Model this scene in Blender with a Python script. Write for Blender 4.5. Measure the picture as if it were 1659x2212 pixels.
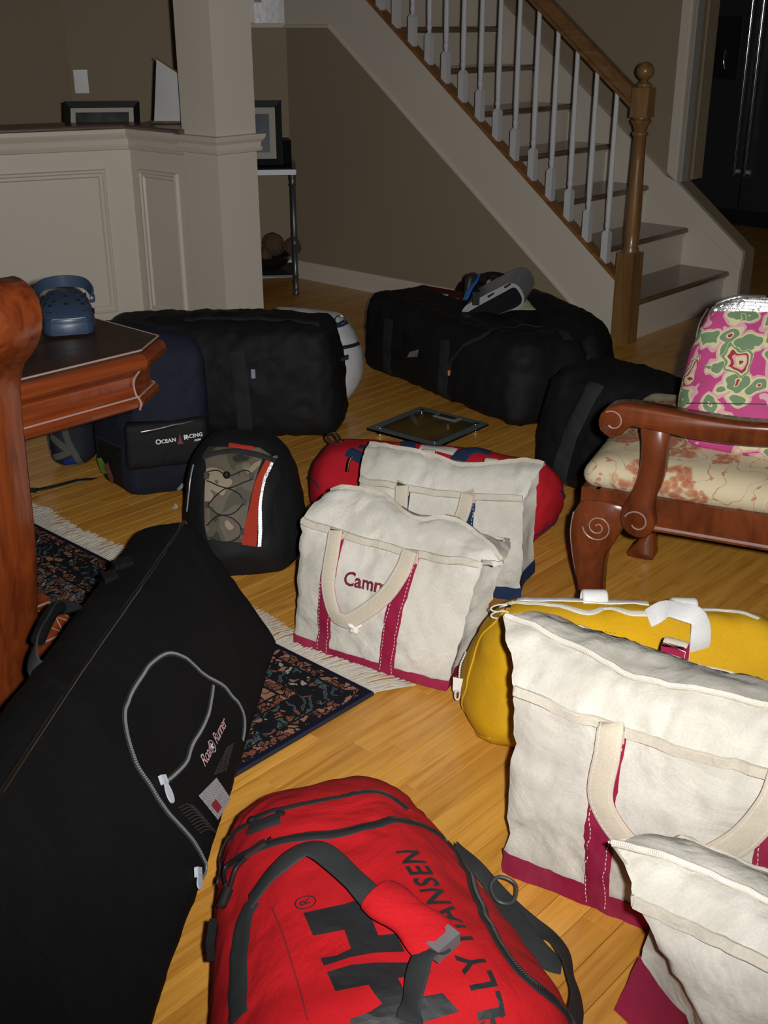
import bpy, bmesh, math, random
from mathutils import Vector, Matrix, noise
from mathutils.bvhtree import BVHTree
from mathutils.geometry import tessellate_polygon

random.seed(7)
scene = bpy.context.scene
for o in list(bpy.data.objects):
    bpy.data.objects.remove(o)
COL = scene.collection
PI = math.pi

# ------------------------------------------------------------------ camera
F_PX, PITCH, ROLL, EYE = 2461.0, 0.4075, -0.0032, 1.362
FWD = Vector((0, math.cos(PITCH), -math.sin(PITCH)))
UP0 = Vector((0, math.sin(PITCH), math.cos(PITCH)))
RGT = Vector((1, 0, 0)) * math.cos(ROLL) + UP0 * math.sin(ROLL)
UPV = Vector((1, 0, 0)) * -math.sin(ROLL) + UP0 * math.cos(ROLL)
CAM = Vector((0, 0, EYE))
cam_data = bpy.data.cameras.new('camera')
cam_data.sensor_fit = 'VERTICAL'
cam_data.sensor_height = 24.0
cam_data.sensor_width = 18.0
cam_data.lens = 24.0 * F_PX / 2212.0
cam_data.clip_start = 0.05
cam = bpy.data.objects.new('camera', cam_data)
COL.objects.link(cam)
cam.matrix_world = Matrix(((RGT.x, UPV.x, -FWD.x, 0), (RGT.y, UPV.y, -FWD.y, 0), (RGT.z, UPV.z, -FWD.z, EYE), (0, 0, 0, 1)))
scene.camera = cam

# ------------------------------------------------------------------ world and the camera's flash
world = bpy.data.worlds.new('dim_room')
scene.world = world
world.use_nodes = True
world.node_tree.nodes['Background'].inputs[0].default_value = (1.0, 0.86, 0.68, 1)
world.node_tree.nodes['Background'].inputs[1].default_value = 0.012
flash_data = bpy.data.lights.new('camera_flash', 'SPOT')
flash_data.energy = 335.0
flash_data.color = (1.0, 0.985, 0.95)
flash_data.spot_size = math.radians(92)
flash_data.spot_blend = 1.0
flash_data.shadow_soft_size = 0.016
flash = bpy.data.objects.new('camera_flash', flash_data)
COL.objects.link(flash)
flash.location = CAM + RGT * 0.062 + UPV * 0.02
_aim = (FWD + UPV * 0.16).normalized()
flash.rotation_euler = _aim.to_track_quat('-Z', 'Y').to_euler()

scene.view_settings.view_transform = 'Standard'
scene.view_settings.look = 'None'
scene.view_settings.gamma = 1.0
scene.view_settings.exposure = 0.0
scene.view_settings.use_curve_mapping = False

# ------------------------------------------------------------------ house directions
YAW = 2.3992
A_DIR = Vector((math.cos(YAW), math.sin(YAW), 0))          # up the stairs
C_DIR = Vector((math.sin(YAW), -math.cos(YAW), 0))         # along the floor boards, away from the viewer
if C_DIR.y < 0:
    C_DIR = -C_DIR
ZV = Vector((0, 0, 1))


def V3(*a):
    return Vector(a[0]) if len(a) == 1 else Vector(a)


def ray_dir(x, y):
    return FWD * F_PX + RGT * (x - 829.5) - UPV * (y - 1106.0)


def at(x, y, z=0.0):
    """surveyed point of the room: where the sight line meets height z"""
    d = ray_dir(x, y)
    return CAM + d * ((z - EYE) / d.z)


def aty(x, y, Y):
    d = ray_dir(x, y)
    return CAM + d * (Y / d.y)


# ------------------------------------------------------------------ object helpers
def tag(o, label=None, cat=None, group=None, kind=None):
    if label: o['label'] = label
    if cat: o['category'] = cat
    if group: o['group'] = group
    if kind: o['kind'] = kind
    return o


def thing(name, loc, label, cat, group=None):
    o = bpy.data.objects.new(name, None)
    o.empty_display_size = 0.05
    COL.objects.link(o)
    o.location = loc
    o['org'] = list(loc)
    return tag(o, label, cat, group)


def origin_of(p):
    while p.parent:
        p = p.parent
    return Vector(p.location)


def mesh_obj(name, verts, faces, mat, parent=None, smooth=True, loc=None, kind=None, label=None):
    """verts in world space; origin = the origin of the whole thing"""
    org = origin_of(parent) if parent else (Vector(loc) if loc is not None else Vector((0, 0, 0)))
    me = bpy.data.meshes.new(name)
    me.from_pydata([Vector(v) - org for v in verts], [], faces)
    bm = bmesh.new(); bm.from_mesh(me)
    bmesh.ops.recalc_face_normals(bm, faces=bm.faces)
    bm.to_mesh(me); bm.free()
    me.materials.append(mat)
    if smooth:
        me.polygons.foreach_set('use_smooth', [True] * len(me.polygons))
        me.set_sharp_from_angle(angle=math.radians(52))
    o = bpy.data.objects.new(name, me)
    COL.objects.link(o)
    if parent:
        o.parent = parent
    else:
        o.location = org
    if kind: o['kind'] = kind
    if label: o['label'] = label
    return o


class MB:
    """collects shapes for one mesh"""
    def __init__(self):
        self.v, self.f = [], []

    def add(self, verts, faces):
        n = len(self.v)
        self.v += [Vector(p) for p in verts]
        self.f += [tuple(i + n for i in f) for f in faces]
        return self

    def box(self, c, ex, ey, ez):
        """box centred at c with half-extent vectors"""
        c, ex, ey, ez = Vector(c), Vector(ex), Vector(ey), Vector(ez)
        vs = [c + ex * i + ey * j + ez * k for k in (-1, 1) for j in (-1, 1) for i in (-1, 1)]
        return self.add(vs, [(0, 2, 3, 1), (4, 5, 7, 6), (0, 1, 5, 4), (2, 6, 7, 3), (0, 4, 6, 2), (1, 3, 7, 5)])

    def prism(self, poly, ext):
        """closed outline (world points) pushed along ext"""
        n = len(poly)
        P = [Vector(p) for p in poly]
        e = Vector(ext)
        self.add(P + [p + e for p in P], [tuple(range(n - 1, -1, -1)), tuple(range(n, 2 * n))] + [(i, (i + 1) % n, (i + 1) % n + n, i + n) for i in range(n)])
        return self

    def lathe(self, base, prof, seg=20, axis=ZV, sx=None):
        """prof = [(r, h)], revolved round axis at base"""
        axis = Vector(axis).normalized()
        ux = axis.orthogonal().normalized() if sx is None else Vector(sx).normalized()
        uy = axis.cross(ux)
        vs, fs = [], []
        for r, h in prof:
            for k in range(seg):
                t = 2 * PI * k / seg
                vs.append(Vector(base) + axis * h + (ux * math.cos(t) + uy * math.sin(t)) * r)
        for i in range(len(prof) - 1):
            for k in range(seg):
                k2 = (k + 1) % seg
                fs.append((i * seg + k, i * seg + k2, (i + 1) * seg + k2, (i + 1) * seg + k))
        fs.append(tuple(range(seg - 1, -1, -1)))
        fs.append(tuple(range((len(prof) - 1) * seg, len(prof) * seg)))
        return self.add(vs, fs)

    def tube(self, pts, r, seg=8, closed=False):
        P = [Vector(p) for p in pts]
        n = len(P)
        vs, fs = [], []
        nrm = None
        for i, p in enumerate(P):
            a = P[(i - 1) % n] if (closed or i > 0) else p
            b = P[(i + 1) % n] if (closed or i < n - 1) else p
            t = (b - a)
            t = t.normalized() if t.length > 1e-9 else Vector((0, 0, 1))
            if nrm is None:
                nrm = t.orthogonal().normalized()
            nrm = (nrm - t * nrm.dot(t))
            nrm = nrm.normalized() if nrm.length > 1e-6 else t.orthogonal().normalized()
            bn = t.cross(nrm)
            rr = r[i] if isinstance(r, (list, tuple)) else r
            for k in range(seg):
                ang = 2 * PI * k / seg
                vs.append(p + (nrm * math.cos(ang) + bn * math.sin(ang)) * rr)
        m = n if closed else n - 1
        for i in range(m):
            j = (i + 1) % n
            for k in range(seg):
                k2 = (k + 1) % seg
                fs.append((i * seg + k, i * seg + k2, j * seg + k2, j * seg + k))
        if not closed:
            fs.append(tuple(range(seg - 1, -1, -1)))
            fs.append(tuple(range((n - 1) * seg, n * seg)))
        return self.add(vs, fs)

    def ribbon(self, pts, nrms, w, th):
        """flat band along pts; nrms = facing at each point"""
        P = [Vector(p) for p in pts]
        n = len(P)
        vs, fs = [], []
        for i, p in enumerate(P):
            t = P[min(i + 1, n - 1)] - P[max(i - 1, 0)]
            t = t.normalized() if t.length > 1e-9 else Vector((1, 0, 0))
            nn = Vector(nrms[i])
            nn = nn - t * nn.dot(t)
            nn = nn.normalized() if nn.length > 1e-6 else t.orthogonal().normalized()
            s = t.cross(nn)
            ww = (w[i] if isinstance(w, (list, tuple)) else w) / 2
            vs += [p - s * ww, p + s * ww, p + s * ww * 0.97 + nn * th * 0.6, p + s * ww * 0.8 + nn * th, p - s * ww * 0.8 + nn * th, p - s * ww * 0.97 + nn * th * 0.6]
        for i in range(n - 1):
            a, b = i * 6, i * 6 + 6
            for k in range(6):
                k2 = (k + 1) % 6
                fs.append((a + k, a + k2, b + k2, b + k))
        fs.append((5, 4, 3, 2, 1, 0)); fs.append(tuple(range(n * 6 - 6, n * 6)))
        return self.add(vs, fs)

    def build(self, name, mat, parent=None, smooth=False, **k):
        return mesh_obj(name, self.v, self.f, mat, parent, smooth, **k)


def catmull(pts, n, closed=False):
    """n samples of a smooth curve through pts, even in arc length"""
    P = [Vector(p) for p in pts]
    m = len(P)
    out = []
    segs = m if closed else m - 1
    K = 12
    for i in range(segs):
        if closed:
            p0, p1, p2, p3 = P[(i - 1) % m], P[i], P[(i + 1) % m], P[(i + 2) % m]
        else:
            p0 = P[i - 1] if i > 0 else P[0] * 2 - P[1]
            p1, p2 = P[i], P[i + 1]
            p3 = P[i + 2] if i + 2 < m else P[-1] * 2 - P[-2]
        for k in range(K):
            t = k / K
            out.append(0.5 * ((2 * p1) + (p2 - p0) * t + (2 * p0 - 5 * p1 + 4 * p2 - p3) * t * t + (3 * p1 - p0 - 3 * p2 + p3) * t ** 3))
    out.append(P[0].copy() if closed else P[-1].copy())
    L = [0]
    for i in range(1, len(out)):
        L.append(L[-1] + (out[i] - out[i - 1]).length)
    res, j = [], 0
    for k in range(n):
        s = L[-1] * k / (n if closed else n - 1)
        while j < len(L) - 2 and L[j + 1] < s:
            j += 1
        d = L[j + 1] - L[j]
        res.append(out[j].lerp(out[j + 1], (s - L[j]) / d if d > 1e-12 else 0))
    return res


def length(pts):
    return sum((Vector(pts[i + 1]) - Vector(pts[i])).length for i in range(len(pts) - 1))


# ------------------------------------------------------------------ materials
MATS = {}


def nodes_of(name):
    m = bpy.data.materials.new(name)
    m.use_nodes = True
    nt = m.node_tree
    b = nt.nodes['Principled BSDF']
    return m, nt, b


def nd(nt, t, **k):
    n = nt.nodes.new(t)
    for a, v in k.items():
        setattr(n, a, v)
    return n


def ramp(nt, stops, interp='LINEAR'):
    r = nt.nodes.new('ShaderNodeValToRGB')
    r.color_ramp.interpolation = interp
    el = r.color_ramp.elements
    while len(el) > 1:
        el.remove(el[-1])
    el[0].position = stops[0][0]; el[0].color = (*stops[0][1], 1) if len(stops[0][1]) == 3 else stops[0][1]
    for p, c in stops[1:]:
        e = el.new(p); e.color = (*c, 1) if len(c) == 3 else c
    return r


def obj_coord(nt, scale=(1, 1, 1), rot=(0, 0, 0)):
    tc = nd(nt, 'ShaderNodeTexCoord')
    src = tc.outputs['Object']
    if any(rot):
        mr = nd(nt, 'ShaderNodeMapping')
        mr.inputs['Rotation'].default_value = rot
        nt.links.new(src, mr.inputs[0])
        src = mr.outputs[0]
    mp = nd(nt, 'ShaderNodeMapping')
    mp.inputs['Scale'].default_value = scale
    nt.links.new(src, mp.inputs[0])
    return mp.outputs[0]


def mixc(nt, fac, a, b, mode='MIX'):
    m = nd(nt, 'ShaderNodeMix', data_type='RGBA', blend_type=mode)
    for sock, v in ((m.inputs[0], fac), (m.inputs[6], a), (m.inputs[7], b)):
        if hasattr(v, 'default_value') or hasattr(v, 'links'):
            nt.links.new(v, sock)
        elif isinstance(v, (int, float)):
            sock.default_value = v
        else:
            sock.default_value = (*v, 1)
    return m.outputs[2]


def math_node(nt, op, a, b=None, c=None):
    m = nd(nt, 'ShaderNodeMath', operation=op)
    for i, v in enumerate((a, b, c)):
        if v is None: continue
        if isinstance(v, (int, float)): m.inputs[i].default_value = v
        else: nt.links.new(v, m.inputs[i])
    return m.outputs[0]


def plain(name, col, rough=0.5, metal=0.0, spec=0.5, coat=0.0, bump=None):
    if name in MATS: return MATS[name]
    m, nt, b = nodes_of(name)
    b.inputs['Base Color'].default_value = (*col, 1)
    b.inputs['Roughness'].default_value = rough
    b.inputs['Metallic'].default_value = metal
    b.inputs['Specular IOR Level'].default_value = spec
    b.inputs['Coat Weight'].default_value = coat
    n = nd(nt, 'ShaderNodeTexNoise')
    n.inputs['Scale'].default_value = 40 if bump is None else bump[0]
    nt.links.new(obj_coord(nt), n.inputs[0])
    c = mixc(nt, n.outputs[0], tuple(x * 0.9 for x in col), tuple(min(1, x * 1.1) for x in col))
    nt.links.new(c, b.inputs['Base Color'])
    if bump:
        bp = nd(nt, 'ShaderNodeBump')
        bp.inputs['Strength'].default_value = 0.5
        bp.inputs['Distance'].default_value = bump[1]
        nt.links.new(n.outputs[0], bp.inputs['Height'])
        nt.links.new(bp.outputs[0], b.inputs['Normal'])
    MATS[name] = m
    return m


def fabric(name, col, col2=None, rough=0.9, weave=900.0, wd=0.0006, wrinkle=0.004, wscale=9.0, dirt=None, spec=0.15, sheen=0.0):
    """woven cloth: fine weave relief, soft creases, blotchy tone, optional dirt"""
    if name in MATS: return MATS[name]
    m, nt, b = nodes_of(name)
    co = obj_coord(nt)
    n1 = nd(nt, 'ShaderNodeTexNoise'); n1.inputs['Scale'].default_value = 3.2; n1.inputs['Detail'].default_value = 6
    nt.links.new(co, n1.inputs[0])
    c2 = col2 or tuple(x * 0.8 for x in col)
    r1 = ramp(nt, [(0.35, c2), (0.62, col)])
    nt.links.new(n1.outputs[0], r1.inputs[0])
    colr = r1.outputs[0]
    nf = nd(nt, 'ShaderNodeTexNoise'); nf.inputs['Scale'].default_value = 260; nf.inputs['Detail'].default_value = 2
    nt.links.new(co, nf.inputs[0])
    rf = ramp(nt, [(0.3, (0.93, 0.93, 0.93)), (0.7, (1.05, 1.05, 1.05))])
    nt.links.new(nf.outputs[0], rf.inputs[0])
    colr = mixc(nt, 1.0, colr, rf.outputs[0], 'MULTIPLY')
    if dirt:
        n2 = nd(nt, 'ShaderNodeTexNoise'); n2.inputs['Scale'].default_value = 4.2; n2.inputs['Detail'].default_value = 9; n2.inputs['Roughness'].default_value = 0.62
        n2.inputs['Distortion'].default_value = 0.8
        nt.links.new(co, n2.inputs[0])
        r2 = ramp(nt, [(0.44, (0, 0, 0)), (0.70, (1, 1, 1))])
        nt.links.new(n2.outputs[0], r2.inputs[0])
        f = math_node(nt, 'MULTIPLY', r2.outputs[0], dirt[1])
        colr = mixc(nt, f, colr, dirt[0])
    nt.links.new(colr, b.inputs['Base Color'])
    b.inputs['Roughness'].default_value = rough
    b.inputs['Specular IOR Level'].default_value = spec
    if sheen:
        b.inputs['Sheen Weight'].default_value = sheen
        b.inputs['Sheen Roughness'].default_value = 0.4
    w1 = nd(nt, 'ShaderNodeTexNoise'); w1.inputs['Scale'].default_value = wscale; w1.inputs['Detail'].default_value = 5; w1.inputs['Distortion'].default_value = 1.2
    nt.links.new(co, w1.inputs[0])
    bp1 = nd(nt, 'ShaderNodeBump'); bp1.inputs['Strength'].default_value = 0.7; bp1.inputs['Distance'].default_value = wrinkle
    nt.links.new(w1.outputs[0], bp1.inputs['Height'])
    w2 = nd(nt, 'ShaderNodeTexNoise'); w2.inputs['Scale'].default_value = weave; w2.inputs['Detail'].default_value = 1
    nt.links.new(co, w2.inputs[0])
    bp2 = nd(nt, 'ShaderNodeBump'); bp2.inputs['Strength'].default_value = 0.2; bp2.inputs['Distance'].default_value = wd
    nt.links.new(w2.outputs[0], bp2.inputs['Height'])
    nt.links.new(bp1.outputs[0], bp2.inputs['Normal'])
    nt.links.new(bp2.outputs[0], b.inputs['Normal'])
    MATS[name] = m
    return m


def wood(name, dark, light, rough=0.3, scale=(6, 6, 60), rot=(0, 0, 0), coat=0.0, spec=0.5, bump=0.0004, world_grain=None):
    """grain stretched along the local axis with the small scale number"""
    if name in MATS: return MATS[name]
    m, nt, b = nodes_of(name)
    co = obj_coord(nt, scale, rot)
    n = nd(nt, 'ShaderNodeTexNoise'); n.inputs['Scale'].default_value = 1.0; n.inputs['Detail'].default_value = 6; n.inputs['Distortion'].default_value = 1.0
    nt.links.new(co, n.inputs[0])
    r = ramp(nt, [(0.28, dark), (0.72, light)])
    nt.links.new(n.outputs[0], r.inputs[0])
    nt.links.new(r.outputs[0], b.inputs['Base Color'])
    b.inputs['Roughness'].default_value = rough
    b.inputs['Coat Weight'].default_value = coat
    b.inputs['Specular IOR Level'].default_value = spec
    bp = nd(nt, 'ShaderNodeBump'); bp.inputs['Strength'].default_value = 0.25; bp.inputs['Distance'].default_value = bump
    nt.links.new(n.outputs[0], bp.inputs['Height'])
    nt.links.new(bp.outputs[0], b.inputs['Normal'])
    MATS[name] = m
    return m


def paint(name, col, rough=0.55, spec=0.4):
    if name in MATS: return MATS[name]
    m, nt, b = nodes_of(name)
    co = obj_coord(nt)
    n = nd(nt, 'ShaderNodeTexNoise'); n.inputs['Scale'].default_value = 180; n.inputs['Detail'].default_value = 3
    nt.links.new(co, n.inputs[0])
    n2 = nd(nt, 'ShaderNodeTexNoise'); n2.inputs['Scale'].default_value = 1.3; n2.inputs['Detail'].default_value = 3
    nt.links.new(co, n2.inputs[0])
    c = mixc(nt, n2.outputs[0], tuple(x * 0.94 for x in col), tuple(min(1, x * 1.05) for x in col))
    nt.links.new(c, b.inputs['Base Color'])
    b.inputs['Roughness'].default_value = rough
    b.inputs['Specular IOR Level'].default_value = spec
    bp = nd(nt, 'ShaderNodeBump'); bp.inputs['Strength'].default_value = 0.25; bp.inputs['Distance'].default_value = 0.0006
    nt.links.new(n.outputs[0], bp.inputs['Height'])
    nt.links.new(bp.outputs[0], b.inputs['Normal'])
    MATS[name] = m
    return m


M_WALL = paint('tan_wall_paint', (0.285, 0.225, 0.155), 0.7, 0.25)
M_WHITE = paint('cream_trim_paint', (0.60, 0.54, 0.46), 0.38, 0.4)
M_BALUSTER = paint('white_gloss_paint', (0.58, 0.58, 0.60), 0.3, 0.5)
M_OAK = wood('golden_oak', (0.14, 0.068, 0.022), (0.27, 0.145, 0.055), 0.3, (30, 30, 3), coat=0.2)
M_RAIL = wood('dark_oak_rail', (0.13, 0.06, 0.025), (0.24, 0.12, 0.05), 0.3, (4, 30, 30), (0, 0, -YAW), coat=0.2)
M_TREAD = wood('brown_oak_tread', (0.11, 0.062, 0.033), (0.2, 0.115, 0.06), 0.25, (30, 4, 30), (0, 0, -YAW), coat=0.3)
M_CHERRY = wood('red_cherry', (0.07, 0.013, 0.004), (0.19, 0.038, 0.008), 0.28, (45, 45, 3), coat=0.25)
M_CHERRY_C = wood('red_cherry_long', (0.075, 0.013, 0.004), (0.20, 0.04, 0.009), 0.26, (2.5, 40, 60), (0, 0, PI / 2 - YAW), coat=0.3)
M_WALNUT = wood('dark_table_top', (0.012, 0.006, 0.004), (0.045, 0.019, 0.010), 0.42, (2.2, 22, 22), (0, 0, PI / 2 - YAW), coat=0.1)
M_GROOVE = plain('pale_edge_highlight', (0.26, 0.17, 0.15), 0.35)  # pale colour stands for highlights along carved edges and grooves
M_BLACKMETAL = plain('black_steel', (0.02, 0.02, 0.022), 0.35, 0.0)
M_STEEL = plain('brushed_steel', (0.45, 0.45, 0.47), 0.32, 1.0)
M_CHROME = plain('chrome', (0.8, 0.8, 0.82), 0.12, 1.0)
M_BRASS = plain('brass', (0.75, 0.5, 0.2), 0.25, 1.0)
M_FRAME = plain('black_frame_lacquer', (0.006, 0.006, 0.006), 0.55, spec=0.25)
M_BLACKPLASTIC = plain('black_plastic', (0.010, 0.010, 0.011), 0.5, spec=0.25)

# ================================================================== FLOOR
floor = MB()
fc = Vector((0.4, 5.0, -0.02))
floor.box(fc, C_DIR * 7, A_DIR * 6, ZV * 0.0155)
M_SUB = plain('dark_board_joint', (0.05, 0.022, 0.007), 0.8)
floor_o = floor.build('floor', M_SUB, loc=(0.4, 5.0, 0.0))
tag(floor_o, 'honey oak strip floor running diagonally through the room', None, kind='structure')


def board_material(name, island):
    m, nt, b = nodes_of(name)
    geo = nd(nt, 'ShaderNodeNewGeometry')
    inf = nd(nt, 'ShaderNodeObjectInfo')
    rnd = geo.outputs['Random Per Island'] if island else inf.outputs['Random']
    mp = nd(nt, 'ShaderNodeMapping')
    mp.vector_type = 'TEXTURE'
    mp.inputs['Rotation'].default_value = (0, 0, math.atan2(C_DIR.y, C_DIR.x))
    nt.links.new(geo.outputs['Position'], mp.inputs[0])
    sc = nd(nt, 'ShaderNodeVectorMath', operation='MULTIPLY')
    sc.inputs[1].default_value = (3.5, 46, 1)
    nt.links.new(mp.outputs[0], sc.inputs[0])
    off = nd(nt, 'ShaderNodeVectorMath', operation='ADD')
    cmb = nd(nt, 'ShaderNodeCombineXYZ')
    nt.links.new(math_node(nt, 'MULTIPLY', rnd, 91.0), cmb.inputs[0])
    nt.links.new(math_node(nt, 'MULTIPLY', rnd, 57.0), cmb.inputs[2])
    nt.links.new(sc.outputs[0], off.inputs[0]); nt.links.new(cmb.outputs[0], off.inputs[1])
    n = nd(nt, 'ShaderNodeTexNoise'); n.inputs['Scale'].default_value = 1.0; n.inputs['Detail'].default_value = 7; n.inputs['Roughness'].default_value = 0.6; n.inputs['Distortion'].default_value = 0.9
    nt.links.new(off.outputs[0], n.inputs[0])
    r = ramp(nt, [(0.22, (0.36, 0.14, 0.016)), (0.5, (0.56, 0.265, 0.042)), (0.78, (0.66, 0.345, 0.07))])
    nt.links.new(n.outputs[0], r.inputs[0])
    tone = ramp(nt, [(0.0, (0.86, 0.82, 0.78)), (0.5, (1.0, 1.0, 1.0)), (1.0, (1.08, 1.09, 1.1))])
    nt.links.new(rnd, tone.inputs[0])
    nt.links.new(mixc(nt, 1.0, r.outputs[0], tone.outputs[0], 'MULTIPLY'), b.inputs['Base Color'])
    b.inputs['Roughness'].default_value = 0.34
    b.inputs['Coat Weight'].default_value = 0.15
    b.inputs['Coat Roughness'].default_value = 0.25
    bp = nd(nt, 'ShaderNodeBump'); bp.inputs['Strength'].default_value = 0.15; bp.inputs['Distance'].default_value = 0.0004
    nt.links.new(n.outputs[0], bp.inputs['Height']); nt.links.new(bp.outputs[0], b.inputs['Normal'])
    return m


M_BOARD = board_material('oak_board', False)
M_BOARD_FAR = board_material('oak_board_far', True)
BW, GAP = 0.057, 0.0007
pm = bpy.data.meshes.new('plank')
bvl = 0.0007
_v = []
for z, k in ((-0.004, 0), (-bvl * 0.7, 0), (0.0, bvl)):
    _v += [(-0.5 + k, -(BW / 2 - GAP) + k, z), (0.5 - k, -(BW / 2 - GAP) + k, z), (0.5 - k, (BW / 2 - GAP) - k, z), (-0.5 + k, (BW / 2 - GAP) - k, z)]
_f = [(8, 9, 10, 11)]
for l in (0, 4):
    for k in range(4):
        k2 = (k + 1) % 4
        _f.append((l + k, l + k2, l + 4 + k2, l + 4 + k))
pm.from_pydata(_v, [], _f)
pm.materials.append(M_BOARD)
rb = random.Random(3)
far_mb = MB()
plank_list = []
for row in range(-75, 130):
    s0 = -6.0 - rb.random() * 0.9
    while s0 < 8.5:
        L = rb.choice((0.45, 0.6, 0.75, 0.9, 1.05, 1.2))
        mid = C_DIR * (s0 + L / 2) + A_DIR * (row * BW) + Vector((0.4, 2.6, 0))
        ends = [mid + C_DIR * (L / 2 * k) for k in (-1, -0.5, 0, 0.5, 1)]
        if any(0.9 < e.y < 5.35 and abs(e.x) < 0.375 * e.y + 0.22 for e in ends):
            plank_list.append((mid, L))
        elif any(0.5 < e.y < 10.5 and abs(e.x) < 0.42 * e.y + 0.4 for e in ends):
            cs = [(i * (L / 2 - 0.0005), j * (BW / 2 - GAP)) for i, j in ((-1, -1), (1, -1), (1, 1), (-1, 1))]
            tp = [mid + C_DIR * x + A_DIR * y for x, y in cs]
            bt = [p + Vector((0, 0, -0.003)) for p in tp]
            far_mb.add(bt + tp, [(4, 5, 6, 7), (0, 1, 5, 4), (1, 2, 6, 5), (2, 3, 7, 6), (3, 0, 4, 7)])
        s0 += L
plank_list.sort(key=lambda q: q[0].length)
c_ang = math.atan2(C_DIR.y, C_DIR.x)
for mid, L in plank_list[:298]:
    p = bpy.data.objects.new('plank', pm)
    COL.objects.link(p)
    p.parent = floor_o
    p.location = mid - Vector(floor_o.location)
    p.rotation_euler = (0, 0, c_ang)
    p.scale = (L, 1, 1)
for mid, L in plank_list[298:]:
    cs = [(i * (L / 2 - 0.0005), j * (BW / 2 - GAP)) for i, j in ((-1, -1), (1, -1), (1, 1), (-1, 1))]
    tp = [mid + C_DIR * x + A_DIR * y for x, y in cs]
    bt = [p + Vector((0, 0, -0.003)) for p in tp]
    far_mb.add(bt + tp, [(4, 5, 6, 7), (0, 1, 5, 4), (1, 2, 6, 5), (2, 3, 7, 6), (3, 0, 4, 7)])
far_mb.build('distant_planks', M_BOARD_FAR, floor_o, kind='stuff')

# ================================================================== STAIRS
ST_O = Vector((1.754, 5.772, 0))            # far end of the first nosing
B_DIR = Vector((-math.sin(YAW), math.cos(YAW), 0))   # towards the viewer across the stairs
ST_W = 0.932
ST_N = ST_O + B_DIR * ST_W                  # near end
RISE, RUN = 0.19, 0.25


def SP(t, z, off=0.0):
    """point of the near stair side: t along the flight, off towards the viewer"""
    return ST_N + A_DIR * t + B_DIR * off + ZV * z


def FP(t, z, off=0.0):
    return ST_O + A_DIR * t + B_DIR * off + ZV * z


stairs = thing('staircase', SP(0, 0), 'wooden staircase with white risers, white balusters and oak newel post', 'staircase')
NT = 9
for n in range(1, NT + 1):
    t0 = RUN * (n - 1)
    # tread with rounded nosing
    prof = [(t0 + RUN + 0.03, RISE * n - 0.028), (t0 + 0.012, RISE * n - 0.028), (t0 + 0.003, RISE * n - 0.022), (t0, RISE * n - 0.014), (t0 + 0.003, RISE * n - 0.006), (t0 + 0.012, RISE * n), (t0 + RUN + 0.03, RISE * n)]
    MB().prism([FP(t, z, 0.004) for t, z in prof], B_DIR * (ST_W - 0.03)).build('tread', M_TREAD, stairs)
    rp = [(t0 + 0.028, RISE * (n - 1)), (t0 + 0.028, RISE * n - 0.029), (t0 + 0.046, RISE * n - 0.029), (t0 + 0.046, RISE * (n - 1))]
    MB().prism([FP(t, z, 0.002) for t, z in rp], B_DIR * (ST_W - 0.03)).build('riser', M_WHITE, stairs)
    cp = [(t0 + 0.016, RISE * n - 0.042), (t0 + 0.016, RISE * n - 0.029), (t0 + 0.028, RISE * n - 0.029), (t0 + 0.028, RISE * n - 0.042)]
    MB().prism([FP(t, z, 0.003) for t, z in cp], B_DIR * (ST_W - 0.03)).build('nosing_moulding', M_WHITE, stairs)
zl = lambda t: -0.115 + 0.757 * t
zt = lambda t: 0.205 + 0.768 * t
TC = 2.236                                   # corner of the wall under the stairs
t_low = (1.324 + 0.115) / 0.757
st = [(0.055, 0.0), (0.155, 0.0), (t_low, 1.324), (TC + 1.2, 1.324), (TC + 1.2, 2.5), ((2.5 - 0.205) / 0.768, 2.5), (0.055, zt(0.055))]
MB().prism([SP(t, z, 0) for t, z in st], B_DIR * -0.035).build('outer_stringer', M_WHITE, stairs)
# bead along the lower edge
bead = [(0.155, 0.0), (t_low, 1.324), (TC, 1.324)]
bd = MB()
for (ta, za), (tb, zb) in zip(bead[:-1], bead[1:]):
    d = (SP(tb, zb) - SP(ta, za)); nrm = d.cross(B_DIR).normalized()
    if nrm.z < 0: nrm = -nrm
    bd.prism([SP(ta, za), SP(ta, za) + nrm * 0.02, SP(ta, za, 0.010) + nrm * 0.014, SP(ta, za, 0.010) + nrm * 0.004], d)
bd.build('edge_bead', M_WHITE, stairs)
# wood shoe rail on top of the stringer
sh = [(0.08, zt(0.08)), (2.6, zt(2.6))]
shoe = MB()
shoe.prism([SP(0.08, zt(0.08), 0.012), SP(0.08, zt(0.08) + 0.02, 0.012), SP(0.08, zt(0.08) + 0.02, -0.05), SP(0.08, zt(0.08), -0.05)], SP(2.6, zt(2.6)) - SP(0.08, zt(0.08)))
shoe.build('shoe_rail', wood('shoe_oak', (0.17, 0.07, 0.022), (0.3, 0.14, 0.045), 0.3, (4, 30, 30), (0, 0, -YAW), coat=0.2), stairs)
# handrail
hr = []
for (o, z) in ((-0.048, 0.0), (-0.048, 0.018), (-0.058, 0.03), (-0.056, 0.06), (-0.04, 0.082), (-0.02, 0.085), (0.0, 0.082), (0.016, 0.06), (0.018, 0.03), (0.008, 0.018), (0.008, 0.0)):
    hr.append(SP(0.085, 1.012 + z, o - 0.002))
MB().prism(hr, A_DIR * 2.3 + ZV * 2.3 * 0.766).build('handrail', M_RAIL, stairs)
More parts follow.
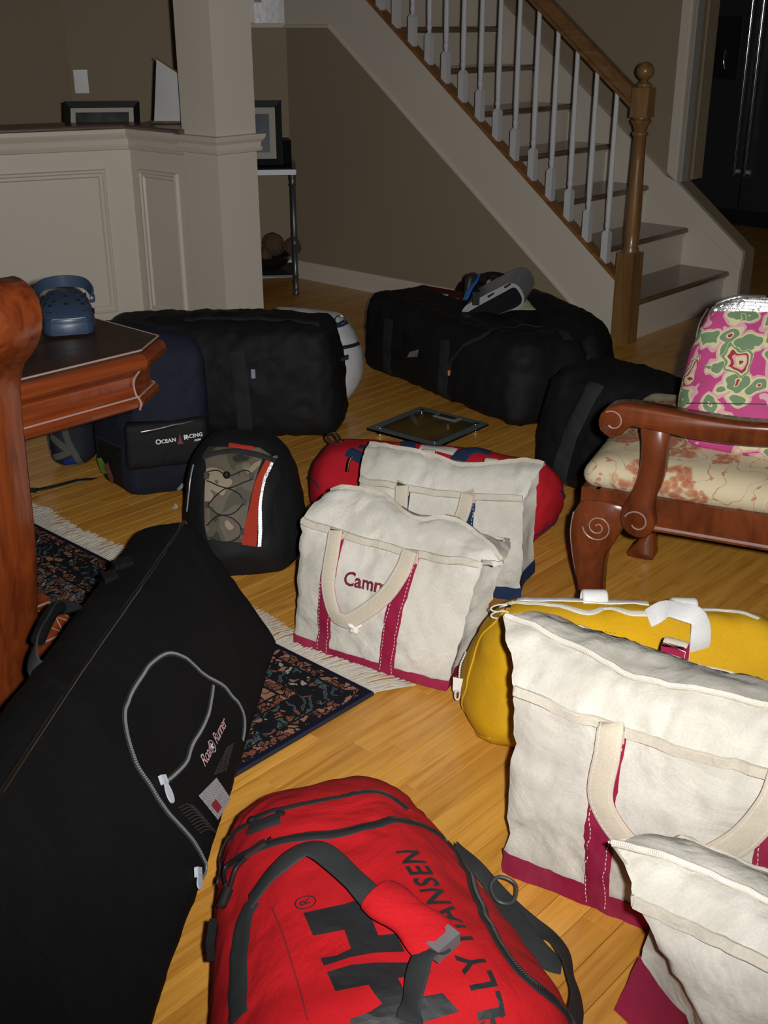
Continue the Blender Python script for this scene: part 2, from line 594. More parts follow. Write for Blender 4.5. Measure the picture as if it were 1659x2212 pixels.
# balusters: square block below, turned shaft above
for k in range(19):
    t = 0.172 + 0.1065 * k
    base = SP(t, zt(t) + 0.012, -0.019)
    hb = 0.128
    top = 0.945 + 0.766 * t - (zt(t) + 0.012)
    mb = MB()
    q = 0.0165
    e1, e2 = A_DIR, B_DIR
    lo = [base + e1 * i * q + e2 * j * q + ZV * (e1 * i * q).dot(A_DIR) * 0.76 for i, j in ((-1, -1), (1, -1), (1, 1), (-1, 1))]
    md = [base + e1 * i * q + e2 * j * q + ZV * hb for i, j in ((-1, -1), (1, -1), (1, 1), (-1, 1))]
    tp = [base + e1 * i * q * 0.62 + e2 * j * q * 0.62 + ZV * (hb + 0.012) for i, j in ((-1, -1), (1, -1), (1, 1), (-1, 1))]
    mb.add(lo + md + tp, [(3, 2, 1, 0)] + [(i, (i + 1) % 4, (i + 1) % 4 + 4, i + 4) for i in range(4)] + [(i + 4, (i + 1) % 4 + 4, (i + 1) % 4 + 8, i + 8) for i in range(4)] + [(8, 9, 10, 11)])
    mb.lathe(base, [(0.0095, hb + 0.008), (0.0095, hb + 0.02), (0.0125, hb + 0.03), (0.013, hb + 0.042), (0.010, hb + 0.052), (0.0115, hb + 0.058), (0.0118, hb + 0.07), (0.013, hb + 0.12), (0.0125, hb + 0.25), (0.0095, top + 0.05)], 10)
    mb.build('baluster', M_BALUSTER, stairs)
# newel post
nb_ = SP(0.04, 0, -0.012)
newel = MB()
h = 0.043
newel.box(nb_ + ZV * 0.205, A_DIR * h, B_DIR * h, ZV * 0.205)
newel_o = newel.build('newel_post', M_OAK, stairs)
nt2 = MB().lathe(nb_, [(0.04, 0.41), (0.035, 0.418), (0.037, 0.425), (0.031, 0.434), (0.034, 0.50), (0.0335, 0.60), (0.028, 0.80), (0.0265, 0.90), (0.034, 0.908), (0.034, 0.916), (0.026, 0.924), (0.032, 0.945), (0.042, 0.96), (0.044, 0.968), (0.036, 0.974), (0.036, 0.985)], 24)
nt2.build('turned_shaft', M_OAK, newel_o, smooth=True)
bt = MB()
hw, ch = 0.042, 0.012
octo = [nb_ + A_DIR * x + B_DIR * y for x, y in ((-hw, -hw + ch), (-hw + ch, -hw), (hw - ch, -hw), (hw, -hw + ch), (hw, hw - ch), (hw - ch, hw), (-hw + ch, hw), (-hw, hw - ch))]
bt.prism([p + ZV * 0.98 for p in octo], ZV * 0.118)
bt.build('upper_block', M_OAK, newel_o)
MB().lathe(nb_, [(0.03, 1.098), (0.034, 1.104), (0.034, 1.112), (0.022, 1.118), (0.014, 1.126)] + [(0.037 * math.sin(x), 1.163 - 0.037 * math.cos(x)) for x in [0.45 + i * (PI - 0.46) / 14 for i in range(15)]], 24).build('ball_finial', M_OAK, newel_o, smooth=True)

# far side of the flight: skirt board, knee wall, full wall with casing
sk = [(0.02, 0.0), (-0.052, 0.0), (-0.052, 0.21), (2.3, 0.21 + 2.352 * 0.763), (2.3, 1.2), (1.0, 0.3)]
MB().prism([FP(t, z, 0.0) for t, z in [(-0.052, 0.0), (-0.052, 0.205), (2.4, 0.205 + 2.452 * 0.766), (2.4, 1.3), (0.3, 0.0)]], B_DIR * -0.02).build('inner_skirt', M_WHITE, stairs)
band = [(-0.06, 0.205), (-0.06, 0.295), (0.34, 0.60), (0.405, 0.625), (2.4, 0.25 + 2.46 * 0.766), (2.4, 0.205 + 2.452 * 0.766)]
MB().prism([FP(t, z, 0.008) for t, z in band], B_DIR * -0.028).build('skirt_cap_board', M_WHITE, stairs)

WT = 0.115
kw = [(-0.055, 0.0), (-0.055, 0.29), (0.34, 0.595), (0.34, 2.7), (3.2, 2.7), (3.2, 0.0)]
wall_r = MB().prism([FP(t, z, -0.0205) for t, z in kw], B_DIR * -WT).build('wall_right', M_WALL, loc=FP(0.5, 0))
tag(wall_r, 'tan wall rising behind the stairs with stepped lower end', None, kind='structure')
cas = MB()
cas.prism([FP(t, z, 0.002) for t, z in ((0.345, 0.60), (0.405, 0.646), (0.405, 2.7), (0.345, 2.7))], B_DIR * -0.022)
cas.prism([FP(t, z, 0.008) for t, z in ((0.362, 0.614), (0.392, 0.636), (0.392, 2.7), (0.362, 2.7))], B_DIR * -0.01)
c_o = cas.build('door_casing', M_WHITE, wall_r)
jm = MB().box(FP(0.335, 1.66, -0.05), A_DIR * 0.006, B_DIR * 0.03, ZV * 1.06)
jm.build('jamb_board', paint('grey_jamb_paint', (0.36, 0.34, 0.31), 0.5), wall_r)

MB().box(FP(0.352, 1.66, -0.185), A_DIR * 0.022, B_DIR * 0.05, ZV * 1.06).build('door_stop_post', M_WALL, wall_r)
# wall under the stairs
wu = MB().prism([SP(t, z, -0.012) for t, z in ((0.14, 0.0), (t_low + 0.02, 1.33), (TC, 1.33), (TC, 0.0))], B_DIR * -0.08)
wall_u = wu.build('wall_stair', M_WALL, loc=SP(1.0, 0))
tag(wall_u, 'shaded tan triangular wall under the staircase', None, kind='structure')
bb = MB()
prof = [(0, 0), (0.014, 0), (0.014, 0.075), (0.008, 0.088), (0.005, 0.096), (0, 0.098)]
bb.prism([SP(0.30, z, o - 0.012) for o, z in prof], A_DIR * (TC - 0.302))
tag(bb.build('baseboard_stair', M_WHITE, loc=SP(1.0, 0)), 'white baseboard along the wall under the stairs', None, kind='structure')
# wall left of the corner, behind the console table
CN = SP(TC, 0, -0.012)
L_DIR = Vector((-0.985, -0.17, 0)).normalized()
L_OUT = Vector((L_DIR.y, -L_DIR.x, 0))
if L_OUT.y > 0: L_OUT = -L_OUT
EN = CN + L_DIR * 1.145
wl = MB().prism([CN, EN, EN - L_OUT * 0.1, CN - L_OUT * 0.1 + A_DIR * 0.1], ZV * 2.7)
wall_b = wl.build('wall_back', M_WALL, loc=CN)
tag(wall_b, 'lighter tan back wall behind the white column', None, kind='structure')
bl = MB()
bl.prism([CN + L_OUT * o + ZV * z for o, z in prof], L_DIR * 1.14)
tag(bl.build('baseboard_back', M_WHITE, loc=CN), 'white baseboard behind the console table', None, kind='structure')
cr = MB()
cr.prism([CN + L_OUT * o + ZV * (1.324 + z) for o, z in ((0, 0), (0.012, 0.004), (0.016, 0.02), (0.01, 0.03), (0.01, 1.2), (0, 1.2))], L_DIR * 0.33)
tag(cr.build('trim_1', M_WHITE, loc=CN), 'pale upper wall band with bead above the tan wall', None, kind='structure')
# hall wall further left with a dim doorway
D_DIR = Vector((-0.80, -0.60, 0))
EN2 = EN + D_DIR * 0.42
wh = MB().prism([EN, EN2, EN2 + Vector((-0.06, 0.08, 0)), EN + Vector((-0.06, 0.08, 0))], ZV * 2.7)
wall_h = wh.build('wall_left', M_WALL, loc=EN)
tag(wall_h, 'dim tan hall wall at the far left', None, kind='structure')
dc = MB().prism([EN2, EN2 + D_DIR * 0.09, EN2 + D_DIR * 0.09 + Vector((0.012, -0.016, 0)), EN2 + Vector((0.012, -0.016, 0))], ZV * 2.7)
tag(dc.build('trim_2', paint('shadow_grey_trim', (0.2, 0.19, 0.17), 0.5), loc=EN2), 'door casing in shade grey at the left edge of the hall', None, kind='structure')  # whitish casing darkened to grey, its shade is in the paint colour
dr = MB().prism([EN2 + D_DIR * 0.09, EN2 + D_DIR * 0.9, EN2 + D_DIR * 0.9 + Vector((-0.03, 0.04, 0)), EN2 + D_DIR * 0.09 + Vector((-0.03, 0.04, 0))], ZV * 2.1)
doorway1 = dr.build('doorway_1', plain('doorway_dark', (0.05, 0.045, 0.04), 0.5), loc=EN2 + D_DIR * 0.4)  # sheet across the opening, the darkness beyond painted into its colour
tag(doorway1, 'dark sheet standing for the shaded doorway at the far left edge', None, kind='structure')

# ================================================================== COLUMN AND HALF WALL
K0 = Vector((-0.633, 4.536, 0))
SH = 0.112                                   # half width of the column shaft
kc = K0 + A_DIR * 0.112 + C_DIR * 0.108
col_mb = MB()
def sq(c, hx, hy):
    return [c + A_DIR * i * hx + C_DIR * j * hy for i, j in ((-1, -1), (1, -1), (1, 1), (-1, 1))]
col_mb.prism(sq(kc, 0.104, 0.100), ZV * 2.7)
col_o = col_mb.build('column', M_WHITE, loc=kc)
tag(col_o, 'square white column standing at the end of the half wall', None, kind='structure')
def moulding(prof, ringf):
    """prof (offset, z) swept round closed corner rings"""
    mb = MB(); n = len(prof); vs = []; fs = []
    rings = [[p + ZV * z for p in ringf(o)] for o, z in prof]
    m = len(rings[0])
    for r in rings: vs += r
    for i in range(n - 1):
        for k in range(m):
            k2 = (k + 1) % m
            fs.append((i * m + k, i * m + k2, (i + 1) * m + k2, (i + 1) * m + k))
    fs.append(tuple(range(m - 1, -1, -1))); fs.append(tuple(range((n - 1) * m, n * m)))
    return mb.add(vs, fs)
CRP = [(0.0, 0.888), (0.012, 0.892), (0.016, 0.902), (0.010, 0.910), (0.012, 0.925), (0.022, 0.938), (0.026, 0.950), (0.024, 0.955), (0.0, 0.957)]
moulding(CRP, lambda o: sq(kc, 0.106 + o, 0.102 + o)).build('chair_rail', M_WHITE, col_o)
moulding([(0.0, 0.0), (0.014, 0.0), (0.014, 0.12), (0.006, 0.135), (0.0, 0.136)], lambda o: sq(kc, 0.106 + o, 0.102 + o)).build('column_base', M_WHITE, col_o)

H0 = K0 + A_DIR * 0.20 + C_DIR * 0.02        # start of the half wall at the column
H1 = Vector((-1.007, 4.997, 0))
H1 = H0 + A_DIR * ((H1 - H0).dot(A_DIR))
H_DIR = Vector((-0.91, -0.415, 0)).normalized()
H2 = H1 + H_DIR * 1.6
HWZ = 0.955
def hpoly(o):
    """plan outline of the half wall grown outwards by o on the room side"""
    n1 = Vector((A_DIR.y, -A_DIR.x, 0));  n1 = n1 if n1.y < 0 else -n1
    n2 = Vector((H_DIR.y, -H_DIR.x, 0));  n2 = n2 if n2.y < 0 else -n2
    # mitre at the inner corner
    a0, a1 = H0 + n1 * o, A_DIR
    b0, b1 = H1 + n2 * o, H_DIR
    den = a1.x * b1.y - a1.y * b1.x
    t = ((b0.x - a0.x) * b1.y - (b0.y - a0.y) * b1.x) / den
    cpt = a0 + a1 * t
    e = H2 + n2 * o
    bk = 0.11 + max(o, 0)
    return [H0 + n1 * o, cpt, e, H2 - n2 * bk, H1 - n2 * bk + A_DIR * 0.05, H0 - n1 * bk]
hw_o = moulding([(0, 0), (0, HWZ - 0.02)], hpoly).build('wall_half', M_WHITE, loc=H1)
tag(hw_o, 'white panelled half wall with ledge beside the column', None, kind='structure')
moulding([(0.0, 0.872), (0.010, 0.876), (0.016, 0.888), (0.009, 0.896), (0.012, 0.915), (0.024, 0.932), (0.028, 0.940), (0.028, 0.956), (0.0, 0.960)], hpoly).build('ledge_moulding', M_WHITE, hw_o)
moulding([(0.035, 0.957), (0.040, 0.962), (0.040, 0.968), (0.034, 0.974)], hpoly).build('ledge_cap', wood('ledge_shade', (0.10, 0.06, 0.05), (0.16, 0.1, 0.08), 0.3), hw_o)  # shadow on the ledge top is put into the cap's dark colour
moulding([(0.0, 0.0), (0.014, 0.0), (0.014, 0.12), (0.006, 0.135), (0.0, 0.136)], hpoly).build('half_wall_base', M_WHITE, hw_o)
n1 = Vector((A_DIR.y, -A_DIR.x, 0)); n1 = n1 if n1.y < 0 else -n1
n2 = Vector((H_DIR.y, -H_DIR.x, 0)); n2 = n2 if n2.y < 0 else -n2
def panel(P, d, n, s0, s1, z0, z1, parent):
    w = 0.034
    pr = [(0, 0.0), (0.004, 0.012), (0.012, 0.014), (0.018, 0.008), (0.028, 0.008), (0.034, 0.0)]
    cs = [(s0, z0), (s1, z0), (s1, z1), (s0, z1)]
    for k in range(4):
        (sa, za), (sb, zb) = cs[k], cs[(k + 1) % 4]
        mb = MB(); vs = []
        inx = (1, 0) if k == 3 else (-1, 0) if k == 1 else (0, 1) if k == 0 else (0, -1)
        dirn = ((sb > sa) - (sb < sa), (zb > za) - (zb < za))
        for (ss, zz, sg) in ((sa, za, 1), (sb, zb, -1)):
            for o, hgt in pr:
                vs.append(P + d * (ss + inx[0] * o + dirn[0] * sg * o) + ZV * (zz + inx[1] * o + dirn[1] * sg * o) + n * hgt)
        m = len(pr)
        mb.add(vs, [(i, i + 1, m + i + 1, m + i) for i in range(m - 1)] + [(0, m, 2 * m - 1, m - 1)])
        mb.build('panel_moulding', M_WHITE, parent)
HL = (H1 - H0).length
panel(H0, A_DIR, n1, 0.075, HL - 0.055, 0.20, 0.80, hw_o)
panel(H1, H_DIR, n2, 0.11, 0.83, 0.20, 0.80, hw_o)
panel(H1, H_DIR, n2, 0.94, 1.5, 0.20, 0.80, hw_o)

# ================================================================== KITCHEN BEYOND THE STAIRS
kt = at(1510, 492, 0)
fr = thing('refrigerator', Vector((2.45, 8.2, 0)), 'tall dark stainless steel refrigerator in the unlit kitchen', 'refrigerator')
fdir = Vector((0.72, -0.69, 0)).normalized()     # along its front, to the right
fout = Vector((-0.69, -0.72, 0)).normalized()
fb = Vector((2.26, 8.62, 0))
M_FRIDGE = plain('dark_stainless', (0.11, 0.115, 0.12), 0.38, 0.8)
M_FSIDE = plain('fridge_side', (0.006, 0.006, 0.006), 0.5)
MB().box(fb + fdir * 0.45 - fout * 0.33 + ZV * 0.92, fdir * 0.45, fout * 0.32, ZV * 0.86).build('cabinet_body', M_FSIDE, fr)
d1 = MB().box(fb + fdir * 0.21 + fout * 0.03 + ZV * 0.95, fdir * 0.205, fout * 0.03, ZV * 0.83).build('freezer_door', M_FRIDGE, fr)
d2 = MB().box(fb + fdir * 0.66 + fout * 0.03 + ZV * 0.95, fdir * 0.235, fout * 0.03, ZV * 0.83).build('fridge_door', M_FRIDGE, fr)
MB().box(fb + fdir * 0.17 + fout * 0.062 + ZV * 1.18, fdir * 0.13, fout * 0.004, ZV * 0.2).build('water_dispenser', M_FSIDE, d1)
MB().tube(catmull([fb + fdir * 0.2 + fout * 0.075 + ZV * 1.17, fb + fdir * 0.2 + fout * 0.085 + ZV * 1.1, fb + fdir * 0.21 + fout * 0.08 + ZV * 1.05], 8), 0.006).build('lever', M_CHROME, d1, smooth=True)
for k, (s, dd) in enumerate(((0.375, d1), (0.455, d2))):
    MB().tube([fb + fdir * s + fout * 0.10 + ZV * z for z in (0.35, 0.6, 0.9, 1.2, 1.5, 1.66)], 0.011, 10).build('handle', M_CHROME, dd, smooth=True)
    for zz in (0.38, 1.62):
        MB().box(fb + fdir * s + fout * 0.08 + ZV * zz, fdir * 0.01, fout * 0.022, ZV * 0.012).build('handle_mount', M_CHROME, dd)
MB().box(fb + fdir * 0.45 - fout * 0.2 + ZV * 0.03, fdir * 0.43, fout * 0.2, ZV * 0.029).build('kick_plate', M_FSIDE, fr)
# dish towel hung from the right handle is only a sliver: narrow cloth strip
tw = thing('dish_towel', fb + fdir * 0.62 + fout * 0.12, 'narrow tan cloth hanging in front of the refrigerator door', 'towel')
MB().ribbon([fb + fdir * (0.56 + 0.004 * math.sin(z * 20)) + fout * 0.075 + ZV * z for z in [1.24 + 0.03 * i for i in range(24)]], [fout] * 24, 0.06, 0.004).build('cloth', fabric('tan_towel', (0.35, 0.22, 0.1)), tw, smooth=True)
cab = thing('kitchen_cabinet', Vector((3.05, 7.9, 0)), 'dark wood kitchen base cabinet beside the refrigerator', 'cabinet')
cb = fb + fdir * 0.95
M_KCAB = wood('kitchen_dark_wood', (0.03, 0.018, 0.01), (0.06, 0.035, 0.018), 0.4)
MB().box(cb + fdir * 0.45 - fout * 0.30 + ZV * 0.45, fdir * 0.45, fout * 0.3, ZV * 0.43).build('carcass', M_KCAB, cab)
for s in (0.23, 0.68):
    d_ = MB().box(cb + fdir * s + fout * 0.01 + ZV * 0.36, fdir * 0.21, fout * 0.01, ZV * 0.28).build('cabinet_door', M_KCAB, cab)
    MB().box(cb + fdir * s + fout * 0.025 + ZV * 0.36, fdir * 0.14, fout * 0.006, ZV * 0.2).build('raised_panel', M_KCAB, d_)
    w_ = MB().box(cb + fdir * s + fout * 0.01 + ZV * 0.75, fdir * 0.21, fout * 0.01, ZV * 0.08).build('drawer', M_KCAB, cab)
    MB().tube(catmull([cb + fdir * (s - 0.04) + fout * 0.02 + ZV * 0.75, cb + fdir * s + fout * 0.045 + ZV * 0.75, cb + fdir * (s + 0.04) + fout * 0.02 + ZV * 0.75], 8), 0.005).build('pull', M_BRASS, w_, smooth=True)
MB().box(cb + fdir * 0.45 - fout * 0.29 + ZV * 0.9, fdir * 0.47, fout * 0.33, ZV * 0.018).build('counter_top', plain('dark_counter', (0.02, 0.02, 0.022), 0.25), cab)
wk = MB().box(fb - fout * 0.75 + fdir * 0.8 + ZV * 1.35, fdir * 2.2, fout * 0.04, ZV * 1.35)
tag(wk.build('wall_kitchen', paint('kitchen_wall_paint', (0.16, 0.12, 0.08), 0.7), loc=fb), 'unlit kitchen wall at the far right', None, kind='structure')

bowl_p = at(1650, 462, 0)
pb_ = thing('pet_bowl', bowl_p, 'small pale bowl on the kitchen floor beside the refrigerator', 'bowl')
MB().lathe(bowl_p, [(0.09, 0.0), (0.10, 0.004), (0.085, 0.05), (0.08, 0.055), (0.075, 0.05), (0.07, 0.015), (0.001, 0.012)], 24).build('bowl', plain('pale_plastic', (0.5, 0.5, 0.5), 0.4), pb_, smooth=True)
MB().lathe(bowl_p, [(0.101, 0.0), (0.104, 0.003), (0.102, 0.008), (0.1, 0.008)], 24).build('rubber_foot_ring', plain('grey_rubber', (0.1, 0.1, 0.1), 0.7), pb_, smooth=True)

# ================================================================== SOFT GOODS: builders
def fold_noise(p, sc, seed):
    q = Vector((p.x * sc + seed, p.y * sc - seed * 0.7, p.z * sc + seed * 1.3))
    n = noise.noise(q)
    q2 = q * 2.3 + Vector((5.2, 1.3, 9.1)) + Vector((n, -n, n)) * 0.8
    r = 1.0 - abs(noise.noise(q2)) * 2.2
    return 0.6 * n + 0.4 * r


class Body:
    """a cloth surface that trims, zips and prints can be laid on"""
    def __init__(self, verts, faces):
        self.v, self.f = [Vector(p) for p in verts], faces
        self.bvh = BVHTree.FromPolygons(self.v, faces)

    def near(self, p):
        l, n, i, d = self.bvh.find_nearest(Vector(p))
        return l, n

    def seen(self, x, y):
        """surface point on the sight line through a surveyed picture point"""
        d = ray_dir(x, y).normalized()
        l, n, i, dd = self.bvh.ray_cast(CAM, d)
        if l is None:
            # slide to the closest surface
            best = None
            for k in range(40):
                q = CAM + d * (0.8 + k * 0.15)
                l2, n2, i2, d2 = self.bvh.find_nearest(q)
                if l2 is not None and (best is None or d2 < best[0]):
                    best = (d2, l2, n2)
            return best[1], best[2]
        if n.dot(d) > 0: n = -n
        return l, n

    def shell(self, keep, off):
        """copy of the faces for which keep(centre) holds, pushed out by off"""
        nr = vert_normals(self.v, self.f)
        used, vs, fs = {}, [], []
        for f in self.f:
            c = sum((self.v[i] for i in f), Vector()) / len(f)
            if keep(c):
                q = []
                for i in f:
                    if i not in used:
                        used[i] = len(vs); vs.append(self.v[i] + nr[i] * off)
                    q.append(used[i])
                fs.append(tuple(q))
        return vs, fs


def vert_normals(vs, fs):
    nr = [Vector((0, 0, 0)) for _ in vs]
    for f in fs:
        a, b, c = vs[f[0]], vs[f[1]], vs[f[2]]
        n = (b - a).cross(c - a)
        if len(f) == 4:
            n = n + (c - a).cross(vs[f[3]] - a)
        for i in f:
            nr[i] += n
    return [n.normalized() if n.length > 1e-12 else Vector((0, 0, 1)) for n in nr]


def outward(vs, fs):
    """make the winding of a closed surface face out"""
    vol = 0.0
    for f in fs:
        for k in range(1, len(f) - 1):
            vol += vs[f[0]].dot(vs[f[k]].cross(vs[f[k + 1]]))
    return fs if vol > 0 else [tuple(reversed(f)) for f in fs]


def crease(vs, fs, amp, sc, seed, zmin=None, mask=None, amp2=0.0, sc2=30.0):
    nr = vert_normals(vs, fs)
    out = []
    for p, n in zip(vs, nr):
        k = 1.0 if mask is None else mask(p)
        d = amp * fold_noise(p, sc, seed)
        if amp2: d += amp2 * fold_noise(p, sc2, seed + 4.4)
        q = p + n * d * k
        if zmin is not None and q.z < zmin: q.z = zmin
        out.append(q)
    return out


def pillow(corners, r, res=0.014, bulge=(0, 0, 0), amp=0.006, sc=7.0, seed=1.0, zmin=0.001, warp=None, amp2=0.0):
    """padded box between eight corners (left/right, front/back, bottom then top)"""
    Cn = [Vector(c) for c in corners]
    hx = 0.25 * ((Cn[1] - Cn[0]).length + (Cn[2] - Cn[3]).length + (Cn[5] - Cn[4]).length + (Cn[6] - Cn[7]).length) / 2
    hy = 0.25 * ((Cn[3] - Cn[0]).length + (Cn[2] - Cn[1]).length + (Cn[7] - Cn[4]).length + (Cn[6] - Cn[5]).length) / 2
    hz = 0.25 * ((Cn[4] - Cn[0]).length + (Cn[5] - Cn[1]).length + (Cn[6] - Cn[2]).length + (Cn[7] - Cn[3]).length) / 2
    H3 = (hx, hy, hz)
    if isinstance(r, (int, float)): r = (r, r, r)
    R = [min(r[k], H3[k] * 0.985) for k in range(3)]
    N = [max(6, int(2 * h / res)) for h in H3]
    idx, vs, fs = {}, [], []

    def grid(k, n):
        # denser towards the rounded edges
        t = k / n * 2 - 1
        return t

    def vert(i, j, k):
        key = (i, j, k)
        if key in idx: return idx[key]
        p = [grid(i, N[0]) * hx, grid(j, N[1]) * hy, grid(k, N[2]) * hz]
        q = [max(-(H3[m] - R[m]), min(H3[m] - R[m], p[m])) for m in range(3)]
        d = [(p[m] - q[m]) / R[m] for m in range(3)]
        L = math.sqrt(sum(x * x for x in d))
        mx = max(abs(x) for x in d)
        if L > 1e-9:
            # keep the parametrisation on the rounded shell
            d = [x / L * (mx if mx < 1 else 1) for x in d]
            p = [q[m] + d[m] * R[m] for m in range(3)]
        f = [1 - (p[m] / H3[m]) ** 2 for m in range(3)]
        p = [p[0] * (1 + bulge[0] / hx * f[1] * f[2]), p[1] * (1 + bulge[1] / hy * f[0] * f[2]), p[2] * (1 + bulge[2] / hz * f[0] * f[1])]
        u, v, w = (p[m] / H3[m] for m in range(3))
        if warp: u, v, w = warp(u, v, w)
        a, b, c = (u + 1) / 2, (v + 1) / 2, (w + 1) / 2
        P = ((Cn[0] * (1 - a) + Cn[1] * a) * (1 - b) + (Cn[3] * (1 - a) + Cn[2] * a) * b) * (1 - c) + ((Cn[4] * (1 - a) + Cn[5] * a) * (1 - b) + (Cn[7] * (1 - a) + Cn[6] * a) * b) * c
        idx[key] = len(vs); vs.append(P)
        return idx[key]

    X, Y, Z = N
    for i in range(X):
        for j in range(Y):
            fs.append((vert(i, j, 0), vert(i, j + 1, 0), vert(i + 1, j + 1, 0), vert(i + 1, j, 0)))
            fs.append((vert(i, j, Z), vert(i + 1, j, Z), vert(i + 1, j + 1, Z), vert(i, j + 1, Z)))
    for i in range(X):
        for k in range(Z):
            fs.append((vert(i, 0, k), vert(i + 1, 0, k), vert(i + 1, 0, k + 1), vert(i, 0, k + 1)))
            fs.append((vert(i, Y, k), vert(i, Y, k + 1), vert(i + 1, Y, k + 1), vert(i + 1, Y, k)))
    for j in range(Y):
        for k in range(Z):
            fs.append((vert(0, j, k), vert(0, j, k + 1), vert(0, j + 1, k + 1), vert(0, j + 1, k)))
            fs.append((vert(X, j, k), vert(X, j + 1, k), vert(X, j + 1, k + 1), vert(X, j, k + 1)))
    fs = outward(vs, fs)
    vs = crease(vs, fs, amp, sc, seed, zmin, amp2=amp2)
    return Body(vs, fs)


def add_body(name, body, mat, parent, **k):
    return mesh_obj(name, body.v, body.f, mat, parent, True, **k)


def lay(body, pts, w, th, lift=0.0008, step=0.008, closed=False, dash=None, world=True):
    """band lying on a body; pts are picture points (x, y) or world points"""
    P = []
    for p in pts:
        if len(p) == 2:
            P.append(body.seen(*p)[0])
        else:
            P.append(body.near(p)[0])
    n = max(3, int(length(P) / step) + 2)
    S = catmull(P, n, closed)
    if closed: S.append(S[0])
    Q, N_ = [], []
    for p in S:
        l, nn = body.near(p)
        if nn.dot(p - l) < -1e-6 and False: nn = -nn
        Q.append(l + nn * lift); N_.append(nn)
    # smooth the normals a little
    for _ in range(2):
        N_ = [(N_[max(0, i - 1)] + N_[i] * 2 + N_[min(len(N_) - 1, i + 1)]).normalized() for i in range(len(N_))]
    mb = MB()
    if dash is None and w > 0.026 and not closed:
        # wide bands follow the cloth across their width too
        cols = 7
        vs, fs = [], []
        m = len(Q)
        for i in range(m):
            t = (Q[min(i + 1, m - 1)] - Q[max(i - 1, 0)]).normalized()
            s = t.cross(N_[i]).normalized()
            for j in range(cols):
                f = (j / (cols - 1) - 0.5) * w
                l, nn = body.near(Q[i] + s * f)
                vs.append(l + nn * (lift + (th if 0 < j < cols - 1 else 0.0)))
        for i in range(m - 1):
            for j in range(cols - 1):
                a = i * cols + j
                fs.append((a, a + 1, a + cols + 1, a + cols))
        return mb.add(vs, fs)
    if dash is None:
        mb.ribbon(Q, N_, w, th)
        return mb
    on, off = dash
    L = length(Q)
    m = max(2, int(L / (on + off)))
    S2 = catmull(Q, m * 2)
    for k in range(m):
        a = S2[2 * k]; b = S2[2 * k + 1]
        j = min(len(N_) - 1, int(k / m * (len(N_) - 1)))
        d = (b - a) * (on / (on + off) * 2 * 0.5)
        t = d.normalized() if d.length > 1e-9 else Vector((1, 0, 0))
        s = t.cross(N_[j]).normalized() * w / 2
        nn = N_[j] * th
        c = (a + b) / 2
        mb.box(c + nn / 2, d, s, nn / 2)
    return mb


def text_mesh(body, size, extrude=0.0, spacing=1.0, shear=0.0, bold=0.0):
    cu = bpy.data.curves.new('lettering', 'FONT')
    cu.body = body; cu.size = size; cu.space_character = spacing; cu.shear = shear; cu.offset = bold
    cu.align_x = 'CENTER'; cu.align_y = 'CENTER'; cu.resolution_u = 3
    o = bpy.data.objects.new('lettering', cu)
    COL.objects.link(o)
    dg = bpy.context.evaluated_depsgraph_get()
    me = bpy.data.meshes.new_from_object(o.evaluated_get(dg))
    bpy.data.objects.remove(o); bpy.data.curves.remove(cu)
    vs = [(v.co.x, v.co.y) for v in me.vertices]
    fs = [tuple(p.vertices) for p in me.polygons]
    bpy.data.meshes.remove(me)
    return vs, fs


def print_px(body, poly, maxlen=0.012, lift=0.0013):
    """flat shape outlined by surveyed picture points, pressed on to the cloth"""
    vs, fs = poly_mesh([poly])
    bm = bmesh.new()
    bv = [bm.verts.new((x, y, 0)) for x, y in vs]
    for f in fs: bm.faces.new([bv[i] for i in f])
    bmesh.ops.triangulate(bm, faces=bm.faces)
    for _ in range(7):
        le = [e for e in bm.edges if e.calc_length() > maxlen * 1700]
        if not le: break
        bmesh.ops.subdivide_edges(bm, edges=le, cuts=1)
        bmesh.ops.triangulate(bm, faces=bm.faces)
    bm.verts.ensure_lookup_table(); bm.verts.index_update()
    out = []
    for v in bm.verts:
        l, n = body.seen(v.co.x, v.co.y)
        out.append(l + n * lift)
    faces = [tuple(v.index for v in f.verts) for f in bm.faces]
    bm.free()
    return MB().add(out, faces)


